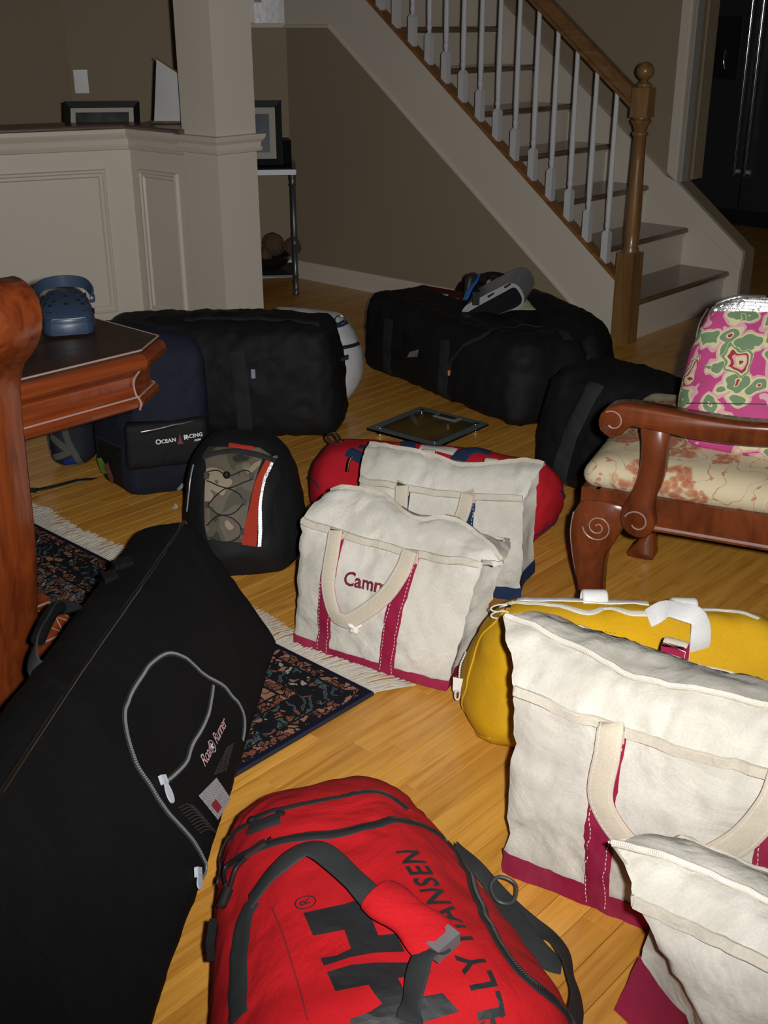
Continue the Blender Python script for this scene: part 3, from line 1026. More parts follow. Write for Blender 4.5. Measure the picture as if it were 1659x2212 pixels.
def retro_sheet(body, edge_l, edge_r, pitch=0.0045, lift=0.002):
    """prismatic reflective tape: a field of tiny cube corners over a strip of cloth"""
    rows = 10
    Lp = [body.seen(*p)[0] for p in edge_l]; Rp = [body.seen(*p)[0] for p in edge_r]
    Lc, Rc = catmull(Lp, rows), catmull(Rp, rows)
    H_ = length(Lc); W_ = (Lc[0] - Rc[0]).length
    nv = max(1, round(H_ / (pitch * 0.866))); nu = max(1, round(W_ / pitch))

    def S(u, v):
        i = min(rows - 2, max(0, int(v * (rows - 1)))); t = v * (rows - 1) - i
        p = Lc[i].lerp(Lc[i + 1], t).lerp(Rc[i].lerp(Rc[i + 1], t), u)
        l, n = body.near(p)
        return l + n * (lift + pitch * 0.45), n
    mb = MB()
    for j in range(nv):
        for i in range(-1, nu + 1):
            o0, o1 = (0.0, 0.5) if j % 2 == 0 else (0.5, 0.0)
            A = ((i + o0) / nu, j / nv); B = ((i + 1 + o0) / nu, j / nv)
            C = ((i + o1 + (0 if o1 > o0 else 1)) / nu, (j + 1) / nv); D = ((i + 1 + o1 + (0 if o1 > o0 else 1)) / nu, (j + 1) / nv)
            for tri in ((A, B, C), (B, D, C)):
                if min(q[0] for q in tri) < -0.01 or max(q[0] for q in tri) > 1.01: continue
                P_ = [S(*q) for q in tri]
                c = (P_[0][0] + P_[1][0] + P_[2][0]) / 3
                nn = (P_[1][0] - P_[0][0]).cross(P_[2][0] - P_[0][0]).normalized()
                if nn.dot(P_[0][1]) < 0: nn = -nn
                a_ = ((P_[0][0] - P_[1][0]).length + (P_[1][0] - P_[2][0]).length + (P_[2][0] - P_[0][0]).length) / 3
                apex = c - nn * a_ / math.sqrt(6)
                mb.add([P_[0][0], P_[1][0], P_[2][0], apex], [(0, 1, 3), (1, 2, 3), (2, 0, 3)])
    return mb


def poly_mesh(polys):
    vs, fs = [], []
    for P in polys:
        n = len(vs)
        vs += [tuple(p) for p in P]
        for t in tessellate_polygon([[Vector((x, y, 0)) for x, y in P]]):
            fs.append(tuple(i + n for i in t))
    return vs, fs


def print_on(body, flat, O, U, V, maxlen=0.012, lift=0.0011, shrink=True):
    """flat 2-D shape pressed on to the cloth around O with axes U, V"""
    vs, fs = flat
    bm = bmesh.new()
    bv = [bm.verts.new((x, y, 0)) for x, y in vs]
    for f in fs:
        try: bm.faces.new([bv[i] for i in f])
        except ValueError: pass
    bmesh.ops.remove_doubles(bm, verts=bm.verts, dist=1e-6)
    bmesh.ops.triangulate(bm, faces=bm.faces)
    for _ in range(6):
        long_e = [e for e in bm.edges if e.calc_length() > maxlen]
        if not long_e: break
        bmesh.ops.subdivide_edges(bm, edges=long_e, cuts=1)
        bmesh.ops.triangulate(bm, faces=bm.faces)
    bm.verts.ensure_lookup_table(); bm.verts.index_update()
    U, V = Vector(U), Vector(V)
    N = U.cross(V).normalized()
    out = []
    for v in bm.verts:
        p = Vector(O) + U * v.co.x + V * v.co.y
        l, n, i, d = body.bvh.ray_cast(p + N * 0.12, -N, 0.35)
        if l is None:
            l, n = body.near(p)
        if n.dot(N) < 0: n = -n
        out.append(l + n * lift)
    faces = [tuple(v.index for v in f.verts) for f in bm.faces]
    bm.free()
    mb = MB(); mb.add(out, faces)
    return mb


def frame_from(body, c, u):
    """axes on the cloth at picture point c, reading towards picture point u"""
    O, n = body.seen(*c)
    P, _ = body.seen(*u)
    U = (P - O); U = (U - n * U.dot(n)).normalized()
    V = n.cross(U).normalized()
    return O, U, V, n


def zipper(body, pts, parent, tape, teeth, wt=0.014, wz=0.005, name='zipper', teeth_dash=(0.0022, 0.0012), lift=0.001):
    z = lay(body, pts, wt, 0.0012, lift).build(name, tape, parent, smooth=True)
    t = lay(body, pts, wz, 0.0022, lift + 0.001, step=0.006, dash=teeth_dash).build('zipper_teeth', teeth, z, kind='stuff')
    return z


def free_band(ctrl, w, th, n=60):
    """strap through the air: ctrl = [(point, facing)]"""
    P = catmull([c[0] for c in ctrl], n)
    Nn = catmull([Vector(c[1]).normalized() for c in ctrl], n)
    # resample facing by control index rather than length
    m = len(ctrl)
    src = [Vector(c[0]) for c in ctrl]
    fac = []
    for p in P:
        ws = [1.0 / ((p - s).length ** 2 + 1e-5) for s in src]
        tot = sum(ws)
        f = Vector((0, 0, 0))
        for wgt, c in zip(ws, ctrl):
            f += Vector(c[1]).normalized() * (wgt / tot)
        fac.append(f.normalized() if f.length > 1e-6 else Vector((0, 0, 1)))
    return MB().ribbon(P, fac, w, th), P, fac


# ------------------------------------------------------------------ cloths
DIRT = (0.30, 0.28, 0.235)
M_CANVAS = fabric('worn_canvas', (0.575, 0.55, 0.50), (0.50, 0.475, 0.42), dirt=(DIRT, 0.62), wrinkle=0.016, wscale=5.5, weave=700)
M_CANVAS_CLEAN = fabric('canvas_band', (0.53, 0.49, 0.415), (0.46, 0.42, 0.35), dirt=(DIRT, 0.6), wrinkle=0.004, wscale=30)
M_WEBBING = fabric('cotton_webbing', (0.52, 0.465, 0.375), (0.46, 0.405, 0.32), dirt=((0.28, 0.25, 0.2), 0.5), wrinkle=0.001, weave=500, wd=0.001)
M_MAROON = fabric('maroon_canvas', (0.26, 0.010, 0.045), (0.2, 0.008, 0.035), dirt=((0.3, 0.06, 0.1), 0.3), wrinkle=0.002)
M_NAVY = fabric('navy_canvas', (0.016, 0.03, 0.075), wrinkle=0.002)
M_THREAD_W = plain('white_thread', (0.6, 0.52, 0.5), 0.8)
M_WZIP = plain('white_nylon_zip', (0.55, 0.53, 0.48), 0.45)
M_RED = fabric('red_canvas', (0.45, 0.010, 0.014), (0.37, 0.006, 0.010), wrinkle=0.012, wscale=6, weave=800)
M_RED2 = fabric('crimson_canvas', (0.44, 0.012, 0.022), (0.36, 0.008, 0.016), wrinkle=0.005, wscale=7)
M_YELLOW = fabric('mustard_canvas', (0.56, 0.315, 0.008), (0.48, 0.26, 0.006), dirt=((0.26, 0.17, 0.03), 0.35), wrinkle=0.004, wscale=7)
M_BLACK = fabric('black_nylon', (0.008, 0.008, 0.0085), (0.0055, 0.0055, 0.006), rough=0.68, spec=0.2, wrinkle=0.012, wscale=6)
M_BLACK_SOFT = fabric('black_polyester', (0.0055, 0.0055, 0.006), (0.0035, 0.0035, 0.004), rough=0.8, spec=0.12, wrinkle=0.008, wscale=8)
M_BLACK_STRAP = fabric('black_webbing', (0.02, 0.021, 0.023), rough=0.8, spec=0.2, wrinkle=0.001, weave=500, wd=0.001)
M_CHAR_STRAP = fabric('charcoal_webbing', (0.026, 0.028, 0.03), rough=0.8, spec=0.2, wrinkle=0.001, weave=420, wd=0.0014)
M_NAVYBAG = fabric('navy_nylon', (0.010, 0.013, 0.026), (0.008, 0.010, 0.02), rough=0.75, spec=0.2, wrinkle=0.008, wscale=9)
M_PVC = plain('black_vinyl_piping', (0.008, 0.008, 0.008), 0.16, 0, 0.7)
M_WHITEBAG = fabric('pale_sailcloth', (0.52, 0.52, 0.54), (0.45, 0.45, 0.47), wrinkle=0.005, wscale=8)
M_GREYZIP = plain('grey_zip_teeth', (0.24, 0.25, 0.28), 0.35, 0.3)
M_BLACKZIP = plain('black_zip_teeth', (0.015, 0.015, 0.016), 0.3)
M_PULL = plain('nickel_pull', (0.55, 0.60, 0.68), 0.35, 0.25)
M_PRINT = plain('black_ink', (0.012, 0.012, 0.014), 0.6)
M_REFLECT = plain('reflective_tape', (0.95, 0.95, 0.95), 0.5, 1.0)
M_RETRO = plain('prismatic_tape', (0.97, 0.97, 0.97), 0.32, 1.0)
M_WHITEPRINT = plain('white_ink', (0.75, 0.75, 0.75), 0.5)


# ================================================================== CANVAS TOTES
def tote(label, FL, FR, depth, hR, ridge, back_ridge_d=0.5, W1=None, seed=1.0, trim=M_MAROON, z0=0.0, ear=(0.02, 0.02), stripes=None, base_h=0.045, sag=0.012, fold=0.03, shear=(0, 0), front_bulge=0.03, amp=0.006, handles=True, res=(52, 16), drop=0.17, lean=0.0, rim_drop=(0, 0), name='tote_bag', strap_w=0.038, knot=False, handle_pts=None, pull=None, back_loops=True, zip_teeth=False, quad=None, flare=0.0, mid_f=0.5, crs=1.0):
    """canvas boat tote standing on its base, zipped flap on top.
    FL, FR: floor points of the front edge; ridge: (fraction, height, depth) along the zip"""
    FL, FR = Vector(FL), Vector(FR)
    FL.z = FR.z = z0
    ex = (FR - FL); W = ex.length; ex.normalize()
    ey = Vector((-ex.y, ex.x, 0))
    if ey.y < 0: ey = -ey
    W1 = W1 or W * 1.06
    root = thing(name, (FL + FR) / 2 + ey * depth / 2, label, 'tote bag', 'canvas tote bags on the floor')

    def P(s, d, z):
        return FL + ex * s + ey * (d + lean * z) + ZV * z

    nf, ns = res
    nb, nc = 22, 12
    rings = []
    rg = catmull([Vector((f, z, d)) for f, z, d in ridge], 41)

    def ridge_at(f):
        for i in range(len(rg) - 1):
            if rg[i + 1].x >= f or i == len(rg) - 2:
                t = (f - rg[i].x) / max(1e-6, rg[i + 1].x - rg[i].x)
                t = max(0, min(1, t))
                q = rg[i].lerp(rg[i + 1], t)
                return q.y, q.z
    for lev in range(nb + nc + 1):
        ring = []
        if lev <= nb:
            a = lev / nb; k = 0
        else:
            a = 1.0; k = (lev - nb) / nc
        wid = W + (W1 - W) * a
        s0 = -(wid - W) / 2 + shear[0] * a - ear[0] * k
        s1 = s0 + wid + ear[0] * k + ear[1] * k
        bulge = math.sin(PI * min(1, a * 0.97 + 0.03)) * (1 - k)
        dep0 = 0.0
        dep1 = depth * (1 + 0.05 * a)
        for side in range(4):
            cnt = nf if side in (0, 2) else ns
            for q in range(cnt):
                t = q / cnt
                if side == 0: f, g = t, 0.0
                elif side == 1: f, g = 1.0, t
                elif side == 2: f, g = 1 - t, 1.0
                else: f, g = 0.0, 1 - t
                rz = hR + rim_drop[0] * (1 - f) + rim_drop[1] * f - sag * math.sin(PI * f)
                zr, dr = ridge_at(f)
                z = rz * a
                s = s0 + (s1 - s0) * f
                # corners slightly rounded
                if side in (1, 3):
                    inn = fold * math.sin(PI * g) * (0.25 + 0.75 * a) * (1 - k * 0.6)
                    s += -inn if side == 1 else inn
                d = dep0 + (dep1 - dep0) * g
                edge = math.sin(PI * f) ** 0.6 if 0 < f < 1 else 0
                if side == 0: d -= front_bulge * bulge * edge
                if side == 2: d += front_bulge * bulge * edge
                if lev > nb:
                    kk = k
                    dm = dr
                    d = d + (dm - d) * (kk ** 1.15) * 0.985
                    z = rz + (zr - rz) * math.sin(kk * PI / 2) ** 0.9
                pt = P(s + flare * a * f, d, z)
                if quad is not None and a < 1.0:
                    qb = (quad[0] * (1 - f) + quad[1] * f) * (1 - g) + (quad[3] * (1 - f) + quad[2] * f) * g
                    e = a ** 0.8
                    pt = Vector((qb.x * (1 - e) + pt.x * e, qb.y * (1 - e) + pt.y * e, pt.z))
                ring.append(pt)
        rings.append(ring)
    m = len(rings[0])
    vs = [p for r in rings for p in r]
    fs = []
    for i in range(len(rings) - 1):
        for q in range(m):
            q2 = (q + 1) % m
            fs.append((i * m + q, i * m + q2, (i + 1) * m + q2, (i + 1) * m + q))
    # floor of the bag and closing seam
    fs.append(tuple(range(m - 1, -1, -1)))
    top = (len(rings) - 1) * m
    for q in range(nf):
        a1, a2 = top + q, top + q + 1
        b1, b2 = top + (nf + ns) + (nf - q), top + (nf + ns) + (nf - q) - 1
        b1 = top + (b1 - top) % m; b2 = top + (b2 - top) % m
        if q == 0: b1 = top + nf + ns + nf
        fs.append((a1, a2, b2, b1))
    for q in range(ns):
        pass
    fs = outward(vs, fs)
    vs = crease(vs, fs, amp, 8.0, seed, z0 + 0.001, amp2=amp * 0.35, sc2=24)
    # diagonal pull creases from the corners and seams
    nr = vert_normals(vs, fs)
    for i, p in enumerate(vs):
        s_ = (p - FL).dot(ex); z_ = p.z - z0; d_ = (p - FL).dot(ey)
        w_ = noise.noise(Vector((s_ * 5 + seed, z_ * 5, d_ * 5)))
        sg = 1 if s_ < W * 0.5 else -1
        a_ = (s_ * sg + z_) * 3.2 + seed; b_ = (s_ * sg - z_) * 15 + w_ * 1.6
        r_ = 1 - min(1, abs(noise.noise(Vector((a_, b_, d_ * 6)))) * 3.0)
        k_ = min(1, max(0, z_ / 0.06))
        vs[i] = p - nr[i] * (0.0055 * crs * (r_ ** 2) * k_)
    quads = [f for f in fs if len(f) == 4]
    body = Body(vs, quads)
    bo = mesh_obj('canvas_body', vs, fs, M_CANVAS, root, True)
    # coloured base
    sv, sf = body.shell(lambda c: c.z < z0 + base_h, 0.0028)
    mesh_obj('base_panel', sv, sf, trim, root, True)
    # stitched hem round the rim
    lp = []
    for r in (rings[nb],):
        for q in range(0, m, 3):
            lp.append(r[q])
    hem = lay(body, lp, 0.018, 0.0055, 0.0012, step=0.012, closed=True)
    hem.build('rim_hem', M_CANVAS_CLEAN, root, smooth=True)
    # stripes, straps and handles
    stripes = stripes or (0.24, 0.68)
    tops = []
    for f in stripes:
        q = min(nf - 1, max(1, int(f * nf)))
        path = [rings[lev][q] for lev in range(1, nb + 1, 3)] + [rings[nb][q]]
        sp = lay(body, path, strap_w, 0.0022, 0.0026, step=0.010).build('side_stripe', trim, root, smooth=True)
        for sg in (-1, 1):
            off = [p + ex * sg * strap_w * 0.36 for p in path]
            lay(body, off, 0.0012, 0.0008, 0.0058, step=0.01, dash=(0.005, 0.004)).build('stitching', M_THREAD_W, sp, kind='stuff')
        tops.append(body.near(rings[nb][q]))
    fr = -ey
    if handles:
        (pa, na), (pb, nb_) = tops
        if handle_pts is None:
            mid = pa.lerp(pb, mid_f)
            dn = drop
            def hang(p, out, dz, sx=0.0):
                return p + fr * (out + lean * max(0, dz)) - ZV * dz + ex * sx
            ctrl = [(hang(pa, 0.004, 0.02), fr), (hang(pa, 0.012, -0.012), fr + ZV * 0.3), (hang(pa, 0.030, 0.03, 0.004), fr), (hang(pa, 0.038, dn * 0.6, 0.004), fr), (hang(pa.lerp(mid, 0.5), 0.041, dn * 0.93), fr), (hang(mid, 0.042, dn), fr), (hang(mid.lerp(pb, 0.22), 0.041, dn * 0.93), fr), (hang(pb.lerp(mid, 0.30), 0.038, dn * 0.55), fr), (hang(pb, 0.030, 0.03, -0.006), fr), (hang(pb, 0.012, -0.012), fr + ZV * 0.3), (hang(pb, 0.004, 0.02), fr)]
        else:
            ctrl = handle_pts(P, pa, pb, fr, ex)
        hb, hp, hf = free_band(ctrl, strap_w * 0.92, 0.003, 90)
        ho = hb.build('handle', M_WEBBING, root, smooth=True)
        under = MB().ribbon([p - f * 0.0018 for p, f in zip(hp, hf)], hf, strap_w * 0.90, 0.0016)
        under.build('handle_lining', trim, ho, smooth=True)
        for sg in (-1, 1):
            st = MB()
            for i in range(2, len(hp) - 3):
                t = (hp[i + 1] - hp[i]).normalized(); s = t.cross(hf[i]).normalized()
                c = hp[i] + hf[i] * 0.0033 + s * sg * strap_w * 0.33
                st.box(c, t * 0.0024, s * 0.0005, hf[i] * 0.0003)
            st.build('stitching', M_THREAD_W, ho, kind='stuff')
    if back_loops:
        for f in stripes:
            q = nf + ns + min(nf - 1, max(1, int((1 - f) * nf)))
            pk, nk = body.near(rings[nb][q])
            c = [(pk + ey * 0.002 - ZV * 0.03, ey), (pk + ey * 0.006 + ZV * 0.010, ey), (pk + ey * 0.020 + ZV * 0.026, ZV), (pk + ey * 0.034 + ZV * 0.010, ey), (pk + ey * 0.038 - ZV * 0.08, ey)]
            MB_, bp__, bf__ = free_band(c, strap_w * 0.92, 0.003, 30)
            bh = MB_.build('back_handle', M_WEBBING, root, smooth=True)
            MB().ribbon([p - f2 * 0.0018 for p, f2 in zip(bp__, bf__)], bf__, strap_w * 0.9, 0.0016).build('handle_lining', trim, bh, smooth=True)
    # zip along the ridge
    zp = [P((-(W1 - W) / 2 + shear[0] - ear[0]) + (W1 + ear[0] + ear[1] + flare) * f, ridge_at(f)[1] * 0.985, ridge_at(f)[0] + 0.003) for f in [0.01 + 0.98 * i / 30 for i in range(31)]]
    zp = [p + (body.near(p)[0] - p) * 0.85 + ZV * 0.002 for p in zp]
    zo = MB().ribbon(zp, [ZV + fr * 0.9] * 31, 0.011, 0.004).build('zipper', M_CANVAS_CLEAN, root, smooth=True)
    if zip_teeth:
        zt2 = MB()
        q = catmull(zp, 170)
        for i in range(0, 169):
            t = (q[i + 1] - q[i]).normalized(); n = (ZV + fr * 0.9); n = (n - t * n.dot(t)).normalized(); s = t.cross(n)
            zt2.box(q[i] + n * 0.0046, t * 0.0011, s * 0.0026, n * 0.0012)
        zt2.build('zipper_teeth', M_WZIP, zo, kind='stuff')
    return root, body, P, ex, ey


# --- medium tote with the stitched name
camm_root, camm, cP, cex, cey = tote('off-white canvas tote with maroon trim and the name Camm stitched on it', at(637, 1394), at(962, 1496), 0.13, 0.300,
    [(0, 0.345, 0.075), (0.10, 0.368, 0.07), (0.3, 0.358, 0.085), (0.5, 0.340, 0.05), (0.7, 0.345, 0.075), (0.88, 0.322, 0.055), (1, 0.300, 0.03)],
    W1=0.41, seed=2.2, ear=(-0.02, 0.035), stripes=(0.215, 0.65), fold=0.045, shear=(0.003, 0), flare=0.05, lean=0.17, strap_w=0.040, drop=0.175, base_h=0.03, amp=0.009, mid_f=0.27, z0=0.004)
O, U, V, n = frame_from(camm, (750, 1254), (840, 1274))
tx = text_mesh('Camm', 0.043, bold=0.0011)
print_on(camm, tx, camm.seen(790, 1260)[0], U, V, 0.01, 0.003).build('embroidered_name', plain('maroon_thread', (0.13, 0.006, 0.025), 0.7), camm_root)
kn = MB()
kc_ = aty(768, 1352, cP(0.15, -0.045, 0.1).y)
kr = random.Random(5)
for k in range(9):
    d = Vector((kr.uniform(-1, 1), kr.uniform(-0.6, 0.2), kr.uniform(-1, 0.5))).normalized()
    kn.tube(catmull([kc_, kc_ + d * 0.010 + Vector((0, -0.006, 0)), kc_ + d * 0.019], 7), [0.006, 0.007, 0.0068, 0.006, 0.005, 0.004, 0.002], 7)
kn.build('knotted_tie', plain('white_cotton', (0.72, 0.68, 0.64), 0.8), camm_root, smooth=True, kind='stuff')

# --- tote with navy trim behind it
tn_root, tn, tP, tex, tey = tote('cream canvas tote with navy trim behind the named tote', Vector((-0.060, 2.715, 0)), Vector((0.345, 2.580, 0)), 0.17, 0.282,
    [(0, 0.345, 0.09), (0.12, 0.352, 0.075), (0.35, 0.335, 0.085), (0.6, 0.325, 0.065), (0.85, 0.345, 0.09), (1, 0.345, 0.08)],
    W1=0.425, seed=6.4, trim=M_NAVY, ear=(0.01, 0.035), stripes=(0.27, 0.69), fold=0.05, strap_w=0.038, drop=0.15, amp=0.008, base_h=0.04)
zt_ = aty(757, 990, 2.80)
MB().tube([zt_ + Vector((0.008, 0, 0.004)), zt_, zt_ + Vector((-0.004, -0.004, -0.012)), zt_ + Vector((-0.008, -0.006, -0.034))], 0.003).build('zip_pull', M_BRASS, tn_root, smooth=True)

# --- big tote on the right
bt_root, btote, bP, bex, bey = tote('large white canvas tote with maroon trim in front of the yellow duffel', at(1095, 1884), at(1095, 1884) + Vector((0.849, -0.529, 0)) * 0.50, 0.23, 0.368,
    [(0, 0.435, 0.10), (0.07, 0.436, 0.095), (0.25, 0.430, 0.075), (0.45, 0.424, 0.05), (0.7, 0.425, 0.07), (1, 0.42, 0.09)],
    W1=0.50, seed=9.1, ear=(0.075, 0.0), stripes=(0.345, 0.86), fold=0.03, strap_w=0.046, base_h=0.055, front_bulge=0.022, amp=0.011, drop=0.19, mid_f=0.46, zip_teeth=True, res=(60, 18))
# --- tote cut by the picture corner
_lx = Vector((0.8, -0.6, 0))
lt_root, ltote, lP, lex, ley = tote('cream canvas tote in the bottom right corner, gusset end turned this way', Vector((0.333, 1.185, 0)), Vector((0.333, 1.185, 0)) + _lx * 0.44, 0.15, 0.285,
    [(0, 0.325, 0.04), (0.07, 0.336, 0.04), (0.2, 0.333, 0.05), (0.45, 0.315, 0.068), (1, 0.30, 0.08)],
    W1=0.44, seed=13.7, ear=(0.06, 0.0), stripes=(0.62, 0.88), fold=-0.012, strap_w=0.044, base_h=0.085, front_bulge=0.012, zip_teeth=True, sag=0.004,
    quad=[Vector((0.545, 0.985, 0)), Vector((0.84, 0.76, 0)), Vector((0.84, 1.00, 0)), Vector((0.345, 1.27, 0))])

# ================================================================== RED DUFFEL IN FRONT
hh = thing('duffel_bag', (0.03, 1.35, 0), 'bright red duffel with black HH logo and black straps in the foreground', 'duffel bag', 'duffel bags on the floor')
HHB = pillow([(-0.205, 0.90, 0), (0.31, 1.03, 0), (0.025, 1.765, 0), (-0.295, 1.665, 0),
              (-0.165, 0.90, 0.28), (0.235, 1.01, 0.28), (-0.005, 1.59, 0.220), (-0.240, 1.51, 0.220)], (0.085, 0.10, 0.10), 0.012, bulge=(0.02, 0.015, 0.03), amp=0.007, sc=7, seed=3.3, amp2=0.002)
add_body('shell', HHB, M_RED, hh)
zipper(HHB, [(470, 1905), (478, 1850), (505, 1805), (560, 1765), (640, 1742), (740, 1722), (795, 1712), (842, 1722), (880, 1750)], hh, M_BLACK_STRAP, M_BLACKZIP, 0.013, 0.005, 'end_zipper')
zipper(HHB, [(497, 1868), (535, 1845), (580, 1825), (660, 1808), (740, 1800), (800, 1785), (860, 1772), (920, 1788), (965, 1820), (1000, 1870), (1040, 1960), (1085, 2050), (1150, 2125), (1230, 2205)], hh, M_BLACK_STRAP, M_BLACKZIP, 0.019, 0.006, 'main_zipper')
# carry strap running over the bag on the left
lay(HHB, [(515, 2208), (512, 2140), (518, 2060), (528, 1990), (545, 1950)], 0.040, 0.002, 0.0015).build('side_strap', M_CHAR_STRAP, hh, smooth=True)
hc = [HHB.seen(545, 1950), HHB.seen(610, 1905), HHB.seen(690, 1885), HHB.seen(760, 1945), HHB.seen(812, 1985)]
ctrl = [(hc[0][0] + hc[0][1] * 0.003, hc[0][1]), (hc[1][0] + hc[1][1] * 0.022, hc[1][1]), (hc[2][0] + hc[2][1] * 0.038, hc[2][1]), (hc[3][0] + hc[3][1] * 0.034, hc[3][1]), (hc[4][0] + hc[4][1] * 0.030, hc[4][1])]
b_, hp_, hf_ = free_band(ctrl, 0.036, 0.003, 50)
b_.build('carry_handle', M_CHAR_STRAP, hh, smooth=True)
# red grip wrapped round the handles
g0, g1 = HHB.seen(818, 1975), HHB.seen(945, 2080)
ga, gb = g0[0] + g0[1] * 0.034, g1[0] + g1[1] * 0.030
gd = (gb - ga).normalized()
gs = gd.cross(g0[1]).normalized(); gn = gs.cross(gd)
vs, fs = [], []
for i in range(13):
    t = i / 12
    c = ga.lerp(gb, t) + gn * 0.006 * math.sin(PI * t)
    for k in range(14):
        a = 2 * PI * k / 14
        ww = 0.030 + 0.003 * math.sin(t * 9)
        vs.append(c + gs * math.cos(a) * ww * (1 + 0.25 * max(0, math.cos(a)) * (t - 0.3)) + gn * math.sin(a) * 0.015)
for i in range(12):
    for k in range(14):
        fs.append((i * 14 + k, i * 14 + (k + 1) % 14, (i + 1) * 14 + (k + 1) % 14, (i + 1) * 14 + k))
fs += [tuple(range(13, -1, -1)), tuple(range(12 * 14, 13 * 14))]
grip = mesh_obj('wrap_grip', vs, fs, M_RED, hh)
MB().box(gb + gd * 0.004 + gn * 0.004, gd * 0.010, gs * 0.020, gn * 0.010).build('grip_velcro', plain('grey_velcro', (0.12, 0.11, 0.12), 0.5), grip)
q = [gb, HHB.seen(912, 2110), HHB.seen(885, 2170), HHB.seen(880, 2209)]
ctrl = [(gb + gn * 0.001, gn), (q[1][0] + q[1][1] * 0.03, gn + Vector((-0.6, 0, 0))), (q[2][0] + q[2][1] * 0.022, gn + Vector((-0.9, 0, 0))), (q[3][0] + q[3][1] * 0.010, gn)]
b_, _, _ = free_band(ctrl, 0.034, 0.003, 30)
b_.build('carry_handle', M_CHAR_STRAP, hh, smooth=True)
# seam down the top
lay(HHB, [(588, 1960), (615, 2030), (645, 2130), (665, 2205)], 0.0022, 0.0008, 0.0006).build('seam', plain('dark_red_thread', (0.16, 0.004, 0.006), 0.8), hh)
# haul loop at the far end
lp = HHB.seen(583, 1782)
lay(HHB, [(545, 1792), (572, 1783), (607, 1772)], 0.030, 0.004, 0.003).build('haul_loop', M_BLACK_STRAP, hh, smooth=True)
for x, y in ((548, 1776), (606, 1764)):
    l, n = HHB.seen(x, y)
    MB().lathe(l + n * 0.002, [(0.003, 0), (0.007, 0.002), (0.007, 0.006), (0.003, 0.008)], 10, n).build('rivet', M_BLACKPLASTIC, hh, smooth=True)
# zip slider with cord pull
l, n = HHB.seen(555, 1840); l2, _ = HHB.seen(580, 1822)
t = (l2 - l).normalized(); s = t.cross(n)
sl = MB().box(l + n * 0.006, t * 0.018, s * 0.006, n * 0.003).build('zip_slider', plain('gunmetal', (0.08, 0.08, 0.09), 0.25, 0.8), hh)
MB().tube([l2 + n * 0.009, l2 + n * 0.011 + s * 0.008, l2 + n * 0.006 + t * 0.008], 0.0016, 6).build('slider_ring', M_CHROME, sl, smooth=True)
cp = [HHB.seen(x, y) for x, y in ((545, 1850), (518, 1878), (508, 1905), (500, 1930), (485, 1960))]
MB().tube(catmull([p + n * 0.006 for p, n in cp], 24), 0.0035, 7).build('pull_cord', M_BLACKPLASTIC, hh, smooth=True)
cp = [HHB.seen(x, y) for x, y in ((545, 1850), (500, 1872), (492, 1895), (496, 1915))]
MB().tube(catmull([p + n * 0.007 for p, n in cp], 20), 0.003, 7).build('pull_cord', M_BLACKPLASTIC, hh, smooth=True)
cp = [HHB.seen(x, y) for x, y in ((500, 1925), (486, 1962))]
MB().tube([p + n * 0.006 for p, n in cp], 0.008, 8).build('cord_grip', M_BLACKPLASTIC, hh, smooth=True)
MB().box(HHB.seen(468, 2030)[0] + Vector((-0.006, 0, 0)), (0.006, 0, 0), (0, 0.02, 0.004), (0, 0, 0.016)).build('side_buckle', M_BLACKPLASTIC, hh)
# prints: logo and lettering read along the bag
O2, O3 = HHB.seen(879, 1857)[0], HHB.seen(1018, 2105)[0]
nn = (HHB.seen(879, 1857)[1] + HHB.seen(940, 1980)[1] + HHB.seen(1004, 2102)[1]).normalized()
U = (O2 - O3).normalized(); U = (U - nn * U.dot(nn)).normalized(); V = nn.cross(U)
tx = text_mesh('HELLY HANSEN', 0.049, spacing=1.13, bold=0.0011)
vsx = [v[0] for v in tx[0]]
Lw = max(vsx) - min(vsx)
tx = ([(x - max(vsx), y) for x, y in tx[0]], tx[1])
print_on(HHB, tx, HHB.seen(882, 1838)[0], U, V, 0.012, 0.0013).build('brand_lettering', M_PRINT, hh, kind='stuff')
# emblem: two interlocked block letters on their side
for outl in ([(85, 175), (300, 128), (450, 78), (530, 62), (560, 100), (440, 215), (470, 290), (560, 280), (605, 375), (450, 380), (330, 402), (190, 447), (172, 408), (255, 394), (330, 358), (295, 262), (135, 292)],
             [(205, 478), (330, 442), (450, 430), (690, 430), (740, 480), (570, 510), (612, 590), (720, 600), (800, 585), (885, 680), (700, 735), (560, 775), (340, 790), (322, 720), (430, 680), (490, 640), (450, 590), (420, 545), (250, 578)]):
    print_px(HHB, [(620 + x / 2.38, 1900 + y / 2.38) for x, y in outl], 0.010).build('logo_block', M_PRINT, hh)
ring = []
p3 = HHB.seen(660, 1950)[0]
rv, rf = [], []
for k in range(24):
    a = 2 * PI * k / 24
    rv += [(0.0125 * math.cos(a), 0.0125 * math.sin(a)), (0.0143 * math.cos(a), 0.0143 * math.sin(a))]
for k in range(24):
    k2 = (k + 1) % 24
    rf.append((2 * k, 2 * k + 1, 2 * k2 + 1, 2 * k2))
rx = text_mesh('R', 0.021)
m0 = len(rv)
print_on(HHB, (rv + rx[0], rf + [tuple(i + m0 for i in f) for f in rx[1]]), p3, U, V, 0.02, 0.0013).build('registered_mark', M_PRINT, hh)
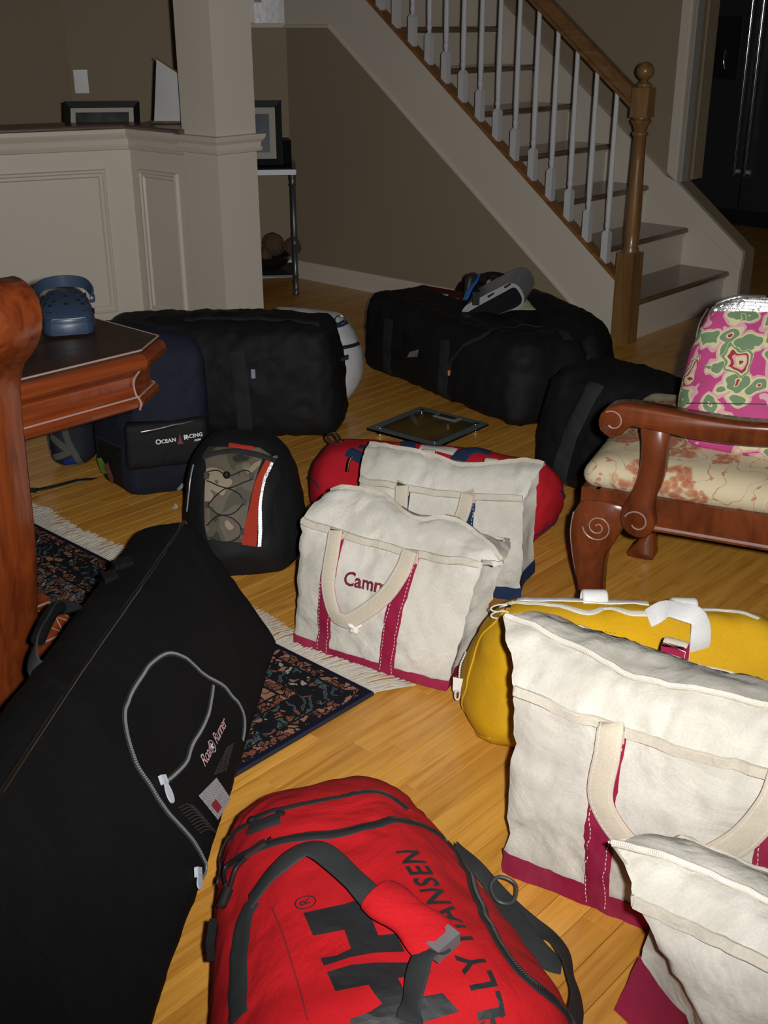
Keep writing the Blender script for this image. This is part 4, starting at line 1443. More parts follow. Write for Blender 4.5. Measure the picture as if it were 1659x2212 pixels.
# shoulder strap lying beside the bag on the floor
ss = [(at(985, 1835, 0.10), Vector((0.3, -0.3, 1))), (at(1035, 1880, 0.05), Vector((0.5, -0.3, 0.8))), (at(1090, 1945, 0.03), Vector((0.2, -0.4, 1))), (at(1150, 2000, 0.012), Vector((0, -0.3, 1))), (at(1205, 2040, 0.02), Vector((0.5, -0.3, 0.8))), (at(1228, 2100, 0.03), Vector((0.8, -0.2, 0.6))), (at(1245, 2160, 0.06), Vector((0.8, 0, 0.6))), (at(1240, 2212, 0.12), Vector((0.8, 0, 0.6)))]
b_, _, _ = free_band(ss, 0.032, 0.003, 70)
b_.build('shoulder_strap', M_CHAR_STRAP, hh, smooth=True)
ss2 = [(at(1080, 1935, 0.035), Vector((0.1, -0.4, 1))), (at(1130, 2010, 0.03), Vector((0.1, -0.4, 1))), (at(1180, 2070, 0.014), Vector((0.1, -0.4, 1))), (at(1212, 2085, 0.006), Vector((0, -0.2, 1)))]
b_, _, _ = free_band(ss2, 0.034, 0.003, 30)
b_.build('strap_tail', M_CHAR_STRAP, hh, smooth=True)
bc = at(1088, 1925, 0.045)
MB().tube(catmull([bc + Vector(v) for v in ((-0.022, 0.0, 0.01), (-0.006, 0.016, 0.016), (0.02, 0.006, 0.008), (0.012, -0.026, 0.0), (-0.012, -0.028, 0.004))], 24, True), 0.0032, 7, True).build('strap_buckle', plain('grey_plastic', (0.04, 0.042, 0.045), 0.4), hh, smooth=True)

# ================================================================== BIG BLACK EQUIPMENT BAG (left)
rr = thing('equipment_bag', (-0.45, 1.75, 0), 'large black equipment bag standing on its long edge at the left', 'equipment bag')
RRB = pillow([(-0.345, 0.90, 0.012), (-0.66, 0.90, 0.012), (-0.60, 2.30, 0.012), (-0.225, 2.33, 0.012),
              (-0.585, 0.90, 0.375), (-0.70, 0.90, 0.33), (-0.555, 2.36, 0.315), (-0.425, 2.34, 0.345)], (0.05, 0.05, 0.05), 0.013, bulge=(0.012, 0.02, 0.02), amp=0.006, sc=6, seed=8.2, zmin=0.012, amp2=0.0015)
add_body('shell', RRB, M_BLACK_SOFT, rr)
for pth in ([(402, 1128), (330, 1230), (262, 1325), (175, 1450), (95, 1570), (0, 1715)],):
    ps = [RRB.seen(x, y) for x, y in pth]
    MB().tube([p + n * 0.002 for p, n in [RRB.near(q) for q in catmull([p for p, n in ps], 60)]], 0.005, 8).build('vinyl_piping', M_PVC, rr, smooth=True)
# carry handle on the top edge
hA_, hB_ = at(165, 1318, 0.335), at(75, 1440, 0.335)
hctr = [(hA_ + Vector((0.03, 0.0, -0.01)), Vector((-0.3, 0, 1))), (hA_, Vector((-0.5, 0, 0.8))), (at(120, 1315, 0.37), Vector((-0.9, 0.3, 0.4))), (at(85, 1375, 0.37), Vector((-0.9, 0.2, 0.4))), (hB_ + Vector((0, 0, 0.005)), Vector((-0.6, 0, 0.8))), (hB_ + Vector((0.03, -0.02, -0.02)), Vector((-0.3, 0, 1)))]
b_, pth_, _ = free_band(hctr, 0.034, 0.004, 50)
ho = b_.build('carry_handle', M_BLACK_STRAP, rr, smooth=True)
MB().tube(pth_[14:36], 0.013, 10).build('handle_grip', M_BLACK_SOFT, ho, smooth=True)
lay(RRB, [(60, 1440), (110, 1455), (160, 1495)], 0.04, 0.002, 0.001).build('handle_anchor', M_BLACK_SOFT, rr, smooth=True)
for x, y in ((262, 1212), (272, 1210), (240, 1240)):
    l, n = RRB.seen(x, y + 12)
    MB().box(l + n * 0.006, (0.012, 0.008, 0), (-0.006, 0.010, 0.002), (0, 0, 0.006)).build('strap_buckle', plain('glossy_buckle', (0.01, 0.01, 0.01), 0.12), rr)
lay(RRB, [(0, 1965), (60, 2025), (130, 2100), (210, 2190)], 0.004, 0.003, 0.0005).build('panel_seam', M_BLACK_SOFT, rr, smooth=True)
# pocket with grey zip
pz = [(455, 1915), (442, 1880), (435, 1850), (418, 1820), (385, 1782), (350, 1740), (325, 1700), (293, 1650), (275, 1595), (268, 1545), (276, 1515), (305, 1462), (328, 1432), (362, 1412), (395, 1420), (420, 1440), (440, 1458), (478, 1480), (500, 1505), (525, 1545), (548, 1592)]
zipper(RRB, pz, rr, M_BLACK_STRAP, M_GREYZIP, 0.012, 0.0048, 'outer_zipper', (0.003, 0.0012))
iz = [(459, 1482), (455, 1510), (448, 1545), (432, 1580), (415, 1608), (402, 1645), (375, 1675), (352, 1693)]
zipper(RRB, iz, rr, M_BLACK_STRAP, M_GREYZIP, 0.012, 0.0048, 'pocket_zipper', (0.003, 0.0012))
for (x, y, x2, y2) in ((350, 1692, 366, 1738), (446, 1885, 449, 1925)):
    l, n = RRB.seen(x, y); l2, n2 = RRB.seen(x2, y2)
    d = (l2 - l); t = d.normalized(); s = t.cross(n).normalized()
    pl_ = MB()
    out = []
    for k in range(20):
        a = 2 * PI * k / 20
        out.append(l.lerp(l2, 0.5) + n * 0.006 + t * math.cos(a) * d.length * 0.52 + s * math.sin(a) * 0.0085 * (1 + 0.25 * math.cos(a)))
    pl_.prism(out, n * 0.0025)
    po = pl_.build('zip_pull', M_PULL, rr)
    MB().box(l + n * 0.005 - t * 0.004, t * 0.008, s * 0.0075, n * 0.0035).build('zip_slider', M_PULL, po)
# mesh pocket ribs and label
for k in range(12):
    f = k / 11
    x0, y0, x1, y1 = 508 - 26 * f - 30 * f * f, 1598 + 120 * f + 60 * f, 490 - 60 * f, 1622 + 95 * f + 60 * f
for k in range(14):
    y = 1612 + k * 4.4
    lay(RRB, [(488 - k * 2.1, y + 4), (503 - k * 1.2, y - 5)], 0.0016, 0.0016, 0.0012).build('mesh_rib', plain('mesh_cord', (0.035, 0.035, 0.038), 0.4), rr)
for k in range(10):
    y = 1738 + k * 6
    lay(RRB, [(385 + k * 5, y + 8), (402 + k * 5, y), (420 + k * 5, y + 6)], 0.0016, 0.0016, 0.0012).build('mesh_rib', plain('mesh_cord', (0.035, 0.035, 0.038), 0.4), rr)
la, lb, lc, ld = [RRB.seen(x, y) for x, y in ((422, 1722), (460, 1683), (490, 1725), (463, 1772))]
n = la[1]
lv = [p[0] + p[1] * 0.007 for p in (la, lb, lc, ld)]
def label_material():
    m, nt, b = nodes_of('woven_label')
    co = obj_coord(nt, (420, 420, 420))
    c = nd(nt, 'ShaderNodeTexChecker'); c.inputs['Scale'].default_value = 1.0
    c.inputs['Color1'].default_value = (0.45, 0.42, 0.45, 1); c.inputs['Color2'].default_value = (0.12, 0.11, 0.13, 1)
    nt.links.new(co, c.inputs[0]); nt.links.new(c.outputs[0], b.inputs['Base Color'])
    b.inputs['Roughness'].default_value = 0.7
    return m
lab = MB().prism(lv, n * 0.0012).build('woven_label', label_material(), rr)
red = [lv[0].lerp(lv[3], a).lerp(lv[1].lerp(lv[2], a), b2) + n * 0.0016 for a, b2 in ((0.5, 0.12), (0.5, 0.42), (0.86, 0.42), (0.86, 0.12))]
MB().prism(red, n * 0.0006).build('label_print', plain('label_red', (0.22, 0.01, 0.02), 0.6), lab)
O, nO = RRB.seen(459, 1602)
P1, _ = RRB.seen(484, 1552)
U = (P1 - O); U = (U - nO * U.dot(nO)).normalized(); V = nO.cross(U)
M_SCRIPT = plain('pink_silver_thread', (0.55, 0.34, 0.36), 0.5)
t1 = text_mesh('Road', 0.030, shear=0.3, spacing=0.85); t2 = text_mesh('Runner', 0.030, shear=0.3, spacing=0.85)
for tt, (x, y) in ((t1, (445, 1632)), (t2, (472, 1580))):
    print_on(RRB, tt, RRB.seen(x, y)[0], U, V, 0.02, 0.002).build('brand_script', M_SCRIPT, rr)
star = [((0.0095 if k % 2 == 0 else 0.004) * math.cos(PI / 2 + k * PI / 5), (0.0095 if k % 2 == 0 else 0.004) * math.sin(PI / 2 + k * PI / 5)) for k in range(10)]
so = print_on(RRB, poly_mesh([star]), RRB.seen(456, 1613)[0], U, V, 0.02, 0.0022).build('star_emblem', plain('silver_thread', (0.55, 0.56, 0.6), 0.4), rr)
rv, rf = [], []
for k in range(24):
    a = 2 * PI * k / 24
    rv += [(0.0105 * math.cos(a), 0.0105 * math.sin(a)), (0.0125 * math.cos(a), 0.0125 * math.sin(a))]
for k in range(24):
    k2 = (k + 1) % 24
    rf.append((2 * k, 2 * k + 1, 2 * k2 + 1, 2 * k2))
print_on(RRB, (rv, rf), RRB.seen(456, 1613)[0], U, V, 0.02, 0.0022).build('emblem_ring', M_SCRIPT, so)

# ================================================================== YELLOW DUFFEL
yd = thing('duffel_bag', (0.5, 1.95, 0), 'mustard yellow canvas duffel with white zip behind the large tote', 'duffel bag', 'duffel bags on the floor')
yx = Vector((0.93, -0.12, 0)).normalized(); yy = Vector((0.12, 0.93, 0)).normalized()
YB = pillow([at(1022, 1645), at(1022, 1645) + yx * 0.60, at(1022, 1645) + yx * 0.60 + Vector((-0.01, 0.20, 0)), at(950, 1500) + Vector((0.02, 0.08, 0)),
             Vector((0.215, 1.935, 0.30)), Vector((0.215, 1.935, 0.305)) + yx * 0.56, Vector((0.265, 2.07, 0.285)) + yx * 0.52, Vector((0.245, 2.105, 0.282))], (0.05, 0.085, 0.085), 0.013, bulge=(0.02, 0.035, 0.012), amp=0.007, sc=7, seed=5.5, amp2=0.0015)
add_body('shell', YB, M_YELLOW, yd)
zipper(YB, [(1085, 1310), (1120, 1302), (1200, 1308), (1270, 1325), (1310, 1316), (1370, 1326), (1450, 1322), (1560, 1320), (1640, 1338)], yd, M_WZIP, M_WZIP, 0.014, 0.006, 'zipper')
zl_, zn_ = YB.seen(1085, 1300)
for k, (dx, dy) in enumerate(((-0.028, -0.012), (-0.032, -0.040))):
    c = zl_ + Vector((dx * 0.5, dy, 0.006))
    e1 = Vector((-0.9, -0.35, 0.05)).normalized(); e2 = Vector((-0.2, 0.5, 0.5)).normalized()
    MB().tube([c + e1 * (0.02 * math.cos(a)) + e2 * (0.007 * math.sin(a)) for a in [2 * PI * i / 20 for i in range(20)]], 0.0016, 6, True).build('zip_pull_ring', M_WZIP, yd, smooth=True)
MB().box(zl_ + Vector((0.0, -0.008, 0.004)), (0.014, 0, 0), (0, 0.006, 0), (0, 0, 0.004)).build('zip_slider', M_CHROME, yd)
# end pocket zip
zipper(YB, [(1000, 1405), (988, 1432), (982, 1455), (988, 1478)], yd, M_WZIP, M_WZIP, 0.010, 0.005, 'end_zipper')
pl0, pn0 = YB.seen(997, 1480)
MB().box(pl0 + pn0 * 0.004, (0.011, -0.004, 0), (0, 0, 0.016), pn0 * 0.003).build('zip_tab', plain('white_tab', (0.68, 0.66, 0.6), 0.5), yd)
for x, y in ((984, 1486), (996, 1500)):
    l, n = YB.seen(x, y)
    MB().tube([l + n * 0.008 + Vector((0.005 * math.cos(a), 0, 0.012 * math.sin(a))) for a in [2 * PI * i / 16 for i in range(16)]], 0.002, 6, True).build('zip_pull_ring', M_WZIP, yd, smooth=True)
M_SHINY = fabric('shiny_white_webbing', (0.62, 0.62, 0.62), (0.55, 0.55, 0.55), rough=0.45, spec=0.5, wrinkle=0.001, weave=500, wd=0.001)
lay(YB, [(1110, 1276), (1180, 1281), (1270, 1290), (1400, 1306)], 0.022, 0.002, 0.002).build('back_webbing', M_SHINY, yd, smooth=True)
for x in (1285, 1480):
    l, n = YB.seen(x, 1300)
    c = [(l + n * 0.002 + Vector((0, -0.012, 0)), n), (l + n * 0.012 + Vector((0, 0.002, 0.006)), n), (l + n * 0.010 + Vector((0, 0.022, 0)), n + Vector((0, 1, 0))), (l + Vector((0, 0.03, -0.03)), Vector((0, 1, 0)))]
    b_, _, _ = free_band(c, 0.05, 0.003, 20)
    b_.build('webbing_loop', M_SHINY, yd, smooth=True)
la, na = YB.seen(1400, 1338); lb, nb2 = YB.seen(1510, 1385)
c = [(la + na * 0.004, na), (la + na * 0.02 + Vector((0.03, 0, 0.01)), na), (la.lerp(lb, 0.6) + Vector((0.0, 0, 0.045)), na + Vector((0.2, -0.2, 0))), (la.lerp(lb, 0.82) + Vector((0.01, -0.008, 0.045)), Vector((0.3, -0.8, 0.5))), (lb + nb2 * 0.012 + Vector((0, -0.004, 0.0)), Vector((0.1, -1, 0.3))), (lb + nb2 * 0.004 - Vector((0, 0, 0.04)), Vector((0.1, -1, 0.2)))]
b_, _, _ = free_band(c, 0.040, 0.003, 40)
b_.build('carry_handle', M_SHINY, yd, smooth=True)
lay(YB, [(1090, 1345), (1200, 1350), (1330, 1368)], 0.0018, 0.0008, 0.0006, dash=(0.005, 0.003)).build('stitching', plain('dark_yellow_thread', (0.3, 0.16, 0.01), 0.8), yd, kind='stuff')
lay(YB, [(1108, 1300), (1075, 1340), (1030, 1400), (1010, 1480), (1012, 1560), (1022, 1640)], 0.005, 0.003, 0.0006).build('end_piping', M_YELLOW, yd, smooth=True)

# ================================================================== RED DUFFEL BEHIND THE TOTES
rd = thing('duffel_bag', (0.15, 3.05, 0), 'crimson duffel with navy straps behind the canvas totes', 'duffel bag', 'duffel bags on the floor')
RDB = pillow([(-0.235, 3.02, 0), (0.40, 2.83, 0), (0.545, 3.07, 0), (-0.18, 3.36, 0),
              (-0.215, 3.00, 0.225), (0.43, 2.84, 0.225), (0.52, 3.02, 0.225), (-0.165, 3.25, 0.225)], (0.06, 0.12, 0.105), 0.015, bulge=(0.015, 0.015, 0.03), amp=0.008, sc=6, seed=7.7, amp2=0.002)
add_body('shell', RDB, M_RED2, rd)
lay(RDB, [(775, 966), (820, 968), (870, 975), (900, 985)], 0.020, 0.002, 0.001).build('zip_flap', plain('navy_zip', (0.012, 0.018, 0.05), 0.5), rd, smooth=True)
for pth in ([(868, 935), (876, 955), (885, 978)], [(985, 998), (1010, 975), (1035, 968), (1060, 980)]):
    lay(RDB, pth, 0.042, 0.003, 0.002).build('carry_strap', M_NAVY, rd, smooth=True)
lay(RDB, [(905, 942), (930, 950), (955, 960), (985, 976)], 0.040, 0.002, 0.0015).build('white_panel', fabric('white_patch', (0.55, 0.53, 0.5)), rd, smooth=True)
l, n = RDB.seen(725, 955)
MB().tube(catmull([l + n * 0.01 + Vector(v) for v in ((-0.02, 0, 0.01), (0.0, 0.01, 0.016), (0.016, 0, 0.0), (0.0, -0.01, -0.012))], 16, True), 0.004, 7, True).build('swivel_clip', M_BLACKPLASTIC, rd, smooth=True)
MB().tube(catmull([l + n * 0.01 + Vector((0.014, -0.004, -0.004)), l + n * 0.012 + Vector((0.04, -0.01, -0.016)), l + n * 0.008 + Vector((0.06, -0.02, -0.02))], 10), 0.007, 8).build('clip_hook', M_BLACKPLASTIC, rd, smooth=True)
lay(RDB, [(752, 975), (772, 985), (800, 1000)], 0.035, 0.003, 0.002).build('clip_strap', M_NAVY, rd, smooth=True)
lay(RDB, [(1226, 1060), (1218, 1095), (1180, 1140), (1150, 1158)], 0.004, 0.003, 0.0005).build('end_piping', M_NAVY, rd, smooth=True)
lay(RDB, [(662, 1030), (680, 1040), (690, 1055)], 0.004, 0.003, 0.0005).build('end_piping', M_NAVY, rd, smooth=True)

# ================================================================== RUG
RC = at(805, 1502)                            # visible corner
rug_a, rug_b = A_DIR, -C_DIR                  # fringe edge, long edge
RW, RL = 2.2, 2.9
rug = thing('area_rug', RC + rug_a * RW / 2 + rug_b * RL / 2, 'navy bordered oriental rug with cream fringe under the table', 'rug')


def rug_material():
    m, nt, b = nodes_of('oriental_pile')
    tc = nd(nt, 'ShaderNodeTexCoord')
    mp = nd(nt, 'ShaderNodeMapping'); mp.vector_type = 'TEXTURE'
    mp.inputs['Rotation'].default_value = (0, 0, math.atan2(rug_a.y, rug_a.x))
    nt.links.new(tc.outputs['Object'], mp.inputs[0])
    sx = nd(nt, 'ShaderNodeSeparateXYZ'); nt.links.new(mp.outputs[0], sx.inputs[0])
    dx = math_node(nt, 'SUBTRACT', RW / 2, math_node(nt, 'ABSOLUTE', sx.outputs[0]))
    dy = math_node(nt, 'SUBTRACT', RL / 2, math_node(nt, 'ABSOLUTE', sx.outputs[1]))
    d = math_node(nt, 'MINIMUM', dx, dy)
    navy, salmon, rust, teal, cream, black, slate = (0.006, 0.007, 0.018), (0.27, 0.135, 0.085), (0.17, 0.06, 0.035), (0.05, 0.085, 0.085), (0.30, 0.26, 0.21), (0.008, 0.008, 0.011), (0.085, 0.10, 0.12)
    dist = nd(nt, 'ShaderNodeTexNoise'); dist.inputs['Scale'].default_value = 22; dist.inputs['Detail'].default_value = 3
    nt.links.new(mp.outputs[0], dist.inputs[0])
    add = nd(nt, 'ShaderNodeVectorMath', operation='MULTIPLY_ADD')
    nt.links.new(dist.outputs[1], add.inputs[0]); add.inputs[1].default_value = (0.06, 0.06, 0.06); nt.links.new(mp.outputs[0], add.inputs[2])

    def mosaic(scale, stops, line):
        v = nd(nt, 'ShaderNodeTexVoronoi'); v.inputs['Scale'].default_value = scale; nt.links.new(add.outputs[0], v.inputs[0])
        e = nd(nt, 'ShaderNodeTexVoronoi'); e.feature = 'DISTANCE_TO_EDGE'; e.inputs['Scale'].default_value = scale; nt.links.new(add.outputs[0], e.inputs[0])
        sp = nd(nt, 'ShaderNodeSeparateColor'); nt.links.new(v.outputs['Color'], sp.inputs[0])
        r = ramp(nt, stops, 'CONSTANT'); nt.links.new(sp.outputs[0], r.inputs[0])
        ring = ramp(nt, [(0.0, (1.5, 1.4, 1.3)), (0.16, (0.25, 0.25, 0.3)), (0.22, (1, 1, 1))], 'CONSTANT'); nt.links.new(v.outputs['Distance'], ring.inputs[0])
        c = mixc(nt, 1.0, r.outputs[0], ring.outputs[0], 'MULTIPLY')
        return mixc(nt, math_node(nt, 'LESS_THAN', e.outputs['Distance'], line), c, black)
    big = mosaic(36, [(0.0, salmon), (0.38, slate), (0.56, rust), (0.70, cream), (0.80, teal), (0.92, black)], 0.07)
    small = mosaic(90, [(0.0, salmon), (0.3, slate), (0.55, black), (0.68, cream), (0.82, rust)], 0.10)
    nz = nd(nt, 'ShaderNodeTexNoise'); nz.inputs['Scale'].default_value = 8; nt.links.new(mp.outputs[0], nz.inputs[0])
    field = mixc(nt, math_node(nt, 'GREATER_THAN', nz.outputs[0], 0.5), big, small)
    wv = nd(nt, 'ShaderNodeTexWave'); wv.wave_type = 'BANDS'; wv.bands_direction = 'DIAGONAL'
    wv.inputs['Scale'].default_value = 9; wv.inputs['Distortion'].default_value = 5; wv.inputs['Detail Scale'].default_value = 3
    nt.links.new(mp.outputs[0], wv.inputs[0])
    br = ramp(nt, [(0.0, black), (0.4, slate), (0.55, black), (0.66, teal), (0.84, black)], 'CONSTANT')
    nt.links.new(wv.outputs[0], br.inputs[0])
    bsmall = mosaic(46, [(0.0, black), (0.32, teal), (0.62, rust), (0.78, cream), (0.84, salmon)], 0.12)
    border = mixc(nt, math_node(nt, 'GREATER_THAN', nz.outputs[0], 0.48), br.outputs[0], bsmall)
    guard = mosaic(60, [(0.0, rust), (0.45, salmon), (0.8, black)], 0.10)
    col = mixc(nt, math_node(nt, 'GREATER_THAN', d, 0.012), navy, guard)
    for lim, nxt in ((0.040, black), (0.045, border), (0.112, black), (0.117, guard), (0.143, black), (0.149, field)):
        col = mixc(nt, math_node(nt, 'GREATER_THAN', d, lim), col, nxt)
    nt.links.new(col, b.inputs['Base Color'])
    b.inputs['Roughness'].default_value = 0.95
    b.inputs['Specular IOR Level'].default_value = 0.1
    pn = nd(nt, 'ShaderNodeTexNoise'); pn.inputs['Scale'].default_value = 420; nt.links.new(tc.outputs['Object'], pn.inputs[0])
    bp = nd(nt, 'ShaderNodeBump'); bp.inputs['Strength'].default_value = 0.6; bp.inputs['Distance'].default_value = 0.0015
    nt.links.new(pn.outputs[0], bp.inputs['Height']); nt.links.new(bp.outputs[0], b.inputs['Normal'])
    return m


rm = MB()
c4 = [RC, RC + rug_a * RW, RC + rug_a * RW + rug_b * RL, RC + rug_b * RL]
rm.prism([p + ZV * 0.001 for p in c4], ZV * 0.009)
rm.build('pile', rug_material(), rug)
M_FRINGE = fabric('cream_fringe', (0.52, 0.48, 0.42), (0.42, 0.385, 0.33), wrinkle=0.001)
fg = MB()
MB().prism([RC + C_DIR * 0.002 + ZV * 0.002, RC + C_DIR * 0.018 + ZV * 0.002, RC + C_DIR * 0.018 + ZV * 0.006, RC + C_DIR * 0.002 + ZV * 0.008], rug_a * RW).build('woven_end_band', M_FRINGE, rug)
fr_ = random.Random(11)
nfr = 620
for k in range(nfr):
    s = RW * (k + fr_.random()) / nfr
    p0 = RC + rug_a * s + ZV * 0.006
    clump = 0.035 * noise.noise(Vector((s * 9.0, 3.1, 0))) - (0.05 * max(0, 1 - s / 0.45))
    L = 0.085 + 0.018 * noise.noise(Vector((s * 6.0, 7.7, 0))) + fr_.uniform(-0.008, 0.008)
    tip = p0 + C_DIR * L + rug_a * (clump + fr_.uniform(-0.006, 0.006)); tip.z = 0.003 + fr_.random() * 0.003
    mid = p0.lerp(tip, 0.5) + rug_a * fr_.uniform(-0.004, 0.004); mid.z = 0.006 + fr_.random() * 0.007
    fg.ribbon([p0, mid, tip], [ZV, ZV, ZV], [0.0042, 0.0042, 0.002], 0.0016)
fg.build('fringe', M_FRINGE, rug, kind='stuff')
eb = MB().prism([RC - rug_a * 0.004 + C_DIR * 0.004 + ZV * z for z in (0.0,)] + [], ZV) if False else None
for (p, d, L) in ((RC + rug_b * 0.0, rug_b, RL),):
    MB().tube([p + d * L * t / 20 + ZV * 0.005 for t in range(21)], 0.005, 8).build('bound_edge', plain('navy_binding', (0.006, 0.008, 0.02), 0.9), rug, smooth=True)

# ================================================================== CAMO BACKPACK
cb_ = thing('backpack', (-0.34, 2.78, 0), 'camouflage and black backpack with red stripe and elastic cords', 'backpack', 'backpacks beside the table')


def camo():
    m, nt, b = nodes_of('camouflage')
    co = obj_coord(nt, (1, 1, 1))
    n = nd(nt, 'ShaderNodeTexNoise'); n.inputs['Scale'].default_value = 12; n.inputs['Detail'].default_value = 1.5; n.inputs['Distortion'].default_value = 0.6
    nt.links.new(co, n.inputs[0])
    r = ramp(nt, [(0.0, (0.014, 0.013, 0.010)), (0.38, (0.055, 0.047, 0.028)), (0.47, (0.09, 0.075, 0.052)), (0.56, (0.095, 0.06, 0.045)), (0.63, (0.22, 0.18, 0.125)), (0.75, (0.03, 0.027, 0.018))], 'CONSTANT')
    nt.links.new(n.outputs[0], r.inputs[0]); nt.links.new(r.outputs[0], b.inputs['Base Color'])
    b.inputs['Roughness'].default_value = 0.75
    return m


M_CAMO = camo()
CB = pillow([(-0.535, 2.665, 0), (-0.225, 2.71, 0), (-0.195, 2.90, 0), (-0.53, 2.90, 0),
             (-0.515, 2.80, 0.32), (-0.275, 2.80, 0.325), (-0.245, 2.98, 0.33), (-0.515, 2.98, 0.335)], (0.075, 0.08, 0.10), 0.012, bulge=(0.01, 0.03, 0.02), amp=0.006, sc=8, seed=4.1, amp2=0.0015)
add_body('shell', CB, M_BLACK, cb_)


def patch(body, outline, off, nu=10):
    """skin over part of a body bounded by picture points left / right edges"""
    L, R = outline
    rows = max(len(L), 14)
    Lp = catmull([Vector((x, y, 0)) for x, y in L], rows); Rp = catmull([Vector((x, y, 0)) for x, y in R], rows)
    vs, fs = [], []
    for i in range(rows):
        for j in range(nu + 1):
            q = Lp[i].lerp(Rp[i], j / nu)
            l, n = body.seen(q.x, q.y)
            vs.append(l + n * off)
    for i in range(rows - 1):
        for j in range(nu):
            a = i * (nu + 1) + j
            fs.append((a, a + 1, a + nu + 2, a + nu + 1))
    return vs, fs


pv, pf = patch(CB, ([(440, 985), (446, 1010), (443, 1060), (443, 1130), (450, 1165)], [(570, 985), (560, 1010), (542, 1070), (530, 1130), (524, 1172)]), 0.003, 12)
mesh_obj('camo_panel', pv, pf, M_CAMO, cb_)
pv, pf = patch(CB, ([(452, 966), (438, 985)], [(560, 968), (585, 985)]), 0.0032, 10)
mesh_obj('camo_top', pv, pf, M_CAMO, cb_)
pv, pf = patch(CB, ([(574, 994), (552, 1040), (540, 1090), (527, 1140), (522, 1176)], [(588, 996), (566, 1042), (558, 1090), (556, 1140), (553, 1180)]), 0.0040, 5)
mesh_obj('red_stripe', pv, pf, fabric('red_nylon', (0.36, 0.035, 0.018), wrinkle=0.001), cb_)
pv, pf = patch(CB, ([(584, 998), (566, 1040), (558, 1090), (557, 1140), (556, 1180)], [(590, 998), (572, 1040), (564, 1090), (565, 1140), (563, 1180)]), 0.0052, 3)
retro_sheet(CB, [(584, 998), (566, 1040), (558, 1090), (557, 1140), (556, 1180)], [(591, 998), (573, 1040), (565, 1090), (566, 1140), (564, 1180)], 0.0026, 0.004).build('reflective_stripe', M_RETRO, cb_)
lay(CB, [(588, 990), (597, 988)], 0.008, 0.001, 0.004).build('reflective_tab', M_REFLECT, cb_)
lay(CB, [(495, 962), (520, 966), (548, 970)], 0.012, 0.002, 0.003).build('red_label', plain('red_label', (0.35, 0.02, 0.015), 0.5), cb_)
lay(CB, [(440, 990), (470, 980), (515, 976), (560, 985), (592, 998)], 0.016, 0.002, 0.0045).build('top_zipper', M_BLACK_STRAP, cb_, smooth=True)
lay(CB, [(420, 1005), (412, 1050), (406, 1105)], 0.006, 0.002, 0.003).build('side_zipper', M_GREYZIP, cb_, smooth=True)
cords = [[(448, 1022), (470, 1018), (495, 1030), (530, 1017), (544, 1026)], [(448, 1040), (490, 1055), (530, 1042), (545, 1036)], [(450, 1090), (470, 1068), (490, 1056), (515, 1066), (526, 1082)], [(450, 1092), (475, 1112), (505, 1108), (526, 1088)], [(448, 1135), (470, 1115), (495, 1116), (515, 1130), (522, 1145)], [(452, 1160), (480, 1170), (510, 1164), (522, 1148)]]
for c in cords:
    ps = [CB.seen(x, y) for x, y in c]
    pts = [CB.near(q) for q in catmull([p for p, n in ps], 26)]
    MB().tube([p + n * 0.006 for p, n in pts], 0.0017, 6).build('elastic_cord', M_BLACKPLASTIC, cb_, smooth=True)
for x, y in ((448, 1030), (544, 1030), (448, 1090), (527, 1085), (523, 1148)):
    l, n = CB.seen(x, y)
    MB().box(l + n * 0.005, (0.006, 0, 0), (0, 0.003, 0.008), n * 0.003).build('cord_loop', M_BLACKPLASTIC, cb_)
l, n = CB.seen(490, 1030)
MB().lathe(l + n * 0.004, [(0.004, 0), (0.009, 0.003), (0.010, 0.010), (0.006, 0.016), (0.003, 0.018)], 12, n).build('cord_lock', M_BLACKPLASTIC, cb_, smooth=True)
l, n = CB.seen(532, 1008)
MB().lathe(l + n * 0.0035, [(0.012, 0), (0.012, 0.0015), (0.010, 0.0025), (0.002, 0.0025)], 20, n).build('round_badge', plain('olive_badge', (0.13, 0.12, 0.08), 0.5), cb_, smooth=True)

# ================================================================== NAVY BACKPACK WITH SAILING PRINT
ob = thing('backpack', (-0.72, 3.42, 0), 'navy backpack printed OCEAN RACING standing below the table corner', 'backpack', 'backpacks beside the table')
OB = pillow([(-0.785, 3.255, 0), (-0.535, 3.335, 0), (-0.62, 3.56, 0), (-0.945, 3.44, 0),
             (-0.78, 3.31, 0.50), (-0.535, 3.38, 0.46), (-0.66, 3.56, 0.47), (-0.92, 3.47, 0.52)], (0.04, 0.05, 0.08), 0.014, bulge=(0.01, 0.02, 0.02), amp=0.007, sc=7, seed=6.9, amp2=0.0015)
add_body('shell', OB, M_NAVYBAG, ob)
FPB = pillow([(-0.785, 3.236, 0.10), (-0.540, 3.312, 0.10), (-0.56, 3.38, 0.10), (-0.79, 3.31, 0.10),
              (-0.785, 3.250, 0.245), (-0.540, 3.326, 0.245), (-0.56, 3.39, 0.245), (-0.79, 3.32, 0.245)], (0.015, 0.015, 0.02), 0.012, bulge=(0, 0.004, 0), amp=0.003, sc=9, seed=2.9, zmin=0.0)
po_ = add_body('front_pocket', FPB, M_BLACK, ob)
lay(FPB, [(305, 935), (350, 925), (400, 912), (440, 903)], 0.012, 0.002, 0.001).build('pocket_zipper', plain('wet_zip', (0.012, 0.012, 0.013), 0.25), po_, smooth=True)
O, n = FPB.seen(358, 951); P1, _ = FPB.seen(410, 943)
U = (P1 - O); U = (U - n * U.dot(n)).normalized(); V = n.cross(U)
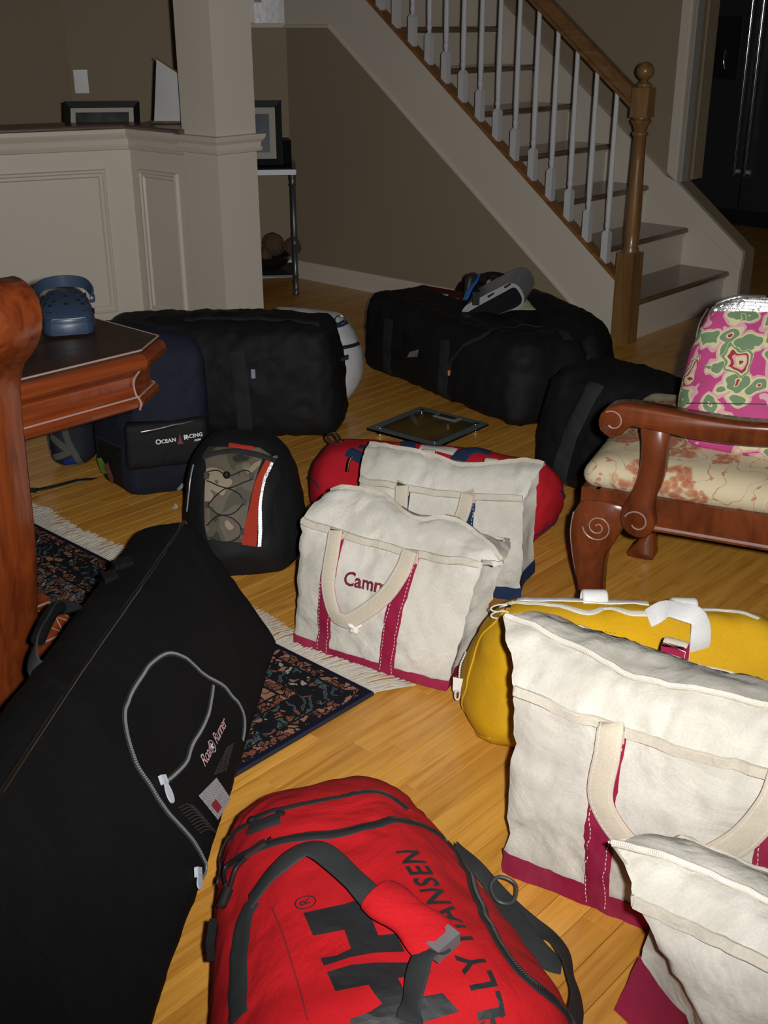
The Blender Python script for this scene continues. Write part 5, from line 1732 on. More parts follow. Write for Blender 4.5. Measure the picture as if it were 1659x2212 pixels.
for s_, sz, (x, y) in (('O', 0.0215, (342, 955)), ('CEAN', 0.0165, (364, 952)), ('R', 0.0215, (401, 945)), ('ACING', 0.0165, (419, 941)), ('.COM', 0.008, (426, 950))):
    print_on(FPB, text_mesh(s_, sz, spacing=1.05, bold=0.0004), FPB.seen(x, y)[0], U, V, 0.02, 0.0015).build('white_lettering', M_WHITEPRINT, po_)
print_on(FPB, poly_mesh([[(-0.010, -0.014), (0.009, -0.014), (0.004, -0.006), (0.001, 0.022), (-0.002, 0.006)]]), FPB.seen(389, 949)[0], U, V, 0.02, 0.0015).build('sail_emblem', plain('dull_red_ink', (0.16, 0.012, 0.02), 0.6), po_)
pv, pf = patch(OB, ([(300, 1000), (305, 1035), (308, 1068)], [(438, 985), (436, 1015), (432, 1048)]), 0.003, 10)
mesh_obj('mesh_pocket', pv, pf, fabric('navy_mesh', (0.012, 0.014, 0.022), weave=300, wd=0.003), ob)
# patch badges on the side
for cols, pts in (((0.10, 0.04, 0.05), [(197, 1003), (214, 990), (232, 1050), (216, 1052), (203, 1030)]), ((0.12, 0.28, 0.03), [(212, 990), (222, 988), (240, 1020), (240, 1042), (228, 1046), (222, 1020)]), ((0.14, 0.05, 0.045), [(226, 1005), (236, 998), (248, 1030), (246, 1042), (240, 1036)])):
    q = [OB.seen(x, y) for x, y in pts]
    mm = plain('badge_%d' % int(cols[1] * 1000), cols, 0.6, bump=(400, 0.001))
    print_px(OB, pts, 0.02, 0.005).build('sewn_badge', mm, ob)
lay(OB, [(207, 942), (230, 950), (262, 965)], 0.008, 0.003, 0.001).build('side_pocket_hem', M_BLACK_STRAP, ob, smooth=True)
pv, pf = patch(OB, ([(192, 945), (190, 985), (200, 1030), (214, 1048)], [(262, 968), (262, 1000), (266, 1040), (268, 1068)]), 0.0015, 6)
mesh_obj('side_pocket', pv, pf, M_BLACK, ob)
st_ = [(at(205, 1035, 0.03), ZV), (at(170, 1038, 0.006), ZV), (at(130, 1048, 0.006), ZV), (at(85, 1058, 0.006), ZV), (at(52, 1060, 0.012), ZV)]
b_, _, _ = free_band(st_, 0.022, 0.003, 30)
b_.build('loose_strap', M_BLACK_STRAP, ob, smooth=True)
MB().box(at(66, 1059, 0.014), (0.02, 0.0, 0), (0, 0.012, 0), (0, 0, 0.004)).build('strap_end_buckle', M_BLACKPLASTIC, ob)

# blue and grey small pack behind it, under the table
bp_ = thing('small_backpack', (-1.02, 3.60, 0), 'small blue and grey pack half hidden under the table', 'backpack')
BPB = pillow([(-1.10, 3.50, 0), (-0.97, 3.54, 0), (-0.96, 3.70, 0), (-1.10, 3.70, 0), (-1.13, 3.58, 0.30), (-0.98, 3.60, 0.30), (-0.96, 3.72, 0.30), (-1.12, 3.72, 0.30)], 0.05, 0.013, amp=0.006, sc=9, seed=1.9)
add_body('shell', BPB, fabric('dark_pack_nylon', (0.014, 0.016, 0.024), rough=0.7), bp_)
pv, pf = patch(BPB, ([(138, 995), (136, 1016)], [(165, 985), (178, 1016)]), 0.002, 6)
mesh_obj('blue_panel', pv, pf, fabric('royal_blue_nylon', (0.012, 0.03, 0.16)), bp_)
for pth in ([(98, 935), (104, 975), (100, 1000)], [(110, 940), (130, 960), (150, 975)], [(104, 990), (130, 985), (155, 975)], [(138, 925), (150, 960), (175, 1000)]):
    lay(BPB, pth, 0.022, 0.003, 0.0015).build('grey_webbing', fabric('grey_web', (0.075, 0.075, 0.07)), bp_, smooth=True)
lay(BPB, [(105, 1012), (140, 1020), (175, 1012)], 0.010, 0.003, 0.001).build('sole_band', fabric('grey_web', (0.075, 0.075, 0.07)), bp_, smooth=True)

# ================================================================== BLACK DUFFEL (left, in front of the column)
bd_ = thing('duffel_bag', (-0.5, 3.95, 0), 'black nylon duffel in front of the white column', 'duffel bag', 'duffel bags on the floor')
BD = pillow([(-1.05, 3.87, 0), (-0.165, 3.80, 0), (-0.125, 4.10, 0), (-1.0, 4.17, 0),
             (-1.00, 3.90, 0.37), (-0.195, 3.83, 0.39), (-0.165, 4.06, 0.40), (-0.97, 4.13, 0.39)], (0.045, 0.06, 0.06), 0.016, bulge=(0.015, 0.03, 0.025), amp=0.012, sc=5.5, seed=11.1, amp2=0.008)
add_body('shell', BD, M_BLACK, bd_)
lay(BD, [(510, 760), (520, 830), (528, 900), (532, 945)], 0.055, 0.002, 0.002).build('wrap_strap', M_BLACK_STRAP, bd_, smooth=True)
l, n = BD.seen(548, 806)
MB().box(l + n * 0.006, (0.007, 0, 0), (0, 0, 0.016), n * 0.002).build('woven_tag', plain('pale_tag', (0.22, 0.26, 0.34), 0.6), bd_)
l, n = BD.seen(738, 775)
MB().box(l + n * 0.012, n * 0.014, (0, 0.012, 0), (0, 0, 0.006)).build('side_buckle', M_BLACKPLASTIC, bd_)
lay(BD, [(400, 690), (500, 688), (600, 692), (690, 702)], 0.020, 0.002, 0.002).build('zip_flap', M_BLACK_STRAP, bd_, smooth=True)

# pale sail bag behind it
wb = thing('duffel_bag', (-0.25, 4.3, 0), 'pale grey-white round duffel with black band behind the black duffel', 'duffel bag', 'duffel bags on the floor')
WB = pillow([(-0.50, 4.16, 0), (-0.10, 4.13, 0), (-0.10, 4.46, 0), (-0.42, 4.50, 0), (-0.50, 4.18, 0.355), (-0.12, 4.16, 0.325), (-0.12, 4.40, 0.325), (-0.42, 4.44, 0.355)], (0.06, 0.14, 0.14), 0.016, bulge=(0.03, 0.01, 0.01), amp=0.006, sc=7, seed=2.7)
add_body('shell', WB, M_WHITEBAG, wb)
lay(WB, [(735, 752), (760, 747), (783, 738)], 0.014, 0.002, 0.0015).build('black_band', M_BLACK_STRAP, wb, smooth=True)
l, n = WB.seen(733, 696)
MB().tube([l + n * 0.012 + Vector((0.020 * math.cos(a), 0, 0.016 * math.sin(a))) for a in [2 * PI * i / 18 for i in range(18)]], 0.0028, 7, True).build('d_ring', M_CHROME, wb, smooth=True)
lay(WB, [(722, 704), (735, 702), (748, 695)], 0.022, 0.003, 0.002).build('ring_tab', M_NAVY, wb, smooth=True)

# ================================================================== BLACK BAGS BY THE STAIRS
fb1 = thing('duffel_bag', (0.35, 4.4, 0), 'long black duffel with small grey patch near the glass scale', 'duffel bag', 'duffel bags on the floor')
F1 = pillow([(-0.10, 4.67, 0), (0.465, 3.86, 0), (0.80, 4.06, 0), (0.20, 4.92, 0),
             (-0.075, 4.66, 0.345), (0.49, 3.92, 0.32), (0.75, 4.06, 0.30), (0.18, 4.86, 0.33)], (0.06, 0.07, 0.08), 0.018, bulge=(0.015, 0.02, -0.03), amp=0.016, sc=4.5, seed=14.2, amp2=0.008)
add_body('shell', F1, M_BLACK, fb1)
lay(F1, [(962, 735), (960, 790), (958, 850), (965, 895)], 0.055, 0.002, 0.002).build('wrap_strap', M_BLACK_STRAP, fb1, smooth=True)
lay(F1, [(842, 690), (835, 750), (838, 820)], 0.055, 0.002, 0.002).build('wrap_strap', M_BLACK_STRAP, fb1, smooth=True)
pv, pf = patch(F1, ([(886, 760), (880, 772)], [(905, 755), (903, 770)]), 0.002, 4)
mesh_obj('grey_patch', pv, pf, plain('grey_patch', (0.16, 0.15, 0.15), 0.7, bump=(300, 0.001)), fb1)
lay(F1, [(970, 800), (978, 775), (1000, 748), (1050, 722), (1110, 708), (1170, 703)], 0.014, 0.003, 0.0015).build('zip_flap', M_BLACK_STRAP, fb1, smooth=True)
l, n = F1.seen(972, 806)
MB().box(l + n * 0.004, (0.004, 0, 0), (0, 0, 0.010), n * 0.002).build('orange_pull', plain('orange_tab', (0.42, 0.14, 0.02), 0.6), fb1)
lay(F1, [(1195, 705), (1222, 712), (1230, 735)], 0.05, 0.002, 0.0015).build('end_tab', M_BLACK_STRAP, fb1, smooth=True)

fb2 = thing('duffel_bag', (0.68, 4.75, 0), 'black duffel lying against the wall under the stairs', 'duffel bag', 'duffel bags on the floor')
F2 = pillow([(0.28, 5.02, 0), (0.80, 4.20, 0), (0.96, 4.52, 0), (0.46, 5.30, 0),
             (0.30, 5.04, 0.30), (0.81, 4.28, 0.25), (0.92, 4.50, 0.26), (0.45, 5.24, 0.31)], (0.07, 0.09, 0.09), 0.018, bulge=(0.015, 0.02, 0.03), amp=0.012, sc=5, seed=17.0, amp2=0.008)
add_body('shell', F2, M_BLACK, fb2)
# red cloth with a reflective tab on top
rj = thing('red_jacket', aty(945, 640, 4.85), 'dark red folded jacket with reflective tab on the black duffels', 'jacket')
RJ = pillow([aty(890, 652, 4.78), aty(1000, 690, 4.62), aty(1010, 650, 4.92), aty(905, 628, 5.0), aty(895, 634, 4.80), aty(1005, 665, 4.64), aty(1015, 630, 4.92), aty(910, 614, 5.0)], 0.02, 0.012, amp=0.006, sc=9, seed=3.9, zmin=0)
add_body('cloth', RJ, fabric('dark_red_cloth', (0.12, 0.010, 0.008), wrinkle=0.006), rj)
retro_sheet(RJ, [(955, 637), (955, 646)], [(968, 638), (968, 646)], 0.006, 0.003).build('reflective_tab', M_RETRO, rj)
lay(RJ, [(967, 642), (980, 646), (990, 648)], 0.010, 0.002, 0.003).build('white_cord', M_WHITEPRINT, rj, smooth=True)
# strapped grey case on top
gc = thing('gear_case', aty(1080, 690, 4.55), 'silver and black strapped gear case resting on the black duffel', 'gear case')
def GY(x, y, Y=4.45): return aty(x, y, Y)
outer = [(1000, 697), (996, 682), (1000, 668), (1015, 655), (1090, 616), (1108, 612), (1122, 620), (1132, 640), (1130, 658), (1112, 668)]
inner = [(1008, 695), (1005, 684), (1012, 673), (1090, 630), (1110, 620), (1120, 628), (1128, 645), (1122, 658), (1090, 672), (1040, 686)]
gd_ = Vector((0.35, 0.80, 0.25)).normalized() * 0.14
oc = catmull([GY(x, y) for x, y in outer], 44, True)
ic = catmull([GY(x, y) for x, y in inner], 44, True)
cen = sum(oc, Vector()) / len(oc)
gm = MB().prism(oc, gd_)
gm.build('silver_shell', plain('satin_silver', (0.34, 0.34, 0.36), 0.35, 0.6), gc, smooth=True)
MB().prism([p - gd_ * 0.02 for p in ic], -gd_.normalized() * 0.006).build('black_face', plain('black_rubber', (0.008, 0.009, 0.009), 0.85, spec=0.1), gc, smooth=True)
for a, b2 in (((1068, 606), (1098, 622)), ((1030, 626), (1062, 642))):
    d0, d1 = GY(a[0], a[1], 4.62), GY(b2[0], b2[1], 4.44)
    MB().ribbon([d0.lerp(d1, t / 6) + ZV * 0.006 for t in range(7)], [Vector((-0.3, -0.6, 0.7))] * 7, 0.028, 0.006).build('clamp_strap', M_BLACKPLASTIC, gc, smooth=True)
MB().box(GY(1028, 642, 4.44), (0.014, 0, 0), (0, 0.01, 0.004), (0, 0, 0.026)).build('buckle', M_BLACKPLASTIC, gc)
b_, _, _ = free_band([(GY(1005, 648, 4.48), Vector((-0.6, -0.6, 0.3))), (GY(1016, 625, 4.52), Vector((-0.6, -0.6, 0.3))), (GY(1028, 608, 4.56), Vector((-0.6, -0.6, 0.3))), (GY(1034, 596, 4.6), Vector((-0.6, -0.6, 0.3)))], 0.022, 0.006, 20)
b_.build('blue_strap', plain('bright_blue', (0.03, 0.13, 0.42), 0.5), gc, smooth=True)
hd = pillow([GY(999, 655, 4.52), GY(1012, 652, 4.52), GY(1016, 650, 4.62), GY(1002, 652, 4.62), GY(1004, 590, 4.56), GY(1032, 586, 4.56), GY(1036, 586, 4.66), GY(1008, 590, 4.66)], 0.025, 0.01, amp=0.002, seed=2, zmin=0)
add_body('black_hinge_arm', hd, plain('dark_grey_plastic', (0.02, 0.02, 0.02), 0.4), gc)
b_, _, _ = free_band([(GY(1040, 612, 4.68), Vector((0, -0.8, 0.6))), (GY(1050, 598, 4.70), Vector((0, -0.6, 0.8))), (GY(1070, 596, 4.70), Vector((0, -0.4, 0.9))), (GY(1100, 604, 4.66), Vector((0, -0.4, 0.9))), (GY(1125, 616, 4.6), Vector((0.3, -0.4, 0.9)))], 0.03, 0.012, 30)
b_.build('top_loop', M_BLACKPLASTIC, gc, smooth=True)
# pale green striped cloth tucked behind it
gcl = thing('folded_cloth', aty(1140, 665, 4.75), 'pale green striped cloth tucked behind the gear case', 'cloth')
def stripe_mat():
    m, nt, b = nodes_of('green_stripe')
    w = nd(nt, 'ShaderNodeTexWave'); w.inputs['Scale'].default_value = 40
    nt.links.new(obj_coord(nt), w.inputs[0])
    r = ramp(nt, [(0.3, (0.30, 0.33, 0.16)), (0.6, (0.42, 0.38, 0.25))]); nt.links.new(w.outputs[0], r.inputs[0]); nt.links.new(r.outputs[0], b.inputs['Base Color'])
    b.inputs['Roughness'].default_value = 0.9
    return m
GC = pillow([aty(1040, 672, 4.64), aty(1165, 672, 4.58), aty(1160, 664, 4.72), aty(1040, 664, 4.76), aty(1050, 602, 4.78), aty(1128, 636, 4.72), aty(1128, 630, 4.8), aty(1055, 600, 4.84)], 0.02, 0.012, amp=0.004, sc=10, seed=5.1, zmin=0)
add_body('cloth', GC, stripe_mat(), gcl)

# black duffel behind the armchair
fb3 = thing('duffel_bag', (0.9, 3.25, 0), 'black duffel with wide strap behind the carved armchair', 'duffel bag', 'duffel bags on the floor')
F3 = pillow([(0.45, 3.44, 0), (1.06, 2.79, 0), (1.32, 3.02, 0), (0.70, 3.69, 0),
             (0.50, 3.46, 0.36), (1.05, 2.86, 0.30), (1.25, 3.02, 0.31), (0.72, 3.63, 0.37)], (0.08, 0.09, 0.09), 0.016, bulge=(0.02, 0.02, 0.03), amp=0.014, sc=5, seed=20.3, amp2=0.008)
add_body('shell', F3, M_BLACK, fb3)
lay(F3, [(1290, 830), (1262, 880), (1235, 930), (1220, 985), (1210, 1040)], 0.055, 0.002, 0.002).build('wrap_strap', M_CHAR_STRAP, fb3, smooth=True)

# ================================================================== GLASS BATHROOM SCALE
sc_ = thing('bathroom_scale', (0.15, 3.88, 0), 'square glass bathroom scale lying on the floor', 'scale')
s0, s1_, s2, s3 = [at(x, y, 0.032) for x, y in ((798, 918), (905, 885), (1043, 921), (955, 958))]
cs_ = (s0 + s1_ + s2 + s3) / 4
e1 = ((s2 - s1_) + (s3 - s0)).normalized(); e1.z = 0; e1.normalize(); e2 = Vector((-e1.y, e1.x, 0))
hs = 0.155
sqc = [cs_ + e1 * i * hs + e2 * j * hs for i, j in ((-1, -1), (1, -1), (1, 1), (-1, 1))]
for p in sqc: p.z = 0.024
def glass():
    m, nt, b = nodes_of('clear_glass')
    b.inputs['Base Color'].default_value = (0.82, 0.93, 0.91, 1)
    b.inputs['Transmission Weight'].default_value = 1.0
    b.inputs['Roughness'].default_value = 0.03
    b.inputs['IOR'].default_value = 1.45
    n = nd(nt, 'ShaderNodeTexNoise'); n.inputs['Scale'].default_value = 20
    nt.links.new(obj_coord(nt), n.inputs[0])
    nt.links.new(mixc(nt, n.outputs[0], (0.80, 0.92, 0.90), (0.84, 0.94, 0.92)), b.inputs['Base Color'])
    return m
MB().prism(sqc, ZV * 0.008).build('glass_plate', glass(), sc_)
MPAINT = plain('scale_frame_print', (0.10, 0.13, 0.145), 0.3)
for k in range(4):
    a, b2 = sqc[k], sqc[(k + 1) % 4]
    d = (b2 - a).normalized(); inn = Vector((-d.y, d.x, 0))
    if (cs_ - a).dot(inn) < 0: inn = -inn
    z = ZV * 0.0085
    MB().prism([a + z, b2 + z, b2 - d * 0.03 + inn * 0.03 + z, a + d * 0.03 + inn * 0.03 + z], ZV * 0.0008).build('frame_band', MPAINT, sc_)
for i, j in ((-1, -1), (1, -1), (1, 1), (-1, 1)):
    p = cs_ + e1 * i * 0.122 + e2 * j * 0.122; p.z = 0.0
    MB().lathe(p, [(0.014, 0.0), (0.017, 0.004), (0.017, 0.014), (0.013, 0.0235)], 18).build('foot', M_CHROME, sc_, smooth=True)
    MB().lathe(p, [(0.012, 0.0322), (0.012, 0.0345), (0.008, 0.036), (0.001, 0.0362)], 18).build('load_cell_cap', M_CHROME, sc_, smooth=True)
dsp = cs_ + e2 * 0.115; dsp.z = 0.0335
MB().box(dsp, e1 * 0.05, e2 * 0.02, ZV * 0.0022).build('display_housing', plain('silver_plastic', (0.3, 0.32, 0.33), 0.35, 0.4), sc_)
MB().box(dsp + ZV * 0.003, e1 * 0.036, e2 * 0.012, ZV * 0.0008).build('display_window', plain('lcd', (0.03, 0.035, 0.03), 0.2), sc_)

# loose paper tags beside the camouflage pack
for k, (pts, lab) in enumerate((([(382, 1058), (402, 1038), (398, 1052), (386, 1064)], 'white paper tag sticking out behind the camouflage backpack'), ([(372, 1098), (380, 1090), (384, 1096), (376, 1102)], 'tiny white scrap on the floor left of the camouflage backpack'))):
    z = 0.03 if k == 0 else 0.004
    P_ = [at(x, y, z) for x, y in pts]
    P_ = [p + ZV * 0.006 * (i % 2) for i, p in enumerate(P_)]
    tg = thing('paper_tag', sum(P_, Vector()) / 4 - ZV * z, lab, 'paper')
    MB().prism([p - ZV * (z - 0.002) * (0 if k == 0 else 1) for p in P_], ZV * 0.0012).build('paper', plain('white_paper', (0.6, 0.6, 0.62), 0.6), tg)

# ================================================================== CARVED ARMCHAIR
AC_O = Vector((0.475, 2.342, 0))
AF = Vector((-0.905, 0.426, 0)).normalized()                 # forward
AW = Vector((0.426, 0.905, 0)).normalized()                  # across, away from the viewer
ach = thing('armchair', AC_O + AW * 0.28 - AF * 0.2, 'carved cherry armchair with floral cushion and scroll arms', 'armchair')


def AP(f, w, z):
    return AC_O + AF * f + AW * w + ZV * z


M_ACW = wood('armchair_cherry', (0.06, 0.013, 0.004), (0.15, 0.034, 0.009), 0.28, (22, 22, 8), coat=0.25)


def slab(prof, w0, w1, name, parent, mat=None, smooth_pts=None):
    """side profile (f, z) given thickness from w0 to w1, edges eased"""
    P = catmull([Vector((f, z, 0)) for f, z in prof], smooth_pts, True) if smooth_pts else [Vector((f, z, 0)) for f, z in prof]
    n = len(P)
    c = sum(P, Vector()) / n
    vs, fs = [], []
    e = 0.004
    for k, (w, sh) in enumerate(((w0, e), (w0 + e, 0), (w1 - e, 0), (w1, e))):
        for i, p in enumerate(P):
            q = p
            if sh:
                t = (P[(i + 1) % n] - P[i - 1]).normalized()
                nr = Vector((t.y, -t.x, 0))
                # inward side
                a2 = sum((P[j].x * P[(j + 1) % n].y - P[(j + 1) % n].x * P[j].y) for j in range(n))
                q = p - nr * sh * (1 if a2 > 0 else -1)
            vs.append(AP(q.x, w, q.y))
    for k in range(3):
        for i in range(n):
            i2 = (i + 1) % n
            fs.append((k * n + i, k * n + i2, (k + 1) * n + i2, (k + 1) * n + i))
    fs.append(tuple(range(n - 1, -1, -1))); fs.append(tuple(range(3 * n, 4 * n)))
    return mesh_obj(name, vs, fs, mat or M_ACW, parent, True)


def spiral(cf, cz, r0, r1, turns, w, name, parent, a0=0.0, sgn=1, rad=0.0016, P=AP):
    pts = []
    for i in range(40):
        t = i / 39
        a = a0 + sgn * turns * 2 * PI * t
        r = r0 + (r1 - r0) * t
        pts.append(P(cf + r * math.cos(a), w, cz + r * math.sin(a)))
    return MB().tube(pts, rad, 6).build(name, M_GROOVE, parent, smooth=True)


def cabriole(w, parent_name='front_leg'):
    prof = [(-0.062, 0.385), (0.018, 0.385), (0.036, 0.368), (0.047, 0.335), (0.048, 0.295), (0.040, 0.24), (0.026, 0.18), (0.014, 0.12), (0.008, 0.07), (0.016, 0.04), (0.034, 0.02), (0.034, 0.0), (-0.034, 0.0), (-0.036, 0.03), (-0.034, 0.07), (-0.032, 0.13), (-0.030, 0.20), (-0.034, 0.255), (-0.048, 0.285), (-0.060, 0.315), (-0.066, 0.35)]
    o = slab(prof, w - 0.026, w + 0.026, parent_name, ach, smooth_pts=70)
    spiral(-0.012, 0.325, 0.004, 0.034, 1.9, w - 0.0265, 'carved_scroll', o, 0.5)
    for k in range(4):
        z0 = 0.36 - 0.01 * k
        MB().tube(catmull([AP(0.046 - 0.002 * k, w - 0.02 + 0.011 * k, 0.35), AP(0.05 - 0.002 * k, w - 0.02 + 0.011 * k, 0.30), AP(0.040, w - 0.016 + 0.009 * k, 0.23), AP(0.026, w - 0.010 + 0.006 * k, 0.17)], 14), 0.0016, 6).build('carved_vein', M_GROOVE, o, smooth=True)
    return o


cabriole(0.0)
cabriole(0.56)
for w in (0.0, 0.56):
    slab([(-0.46, 0.40), (-0.42, 0.40), (-0.425, 0.2), (-0.455, 0.0), (-0.49, 0.0), (-0.465, 0.2)], w - 0.02, w + 0.02, 'rear_leg', ach)
def rail(p0, p1, z0, z1, th, name):
    d = (p1 - p0).normalized(); s = ZV.cross(d)
    o = MB().prism([p0 - s * th + ZV * z0, p0 + s * th + ZV * z0, p0 + s * th + ZV * z1, p0 - s * th + ZV * z1], p1 - p0).build(name, M_ACW, ach)
    return o
r1_ = rail(AP(0.0, 0, 0), AP(-0.46, 0, 0), 0.335, 0.412, 0.017, 'side_rail')
MB().tube([AP(-0.045, -0.018, 0.344), AP(-0.44, -0.018, 0.344)], 0.0035, 6).build('rail_bead', M_GROOVE, r1_, smooth=True)
MB().tube([AP(-0.045, -0.018, 0.356), AP(-0.44, -0.018, 0.356)], 0.0015, 6).build('rail_bead', M_ACW, r1_, smooth=True)
rail(AP(0.0, 0.56, 0), AP(-0.46, 0.56, 0), 0.335, 0.412, 0.017, 'side_rail')
rail(AP(0.012, -0.02, 0), AP(0.012, 0.58, 0), 0.335, 0.412, 0.02, 'front_rail')
rail(AP(-0.44, 0.0, 0), AP(-0.44, 0.56, 0), 0.335, 0.412, 0.017, 'back_rail')
# arms with front scrolls
for w in (-0.038, 0.598):
    back = 0.0 if w < 0.2 else 0.22                # the far arm starts further back
    arm = [(-0.46, 0.635), (-0.38, 0.618), (-0.28, 0.610), (-0.18, 0.615), (-0.09, 0.624), (-0.03, 0.626), (0.008, 0.616), (0.026, 0.592), (0.022, 0.566), (0.002, 0.552), (-0.02, 0.556), (-0.034, 0.574), (-0.04, 0.582), (-0.08, 0.580), (-0.18, 0.568), (-0.28, 0.565), (-0.38, 0.572), (-0.46, 0.588)]
    arm = [(max(f - 0.032 - back, -0.53) if f < -0.4 else (f - 0.032) * (1 - back * 0.0) - back * (1 + min(0, f) / 0.46), z + 0.014 * max(0.0, -f - 0.08) / 0.3) for f, z in arm]
    o = slab(arm, w - 0.027, w + 0.027, 'arm', ach, smooth_pts=90)
    spiral(-0.036 - back, 0.588, 0.024, 0.012, 0.72, w - 0.0275, 'carved_scroll', o, 0.9)
    sup = [(-0.056, 0.59), (-0.108, 0.59), (-0.107, 0.53), (-0.104, 0.49), (-0.096, 0.455), (-0.084, 0.425), (-0.080, 0.395), (-0.084, 0.362), (-0.070, 0.336), (-0.044, 0.330), (-0.020, 0.342), (-0.010, 0.368), (-0.018, 0.400), (-0.034, 0.432), (-0.046, 0.465), (-0.052, 0.50), (-0.055, 0.545)]
    sup = [(f - 0.040 - back - 0.02 * (0.59 - z) / 0.26, z) for f, z in sup]
    wi = -0.022 if w < 0.2 else 0.022
    o2 = slab(sup, w - 0.020, w + 0.018, 'arm_support', ach, smooth_pts=70)
    spiral(-0.104 - back, 0.366, 0.012, 0.028, 0.85, w - 0.0205, 'carved_scroll', o2, -0.6, -1)
# back
for w in (0.02, 0.54):
    slab([(-0.425, 0.40), (-0.465, 0.40), (-0.53, 0.75), (-0.60, 1.05), (-0.57, 1.05), (-0.49, 0.75)], w - 0.022, w + 0.022, 'back_stile', ach)
rail(AP(-0.58, 0.0, 0), AP(-0.58, 0.56, 0), 0.98, 1.06, 0.02, 'crest_rail')


def floral(name, ground, cols, sc=1.0):
    m, nt, b = nodes_of(name)
    co = obj_coord(nt, (sc, sc, sc))
    dz = nd(nt, 'ShaderNodeTexNoise'); dz.inputs['Scale'].default_value = 14; nt.links.new(co, dz.inputs[0])
    add = nd(nt, 'ShaderNodeVectorMath', operation='MULTIPLY_ADD')
    nt.links.new(dz.outputs[1], add.inputs[0]); add.inputs[1].default_value = (0.07, 0.07, 0.07); nt.links.new(co, add.inputs[2])
    # blossoms
    v = nd(nt, 'ShaderNodeTexVoronoi'); v.inputs['Scale'].default_value = 9.5; nt.links.new(add.outputs[0], v.inputs[0])
    petals = nd(nt, 'ShaderNodeTexVoronoi'); petals.inputs['Scale'].default_value = 60; nt.links.new(add.outputs[0], petals.inputs[0])
    pr = ramp(nt, [(0.0, cols[0]), (0.35, cols[1]), (0.6, cols[2]), (0.8, ground)]); nt.links.new(petals.outputs['Distance'], pr.inputs[0])
    inside = ramp(nt, [(0.0, (1, 1, 1)), (0.36, (1, 1, 1)), (0.44, (0, 0, 0))]); nt.links.new(v.outputs['Distance'], inside.inputs[0])
    sel = math_node(nt, 'GREATER_THAN', v.outputs['Color'], 0.25)
    f1 = math_node(nt, 'MULTIPLY', inside.outputs[0], sel)
    f1 = math_node(nt, 'MULTIPLY', f1, 0.8)
    # vines: thin contour lines
    nv = nd(nt, 'ShaderNodeTexNoise'); nv.inputs['Scale'].default_value = 9; nv.inputs['Detail'].default_value = 2.5; nt.links.new(co, nv.inputs[0])
    ln = math_node(nt, 'MULTIPLY', math_node(nt, 'ABSOLUTE', math_node(nt, 'SINE', math_node(nt, 'MULTIPLY', nv.outputs[0], 24.0))), 0.12)
    f2 = math_node(nt, 'MULTIPLY', math_node(nt, 'LESS_THAN', ln, 0.012), 0.6)
    # leaf stipple
    lf = nd(nt, 'ShaderNodeTexVoronoi'); lf.inputs['Scale'].default_value = 34; nt.links.new(add.outputs[0], lf.inputs[0])
    near_vine = math_node(nt, 'LESS_THAN', ln, 0.06)
    f3 = math_node(nt, 'MULTIPLY', math_node(nt, 'LESS_THAN', lf.outputs['Distance'], 0.26), near_vine)
    f3 = math_node(nt, 'MULTIPLY', f3, 0.8)
    g2 = mixc(nt, dz.outputs[0], tuple(x * 0.9 for x in ground), tuple(x * 1.06 for x in ground))
    c = mixc(nt, f3, g2, cols[2])
    c = mixc(nt, f2, c, cols[1])
    c = mixc(nt, f1, c, pr.outputs[0])
    nt.links.new(c, b.inputs['Base Color'])
    b.inputs['Roughness'].default_value = 0.85; b.inputs['Specular IOR Level'].default_value = 0.15
    return m


M_FLORAL = floral('floral_upholstery', (0.44, 0.375, 0.25), ((0.30, 0.018, 0.018), (0.28, 0.06, 0.03), (0.32, 0.13, 0.055)))
CU = pillow([AP(0.045, -0.016, 0.405), AP(0.045, 0.576, 0.405), AP(-0.42, 0.576, 0.405), AP(-0.42, -0.016, 0.405), AP(0.030, -0.012, 0.472), AP(0.030, 0.572, 0.472), AP(-0.42, 0.572, 0.472), AP(-0.42, -0.012, 0.472)], (0.04, 0.04, 0.034), 0.014, bulge=(0.0, 0.004, 0.03), amp=0.003, sc=8, seed=3.0, zmin=0.4)
add_body('seat_cushion', CU, M_FLORAL, ach)
BK = pillow([AP(-0.44, 0.05, 0.46), AP(-0.44, 0.51, 0.46), AP(-0.48, 0.51, 0.46), AP(-0.48, 0.05, 0.46), AP(-0.53, 0.05, 0.97), AP(-0.53, 0.51, 0.97), AP(-0.57, 0.51, 0.97), AP(-0.57, 0.05, 0.97)], 0.02, 0.02, amp=0.002, zmin=0.3)
add_body('back_cushion', BK, M_FLORAL, ach)

# ------------------------------------------------------------------ patterned bag on the seat
pk = thing('patterned_bag', (0.78, 2.45, 0.48), 'pink and green patterned cloth bag with reflective strip on the armchair', 'bag')


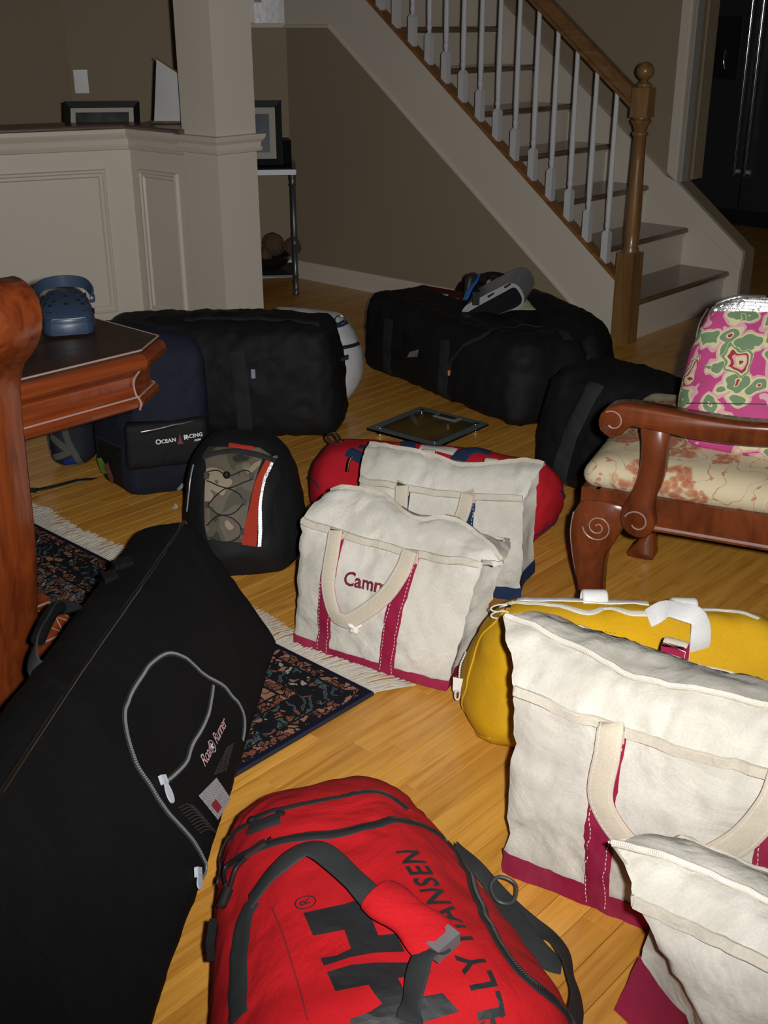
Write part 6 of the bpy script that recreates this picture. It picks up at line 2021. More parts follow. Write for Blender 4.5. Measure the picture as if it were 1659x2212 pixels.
def paisley():
    m, nt, b = nodes_of('pink_paisley')
    co = obj_coord(nt)
    dz = nd(nt, 'ShaderNodeTexNoise'); dz.inputs['Scale'].default_value = 15; nt.links.new(co, dz.inputs[0])
    add = nd(nt, 'ShaderNodeVectorMath', operation='MULTIPLY_ADD')
    nt.links.new(dz.outputs[1], add.inputs[0]); add.inputs[1].default_value = (0.075, 0.075, 0.075); nt.links.new(co, add.inputs[2])
    pink, cream, green, red, rose = (0.38, 0.05, 0.165), (0.50, 0.45, 0.27), (0.13, 0.20, 0.11), (0.27, 0.025, 0.035), (0.50, 0.28, 0.30)
    v = nd(nt, 'ShaderNodeTexVoronoi'); v.inputs['Scale'].default_value = 20; nt.links.new(add.outputs[0], v.inputs[0])
    r = ramp(nt, [(0.0, red), (0.09, cream), (0.15, green), (0.42, cream), (0.52, rose), (0.62, pink)], 'CONSTANT'); nt.links.new(v.outputs['Distance'], r.inputs[0])
    v2 = nd(nt, 'ShaderNodeTexVoronoi'); v2.inputs['Scale'].default_value = 14; v2.distance = 'MANHATTAN'
    ad2 = nd(nt, 'ShaderNodeVectorMath', operation='ADD'); ad2.inputs[1].default_value = (3.3, 1.7, 0.6); nt.links.new(add.outputs[0], ad2.inputs[0]); nt.links.new(ad2.outputs[0], v2.inputs[0])
    r2 = ramp(nt, [(0.0, red), (0.13, cream), (0.30, rose), (0.40, red), (0.52, cream), (0.62, green), (0.72, cream), (0.82, pink)], 'CONSTANT'); nt.links.new(v2.outputs['Distance'], r2.inputs[0])
    f = math_node(nt, 'LESS_THAN', v2.outputs['Distance'], 0.75)
    sep = nd(nt, 'ShaderNodeSeparateColor'); nt.links.new(v2.outputs['Color'], sep.inputs[0])
    f = math_node(nt, 'MULTIPLY', f, math_node(nt, 'GREATER_THAN', sep.outputs[0], 0.45))
    c = mixc(nt, f, r.outputs[0], r2.outputs[0])
    nt.links.new(c, b.inputs['Base Color'])
    b.inputs['Roughness'].default_value = 0.7; b.inputs['Specular IOR Level'].default_value = 0.2
    w = nd(nt, 'ShaderNodeTexNoise'); w.inputs['Scale'].default_value = 10; nt.links.new(co, w.inputs[0])
    bp = nd(nt, 'ShaderNodeBump'); bp.inputs['Distance'].default_value = 0.008; bp.inputs['Strength'].default_value = 0.6
    nt.links.new(w.outputs[0], bp.inputs['Height']); nt.links.new(bp.outputs[0], b.inputs['Normal'])
    return m


M_PINK = paisley()
PK = pillow([(0.642, 2.365, 0.482), (0.90, 2.235, 0.482), (0.97, 2.42, 0.482), (0.70, 2.55, 0.482), (0.735, 2.53, 0.775), (0.98, 2.42, 0.775), (1.01, 2.50, 0.775), (0.765, 2.61, 0.775)], (0.05, 0.05, 0.06), 0.012, bulge=(0.02, 0.02, 0.01), amp=0.006, sc=8, seed=9.9, zmin=0.480, amp2=0.002)
pko = add_body('cloth_body', PK, M_PINK, pk)
retro_sheet(PK, [(1543, 657), (1537, 668), (1530, 683)], [(1690, 650), (1690, 664), (1690, 680)], 0.0036, 0.002).build('reflective_strip', M_RETRO, pk)
lay(PK, [(1545, 650), (1580, 644), (1655, 640)], 0.012, 0.005, 0.002).build('rim_piping', plain('dark_piping', (0.05, 0.05, 0.06), 0.5), pk, smooth=True)
lay(PK, [(1485, 872), (1550, 872), (1655, 874)], 0.0025, 0.001, 0.001).build('seam', plain('dark_stitch', (0.03, 0.03, 0.02), 0.8), pk)
cc = [PK.seen(x, y) for x, y in ((1534, 668), (1520, 700), (1512, 730))]
MB().tube(catmull([p + n * 0.006 + Vector((-0.004, 0, 0)) for p, n in cc], 16), 0.0016, 6).build('hanging_cord', plain('grey_cord', (0.12, 0.13, 0.13), 0.6), pk, smooth=True)

# ================================================================== DINING TABLE
def convex_offset(poly, o):
    n = len(poly)
    c = sum(poly, Vector()) / n
    lines = []
    for i in range(n):
        a, b2 = poly[i], poly[(i + 1) % n]
        d = (b2 - a).normalized(); nr = Vector((d.y, -d.x, 0))
        if nr.dot(a - c) < 0: nr = -nr
        lines.append((a + nr * o, d))
    out = []
    for i in range(n):
        (p, d), (q, e) = lines[i - 1], lines[i]
        den = d.x * e.y - d.y * e.x
        t = ((q.x - p.x) * e.y - (q.y - p.y) * e.x) / den
        out.append(p + d * t)
    return out


Q1, Q2 = Vector((-0.493, 2.283, 0)), Vector((-0.478, 2.405, 0))
TT = [Q1, Q2, Q2 + A_DIR * 1.0, Q2 + A_DIR * 1.0 - C_DIR * 1.75, Q1 - C_DIR * 1.65]
tb = thing('dining_table', (Q1 + Q2) / 2 + A_DIR * 0.5 - C_DIR * 0.8, 'dark topped cherry dining table with moulded edge at the left', 'table')
moulding([(-0.012, 0.722), (-0.006, 0.726), (-0.006, 0.738), (-0.010, 0.741)], lambda o: convex_offset(TT, o)).build('table_top', M_WALNUT, tb)
moulding([(0.002, 0.700), (0.006, 0.706), (0.007, 0.716), (0.002, 0.728), (-0.008, 0.733)], lambda o: convex_offset(TT, o)).build('top_edge', M_CHERRY_C, tb)
moulding([(-0.05, 0.612), (-0.022, 0.612), (-0.014, 0.618), (-0.012, 0.628), (-0.018, 0.636), (-0.026, 0.640), (-0.030, 0.660), (-0.024, 0.682), (-0.008, 0.698), (0.0, 0.701)], lambda o: convex_offset(TT, o)).build('cove_apron', M_CHERRY_C, tb)
for o, z in ((-0.0065, 0.7395), (-0.0205, 0.638)):
    q = convex_offset(TT, o)
    for k in range(len(q)):
        MB().tube([q[k] + ZV * z, q[(k + 1) % len(q)] + ZV * z], 0.0022, 6).build('highlight_line', M_GROOVE, tb, smooth=True)  # pale tube draws the highlight along the moulded edge
for p in (Q1,):
    pr = convex_offset(TT, -0.002)[0]
    dd = -C_DIR * 0.012
    MB().tube(catmull([pr + dd + ZV * 0.700, pr + dd * 1.4 + ZV * 0.675 + A_DIR * 0.018, pr + dd + ZV * 0.645 + A_DIR * 0.022, pr + dd + ZV * 0.630 + A_DIR * 0.006, pr + dd + ZV * 0.612 + A_DIR * 0.012], 14), 0.0022, 6).build('highlight_line', M_GROOVE, tb, smooth=True)  # highlight on the corner moulding, drawn as a pale tube
# pedestal foot with lattice carving
pc = Vector((-0.86, 2.36, 0.011)) - C_DIR * 0.25 + A_DIR * 0.1
PF = [pc + A_DIR * i * 0.25 + C_DIR * j * 0.34 for i, j in ((-1, -1), (1, -1), (1, 1), (-1, 1))]
moulding([(0.0, 0.011), (0.0, 0.05), (-0.01, 0.062), (-0.01, 0.072), (-0.06, 0.135), (-0.055, 0.15), (-0.07, 0.16)], lambda o: [Vector((p.x, p.y, 0)) for p in convex_offset(PF, o)]).build('pedestal_base', M_CHERRY, tb)
for o, z in ((-0.009, 0.073), (-0.058, 0.137)):
    q = convex_offset(PF, o)
    for k in range(4):
        MB().tube([Vector((q[k].x, q[k].y, z)), Vector((q[(k + 1) % 4].x, q[(k + 1) % 4].y, z))], 0.0025, 6).build('highlight_line', M_GROOVE, tb, smooth=True)  # edge highlights of the foot, painted as pale tubes
q0, q1 = convex_offset(PF, -0.011), convex_offset(PF, -0.058)
for k in (0, 1, 2, 3):
    a0, a1, b0, b1 = q0[k], q0[(k + 1) % 4], q1[k], q1[(k + 1) % 4]
    lat = MB()
    for i in range(14):
        for sg in (0, 1):
            t0 = i / 14; t1 = t0 + (1 / 14 if sg == 0 else -1 / 14)
            if not 0 <= t1 <= 1: continue
            p = a0.lerp(a1, t0); q_ = b0.lerp(b1, t1)
            lat.tube([Vector((p.x, p.y, 0.076)), Vector((q_.x, q_.y, 0.134))], 0.0013, 5)
    lat.build('carved_lattice', M_GROOVE, tb, kind='stuff')
MB().box(Vector((pc.x, pc.y, 0.36)), A_DIR * 0.12, C_DIR * 0.2, ZV * 0.25).build('pedestal_column', M_CHERRY, tb)

# ------------------------------------------------------------------ clogs
M_CLOG = plain('navy_foam', (0.020, 0.034, 0.062), 0.42, bump=(500, 0.0004))
M_CLOGHOLE = plain('clog_hole', (0.004, 0.005, 0.008), 0.6)


def clog(pos, yaw, label, mirror=1):
    root = thing('clog', pos, label, 'shoe', 'pair of clogs on the table')
    cy_, sy_ = math.cos(yaw), math.sin(yaw)

    def CP(u, t, z):
        """u across, t from toe backwards"""
        u *= mirror
        return Vector(pos) + Vector((u * cy_ - t * sy_, u * sy_ + t * cy_, z))
    Lc = 0.225
    def half(t):                              # half width of the last
        pts = [(0, 0.038), (0.012, 0.050), (0.05, 0.058), (0.10, 0.055), (0.14, 0.047), (0.18, 0.042), (0.21, 0.036), (0.225, 0.022)]
        for (a, wa), (b2, wb_) in zip(pts[:-1], pts[1:]):
            if a <= t <= b2: return wa + (wb_ - wa) * (t - a) / (b2 - a)
        return 0.02
    # sole
    rings = []
    for z, k in ((0.0, 0.92), (0.004, 0.99), (0.014, 1.0), (0.020, 1.0), (0.022, 0.97), (0.026, 0.97), (0.028, 0.99), (0.034, 0.97), (0.036, 0.9)):
        r = []
        ts = [Lc * (0.5 - 0.5 * math.cos(PI * i / 18)) for i in range(19)]
        for t in ts: r.append(CP(half(t) * k, (t - Lc / 2) * (0.97 + 0.03 * k) + Lc / 2, z + 0.006 * max(0, 0.04 - t) / 0.04))
        for t in reversed(ts): r.append(CP(-half(t) * k, (t - Lc / 2) * (0.97 + 0.03 * k) + Lc / 2, z + 0.006 * max(0, 0.04 - t) / 0.04))
        rings.append(r)
    n = len(rings[0]); vs = [p for r in rings for p in r]; fs = []
    for i in range(len(rings) - 1):
        for k in range(n):
            fs.append((i * n + k, i * n + (k + 1) % n, (i + 1) * n + (k + 1) % n, (i + 1) * n + k))
    fs += [tuple(range(n - 1, -1, -1)), tuple(range((len(rings) - 1) * n, len(rings) * n))]
    mesh_obj('sole', vs, fs, M_CLOG, root)
    # upper: dome over the toes
    vs, fs = [], []
    NT_, NA = 16, 20
    def hgt(t): return 0.034 + 0.044 * math.sin(min(1.0, t / 0.13) * PI / 2) ** 0.7
    def UPP(t, a):
        w = half(max(t, 0.003)) * 0.97
        c, s = math.cos(a), math.sin(a)
        return CP(w * (abs(c) ** 0.55) * (1 if c > 0 else -1), t, 0.030 + (hgt(t) - 0.030) * (s ** 0.6 if s > 0 else 0))
    for i in range(NT_ + 1):
        t = 0.002 + 0.128 * (i / NT_) ** 1.4
        for k in range(NA + 1):
            a = PI * k / NA
            tt = t + (0.03 * (1 - math.sin(a)) if i == NT_ else 0)
            vs.append(UPP(tt, a))
    for i in range(NT_):
        for k in range(NA):
            a = i * (NA + 1) + k
            fs.append((a, a + 1, a + NA + 2, a + NA + 1))
    m0 = len(vs)
    # inner skin
    vs += [p - ZV * 0.004 - (p - CP(0, 0.07, 0.03)).normalized() * 0.001 for p in vs]
    fs += [tuple(i + m0 for i in reversed(f)) for f in fs]
    base = NT_ * (NA + 1)
    for k in range(NA):
        fs.append((base + k, base + k + 1, m0 + base + k + 1, m0 + base + k))
    upp = mesh_obj('upper', vs, fs, M_CLOG, root)
    # ventilation holes
    for t, row in ((0.046, (-0.5, 0, 0.5)), (0.060, (-0.8, -0.28, 0.28, 0.8)), (0.078, (-0.55, 0, 0.55)), (0.095, (-0.3, 0.3))):
        for u in row:
            a = PI / 2 - u * 0.85
            p = UPP(t, a); p2 = UPP(t + 0.002, a); p3 = UPP(t, a + 0.05)
            nr = (p2 - p).cross(p3 - p).normalized()
            if nr.z < 0: nr = -nr
            MB().lathe(p + nr * 0.0004, [(0.0048, 0), (0.0048, 0.0008), (0.004, 0.0012), (0.001, 0.0012)], 12, nr).build('vent_hole', M_CLOGHOLE, upp, smooth=True)
    for a in (0.35, 0.95, 2.2, 2.8):
        p = UPP(0.016 + 0.02 * abs(a - PI / 2), a * 0.32 + (PI / 2) * 0.68 if False else a); 
        d = (p - CP(0, 0.07, 0.03)); d.z = 0; d.normalize()
        tang = Vector((-d.y, d.x, 0))
        c = Vector((p.x, p.y, pos[2] + 0.048)) + d * 0.0006
        l_ = min(p.z, c.z)
        MB().box(Vector((p.x, p.y, max(pos[2] + 0.044, p.z - 0.006))), tang * 0.008, d * 0.0015, ZV * 0.006).build('side_slot', M_CLOGHOLE, upp)
    # side walls of the foot opening and heel strap
    pth = [CP(half(0.125) * 0.95, 0.125, 0.068), CP(half(0.16), 0.16, 0.052), CP(half(0.2), 0.2, 0.05), CP(0, 0.224, 0.052), CP(-half(0.2), 0.2, 0.05), CP(-half(0.16), 0.16, 0.052), CP(-half(0.125) * 0.95, 0.125, 0.068)]
    q = catmull(pth, 40)
    vs, fs = [], []
    for i, p in enumerate(q):
        lo = Vector((p.x, p.y, pos[2] + 0.03))
        cc_ = CP(0, 0.13, 0); d = Vector((cc_.x - p.x, cc_.y - p.y, 0)); d = d.normalized() * 0.004 if d.length > 1e-6 else d
        vs += [lo, p, p + d, lo + d]
    for i in range(len(q) - 1):
        for k in range(4):
            fs.append((i * 4 + k, i * 4 + (k + 1) % 4, i * 4 + 4 + (k + 1) % 4, i * 4 + 4 + k))
    mesh_obj('heel_rim', vs, fs, M_CLOG, root)
    sp = [CP(half(0.12) + 0.004, 0.120, 0.056), CP(half(0.12) + 0.006, 0.135, 0.070), CP(0.042, 0.160, 0.083), CP(0, 0.178, 0.086), CP(-0.042, 0.160, 0.083), CP(-half(0.12) - 0.006, 0.135, 0.070), CP(-half(0.12) - 0.004, 0.120, 0.056)]
    cc_ = CP(0, 0.13, 0.08)
    b_, _, _ = free_band([(p, (p - cc_)) for p in sp], 0.026, 0.005, 40)
    b_.build('heel_strap', M_CLOG, root, smooth=True)
    for sg in (-1, 1):
        c = CP(sg * (half(0.12) + 0.003), 0.122, 0.056)
        ax = (CP(sg, 0.122, 0.07) - CP(0, 0.122, 0.07)).normalized()
        MB().lathe(c, [(0.010, 0), (0.011, 0.004), (0.010, 0.009), (0.006, 0.011), (0.001, 0.0112)], 16, ax).build('strap_rivet', M_CLOG, root, smooth=True)
    return root


toe = (at(92, 738, 0.7415) + at(212, 722, 0.7415)) / 2
yawc = 0.30
clog(toe + Vector((0, 0.0, 0.0)), yawc, 'navy foam clog on the table, the nearer to the table corner', 1)
clog(toe + Vector((-0.125, -0.045, 0.0)), yawc + 0.05, 'navy foam clog on the table, partly behind the chair back', -1)

# ================================================================== DINING CHAIR (its back post at the left)
DCB = Vector((-0.672, 2.000, 0))              # stile at seat height
DS = -A_DIR                                   # backwards
dch = thing('dining_chair', DCB - DS * 0.2 - C_DIR * 0.22, 'cherry dining chair with scrolled back post at the left edge', 'chair')


def DP(s, c, z):
    return DCB + DS * s + C_DIR * c + ZV * z


def extr(prof, c0, c1, name, parent, mat, n=None):
    P = catmull([Vector((s, z, 0)) for s, z in prof], n, True) if n else [Vector((s, z, 0)) for s, z in prof]
    m = len(P); vs, fs = [], []
    area = sum((P[j].x * P[(j + 1) % m].y - P[(j + 1) % m].x * P[j].y) for j in range(m))
    for c, sh in ((c0, 0.005), (c0 + 0.005, 0), (c1 - 0.005, 0), (c1, 0.005)):
        for i, p in enumerate(P):
            t = (P[(i + 1) % m] - P[i - 1]).normalized()
            nr = Vector((t.y, -t.x, 0)) * (1 if area > 0 else -1)
            q = p - nr * sh
            vs.append(DP(q.x, c, q.y))
    for k in range(3):
        for i in range(m):
            fs.append((k * m + i, k * m + (i + 1) % m, (k + 1) * m + (i + 1) % m, (k + 1) * m + i))
    fs += [tuple(range(m - 1, -1, -1)), tuple(range(3 * m, 4 * m))]
    return mesh_obj(name, vs, fs, mat, parent, True)


post = [(-0.165, 0.011), (-0.115, 0.011), (-0.085, 0.12), (-0.050, 0.26), (-0.020, 0.42), (-0.010, 0.60), (-0.002, 0.72), (0.020, 0.785), (0.066, 0.825), (0.100, 0.865), (0.108, 0.908), (0.084, 0.944), (0.036, 0.956), (-0.010, 0.938), (-0.036, 0.89), (-0.046, 0.82), (-0.050, 0.72), (-0.060, 0.60), (-0.070, 0.42), (-0.105, 0.26), (-0.140, 0.12)]
stl = extr(post, -0.115, 0.012, 'back_post', dch, M_CHERRY, 110)
extr(post, -0.48, -0.36, 'back_post', dch, M_CHERRY, 110)
for zz in (0.30, 0.16):
    MB().tube(catmull([DP(-0.03 + (zz - 0.42) * 0.26, -0.075, zz + 0.05), DP(-0.035 + (zz - 0.42) * 0.26, -0.052, zz + 0.02), DP(-0.045 + (zz - 0.42) * 0.26, -0.058, zz - 0.03), DP(-0.05 + (zz - 0.42) * 0.26, -0.085, zz - 0.05)], 14), 0.002, 6).build('highlight_line', M_GROOVE, stl, smooth=True)  # highlights on the post carving, drawn in pale colour
cr_ = extr([(0.018, 0.76), (0.026, 0.80), (0.050, 0.85), (0.066, 0.886), (0.062, 0.918), (0.042, 0.938), (0.014, 0.936), (-0.008, 0.918), (-0.014, 0.89), (-0.012, 0.82), (-0.012, 0.76)], -0.36, -0.115, 'crest_rail', dch, M_CHERRY_C, 60)
MB().tube(catmull([DP(0.030, -0.10, 0.775), DP(0.042, -0.10, 0.82), DP(0.064, -0.10, 0.86), DP(0.076, -0.10, 0.90)], 14), 0.0022, 6).build('highlight_line', M_GROOVE, cr_, smooth=True)  # pale tube for the highlight on the crest edge
MB().tube([DP(0.010, -0.10, 0.772), DP(0.010, -0.35, 0.772)], 0.0022, 6).build('highlight_line', M_GROOVE, cr_, smooth=True)
extr([(-0.012, 0.56), (0.006, 0.56), (0.016, 0.74), (0.018, 0.77), (-0.004, 0.77), (-0.006, 0.74)], -0.33, -0.13, 'splat', dch, M_CHERRY)
extr([(-0.065, 0.40), (-0.030, 0.40), (-0.018, 0.46), (-0.055, 0.46)], -0.36, -0.115, 'back_rail', dch, M_CHERRY_C)
for c in (-0.005, -0.455):
    o = MB().prism([DP(-0.05, c - 0.014, z) for z in (0.40, 0.46)] + [DP(-0.05, c + 0.014, z) for z in (0.46, 0.40)], A_DIR * 0.40).build('seat_rail', M_CHERRY, dch)
    lg = MB().lathe(DP(-0.44, c, 0), [(0.018, 0.011), (0.022, 0.03), (0.016, 0.06), (0.020, 0.25), (0.028, 0.36), (0.028, 0.46)], 16).build('front_leg', M_CHERRY, dch, smooth=True)
MB().prism([DP(-0.43, -0.45, z) for z in (0.40, 0.46)] + [DP(-0.46, -0.45, z) for z in (0.46, 0.40)], C_DIR * 0.44).build('front_rail', M_CHERRY, dch)
SE = pillow([DP(-0.05, -0.46, 0.46), DP(-0.05, 0.0, 0.46), DP(-0.46, 0.0, 0.46), DP(-0.46, -0.46, 0.46), DP(-0.05, -0.45, 0.50), DP(-0.05, -0.01, 0.50), DP(-0.45, -0.01, 0.50), DP(-0.45, -0.45, 0.50)], 0.02, 0.02, bulge=(0, 0, 0.012), amp=0.001, zmin=0.4)
add_body('seat_pad', SE, plain('dark_leather', (0.03, 0.012, 0.008), 0.5), dch)

# ================================================================== CONSOLE TABLE BEHIND THE COLUMN
ct0 = Vector((-0.47, 6.12, 0)); cdp = Vector((-0.08, 0.99, 0)).normalized(); clf = Vector((-0.99, -0.08, 0)).normalized()
cto = thing('console_table', ct0 + cdp * 0.17 + clf * 0.35, 'slim grey metal console table behind the column', 'table')
M_PEWTER = plain('pewter_metal', (0.13, 0.14, 0.155), 0.38, 0.7)
for i, j in ((0, 0), (0, 1), (1, 0), (1, 1)):
    p = ct0 + clf * 0.7 * i + cdp * 0.33 * j
    MB().lathe(p, [(0.014, 0.0), (0.018, 0.006), (0.018, 0.016), (0.013, 0.022), (0.013, 0.03), (0.017, 0.036), (0.013, 0.045), (0.014, 0.10), (0.019, 0.106), (0.014, 0.112), (0.0145, 0.26), (0.021, 0.268), (0.0145, 0.276), (0.016, 0.30), (0.021, 0.308), (0.015, 0.316), (0.0145, 0.57), (0.021, 0.578), (0.015, 0.586), (0.018, 0.61), (0.018, 0.63)], 14).build('leg', M_PEWTER, cto, smooth=True)
cc2 = ct0 + clf * 0.35 + cdp * 0.165
MB().box(cc2 + ZV * 0.642, clf * 0.37, cdp * 0.185, ZV * 0.013).build('top_frame', plain('light_pewter', (0.3, 0.32, 0.34), 0.4, 0.5), cto)
MB().box(cc2 + ZV * 0.658, clf * 0.365, cdp * 0.18, ZV * 0.003).build('top_surface', plain('black_glass_top', (0.006, 0.006, 0.007), 0.15), cto)
MB().box(cc2 + ZV * 0.105, clf * 0.36, cdp * 0.17, ZV * 0.004).build('lower_shelf', M_PEWTER, cto)
# framed picture leaning on it
pf_ = thing('picture_frame', ct0 + cdp * 0.12 + clf * 0.2 + ZV * 0.662, 'black framed picture with pale mat standing on the console table', 'picture frame')
fo = ct0 + cdp * 0.10 + clf * 0.045 + ZV * 0.664
fu = (ZV * 1.0 + cdp * 0.22 - clf * -0.0).normalized(); fx = clf
fn = fx.cross(fu).normalized()
if fn.y > 0: fn = -fn
def picture(root, o, ux, uy, un, w, h, fw, mw, art):
    MB().prism([o + ux * x + uy * y - un * 0.018 for x, y in ((0, 0), (w, 0), (w, h), (0, h))], un * 0.010).build('backing', M_FRAME, root)
    for (a, b2, c_, d) in (((0, 0), (w, 0), (w - fw, fw), (fw, fw)), ((w, 0), (w, h), (w - fw, h - fw), (w - fw, fw)), ((w, h), (0, h), (fw, h - fw), (w - fw, h - fw)), ((0, h), (0, 0), (fw, fw), (fw, h - fw))):
        vs = [o + ux * x + uy * y + un * z for (x, y), z in zip((a, b2, c_, d), (0.008, 0.008, 0.0, 0.0))] + [o + ux * x + uy * y - un * 0.008 for x, y in (a, b2, c_, d)]
        MB().add(vs, [(0, 1, 2, 3), (7, 6, 5, 4), (0, 4, 5, 1), (1, 5, 6, 2), (2, 6, 7, 3), (3, 7, 4, 0)]).build('frame_side', M_FRAME, root)
    MB().prism([o + ux * x + uy * y - un * 0.006 for x, y in ((fw, fw), (w - fw, fw), (w - fw, h - fw), (fw, h - fw))], un * 0.001).build('mat_board', plain('cream_mat', (0.42, 0.39, 0.34), 0.7), root)
    q = fw + mw
    MB().prism([o + ux * x + uy * y - un * 0.0045 for x, y in ((q, q), (w - q, q), (w - q, h - q), (q, h - q))], un * 0.001).build('print', art, root)
def seascape(name, top, low):
    m, nt, b = nodes_of(name)
    co = obj_coord(nt, (1, 1, 1))
    n = nd(nt, 'ShaderNodeTexNoise'); n.inputs['Scale'].default_value = 9; nt.links.new(co, n.inputs[0])
    r = ramp(nt, [(0.35, low), (0.65, top)]); nt.links.new(n.outputs[0], r.inputs[0]); nt.links.new(r.outputs[0], b.inputs['Base Color'])
    b.inputs['Roughness'].default_value = 0.3
    return m
picture(pf_, fo, fx, fu, fn, 0.42, 0.325, 0.034, 0.032, seascape('blue_grey_print', (0.06, 0.085, 0.10), (0.035, 0.05, 0.06)))
bx_ = thing('black_box', ct0 + cdp * 0.24 + clf * 0.03 + ZV * 0.662, 'small black sloped box behind the frame on the console', 'box')
b0 = ct0 + cdp * 0.17 - clf * 0.0 + ZV * 0.662
MB().prism([b0 + cdp * y + ZV * z for y, z in ((0, 0), (0.15, 0), (0.15, 0.09), (0.05, 0.12), (0, 0.12))], clf * 0.14).build('case', plain('matte_black', (0.006, 0.006, 0.007), 0.85, spec=0.1), bx_)
MB().box(b0 + cdp * 0.06 + clf * 0.07 + ZV * 0.123, clf * 0.06, cdp * 0.05, ZV * 0.002).build('lid', M_FRAME, bx_)
# bowl with woven balls
bw = thing('glass_bowl', ct0 + cdp * 0.17 + clf * 0.16 + ZV * 0.11, 'dark glass bowl of woven balls on the lower console shelf', 'bowl')
bc2 = ct0 + cdp * 0.17 + clf * 0.16 + ZV * 0.1095
MB().lathe(bc2, [(0.05, 0.0), (0.07, 0.004), (0.115, 0.03), (0.145, 0.075), (0.148, 0.082), (0.142, 0.082), (0.11, 0.034), (0.06, 0.012), (0.001, 0.010)], 32).build('bowl', plain('smoked_glass', (0.015, 0.013, 0.012), 0.1), bw, smooth=True)
M_WICK = plain('woven_rattan', (0.09, 0.055, 0.03), 0.8, bump=(150, 0.004))
for k, (dx, dy, dz, r) in enumerate(((-0.045, 0.02, 0.130, 0.060), (0.070, 0.01, 0.115, 0.048), (0.010, -0.075, 0.085, 0.042), (-0.150, -0.01, 0.122, 0.044), (0.09, 0.10, 0.125, 0.044))):
    bl_ = thing('woven_ball', bc2 + clf * dx + cdp * dy + ZV * (dz - 0.01), ['brown woven ball, largest and highest in the bowl', 'tan woven ball at the left front of the bowl', 'small brown woven ball lowest at the front of the bowl', 'brown woven ball at the right beside the table leg', 'tan woven ball at the far left of the bowl'][k], 'ornament', 'woven balls in the bowl')
    MB().lathe(bc2 + clf * dx + cdp * dy + ZV * dz, [(r * math.sin(a) + 0.0003, -r * math.cos(a)) for a in [PI * i / 14 for i in range(15)]], 20).build('ball', M_WICK, bl_, smooth=True)
    ct_ = bc2 + clf * dx + cdp * dy + ZV * dz
    tw_ = MB()
    for q in range(5):
        ax = Vector((math.cos(q * 1.3), math.sin(q * 1.3), 0.6 * math.sin(q * 2.1))).normalized(); u1 = ax.orthogonal().normalized(); u2 = ax.cross(u1)
        tw_.tube([ct_ + (u1 * math.cos(a) + u2 * math.sin(a)) * r * 1.01 for a in [2 * PI * i / 28 for i in range(28)]], 0.0045, 6, True)
    tw_.build('rattan_strands', M_WICK, bl_, smooth=True, kind='stuff')

# glossy white picture on the back wall
wp = thing('wall_picture', CN + L_DIR * 0.08 + L_OUT * 0.012 + ZV * 1.45, 'glossy white framed print hung high in the corner by the column', 'picture')
MB().box(CN + L_DIR * 0.09 + L_OUT * 0.022 + ZV * 1.60, L_DIR * 0.078, L_OUT * 0.010, ZV * 0.25).build('white_panel', plain('glossy_white', (0.5, 0.5, 0.52), 0.25, bump=(30, 0.0012)), wp)
MB().box(CN + L_DIR * 0.145 + L_OUT * 0.034 + ZV * 1.55, L_DIR * 0.02, L_OUT * 0.002, ZV * 0.10).build('red_motif', plain('brick_red', (0.18, 0.06, 0.04), 0.4), wp)
# light switch
sw = thing('light_switch', CN + L_DIR * 1.09 + L_OUT * 0.004 + ZV * 1.07, 'white light switch plate on the hall wall', 'light switch')
so_ = CN + L_DIR * 1.09 + ZV * 1.07
MB().box(so_ + L_OUT * 0.004, L_DIR * 0.036, L_OUT * 0.004, ZV * 0.058).build('plate', plain('switch_white', (0.62, 0.62, 0.64), 0.3), sw)
MB().box(so_ + L_OUT * 0.011, L_DIR * 0.016, L_OUT * 0.003, ZV * 0.032).build('rocker', plain('switch_white', (0.62, 0.62, 0.64), 0.3), sw)

# framed picture on an added unseen support, model boat on the half wall ledge
sbo = thing('added_sideboard', Vector((-1.25, 5.22, 0)), 'unseen dark stand added behind the half wall under the framed photograph', 'added_sideboard')  # unseen support, added so the frame behind the ledge does not float
for nm, bz, hz, gx, gy in (('body', 0.43, 0.43, 0.40, 0.16), ('top', 0.870, 0.008, 0.415, 0.172)):
    MB().box(Vector((-1.28, 5.25, bz + 0.0)), Vector((0.91, 0.415, 0)).normalized() * gx, Vector((-0.415, 0.91, 0)).normalized() * gy, ZV * hz).build(nm, M_KCAB, sbo)
lf_ = thing('picture_frame', Vector((-1.17, 5.0, 0.88)), 'black framed photograph standing behind the half wall ledge', 'picture frame')
l0 = at(117, 273, 0.9745) + Vector((0, 0.03, 0)); l1 = at(285, 271, 0.9745) + Vector((0, 0.03, 0))
lx = (l1 - l0); wl_ = lx.length; lx.normalize()
ln_ = Vector((lx.y, -lx.x, 0)); ln_ = ln_ if ln_.y < 0 else -ln_
lu = (ZV - ln_ * 0.55).normalized(); lnn = lx.cross(lu).normalized(); lnn = lnn if lnn.y < 0 else -lnn
picture(lf_, l0 + Vector((0, 0.105, -0.098)), lx, lu, lnn, wl_, 0.20, 0.024, 0.020, seascape('grey_photo', (0.09, 0.09, 0.085), (0.04, 0.04, 0.04)))
mbt = thing('model_sailboat', Vector((-0.88, 4.95, 0.974)), 'small model sailboat with white sail on the ledge by the column', 'model boat')
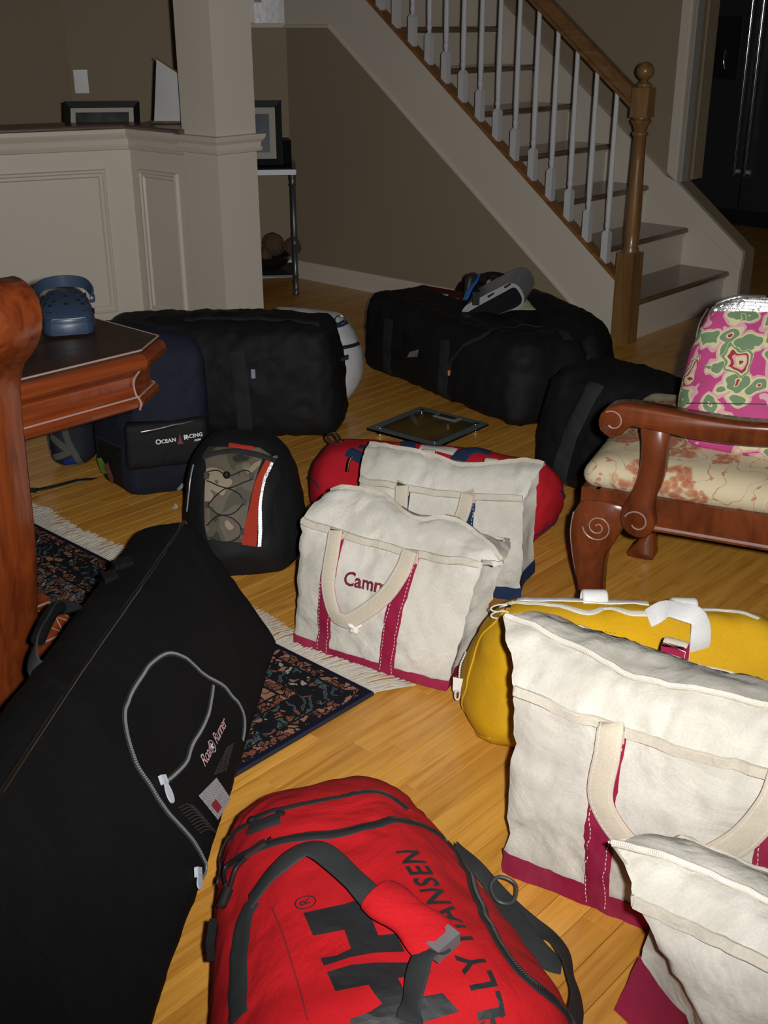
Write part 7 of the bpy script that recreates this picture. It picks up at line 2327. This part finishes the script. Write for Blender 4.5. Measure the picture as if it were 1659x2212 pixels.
s_o = at(333, 269, 0.9745) + Vector((0, 0.04, 0))
def SB(x, y):
    return aty(x, y, s_o.y)
M_SAIL = fabric('sail_cloth', (0.5, 0.5, 0.5), (0.45, 0.45, 0.45), wrinkle=0.003)
vs, fs = [], []
TL, TR, BLp, BR = SB(338, 128), SB(398, 168), SB(333, 264), SB(404, 262)
for i in range(9):
    for j in range(9):
        p = TL.lerp(TR, j / 8).lerp(BLp.lerp(BR, j / 8), i / 8)
        vs.append(p + Vector((0, -0.012 * math.sin(PI * i / 8) * math.sin(PI * j / 8), 0)))
for i in range(8):
    for j in range(8):
        a = i * 9 + j
        fs.append((a, a + 1, a + 10, a + 9))
mm0 = len(vs); vs += [p + Vector((0, 0.0015, 0)) for p in vs]; fs += [tuple(x + mm0 for x in reversed(f)) for f in fs]
for j in range(8):
    for r0 in (0, 72):
        fs.append((r0 + j, r0 + j + 1, r0 + j + 1 + mm0, r0 + j + mm0))
mesh_obj('sail', vs, fs, M_SAIL, mbt)
MB().tube([SB(335, 124), SB(400, 167)], 0.003, 6).build('gaff', M_TREAD, mbt, smooth=True)
MB().tube([SB(330, 266), SB(406, 264)], 0.0025, 6).build('boom', M_TREAD, mbt, smooth=True)
mz = SB(402, 268)
MB().tube([Vector((mz.x, mz.y, 0.985)), Vector((mz.x, mz.y, 1.25))], 0.003, 6).build('mast', M_TREAD, mbt, smooth=True)
HU = pillow([Vector((mz.x - 0.14, mz.y - 0.018, 0.9745)), Vector((mz.x + 0.10, mz.y - 0.018, 0.9745)), Vector((mz.x + 0.10, mz.y + 0.018, 0.9745)), Vector((mz.x - 0.14, mz.y + 0.018, 0.9745)), Vector((mz.x - 0.16, mz.y - 0.022, 0.986)), Vector((mz.x + 0.12, mz.y - 0.022, 0.986)), Vector((mz.x + 0.12, mz.y + 0.022, 0.986)), Vector((mz.x - 0.16, mz.y + 0.022, 0.986))], (0.03, 0.012, 0.004), 0.008, amp=0, zmin=0.9745)
add_body('hull', HU, M_TREAD, mbt)
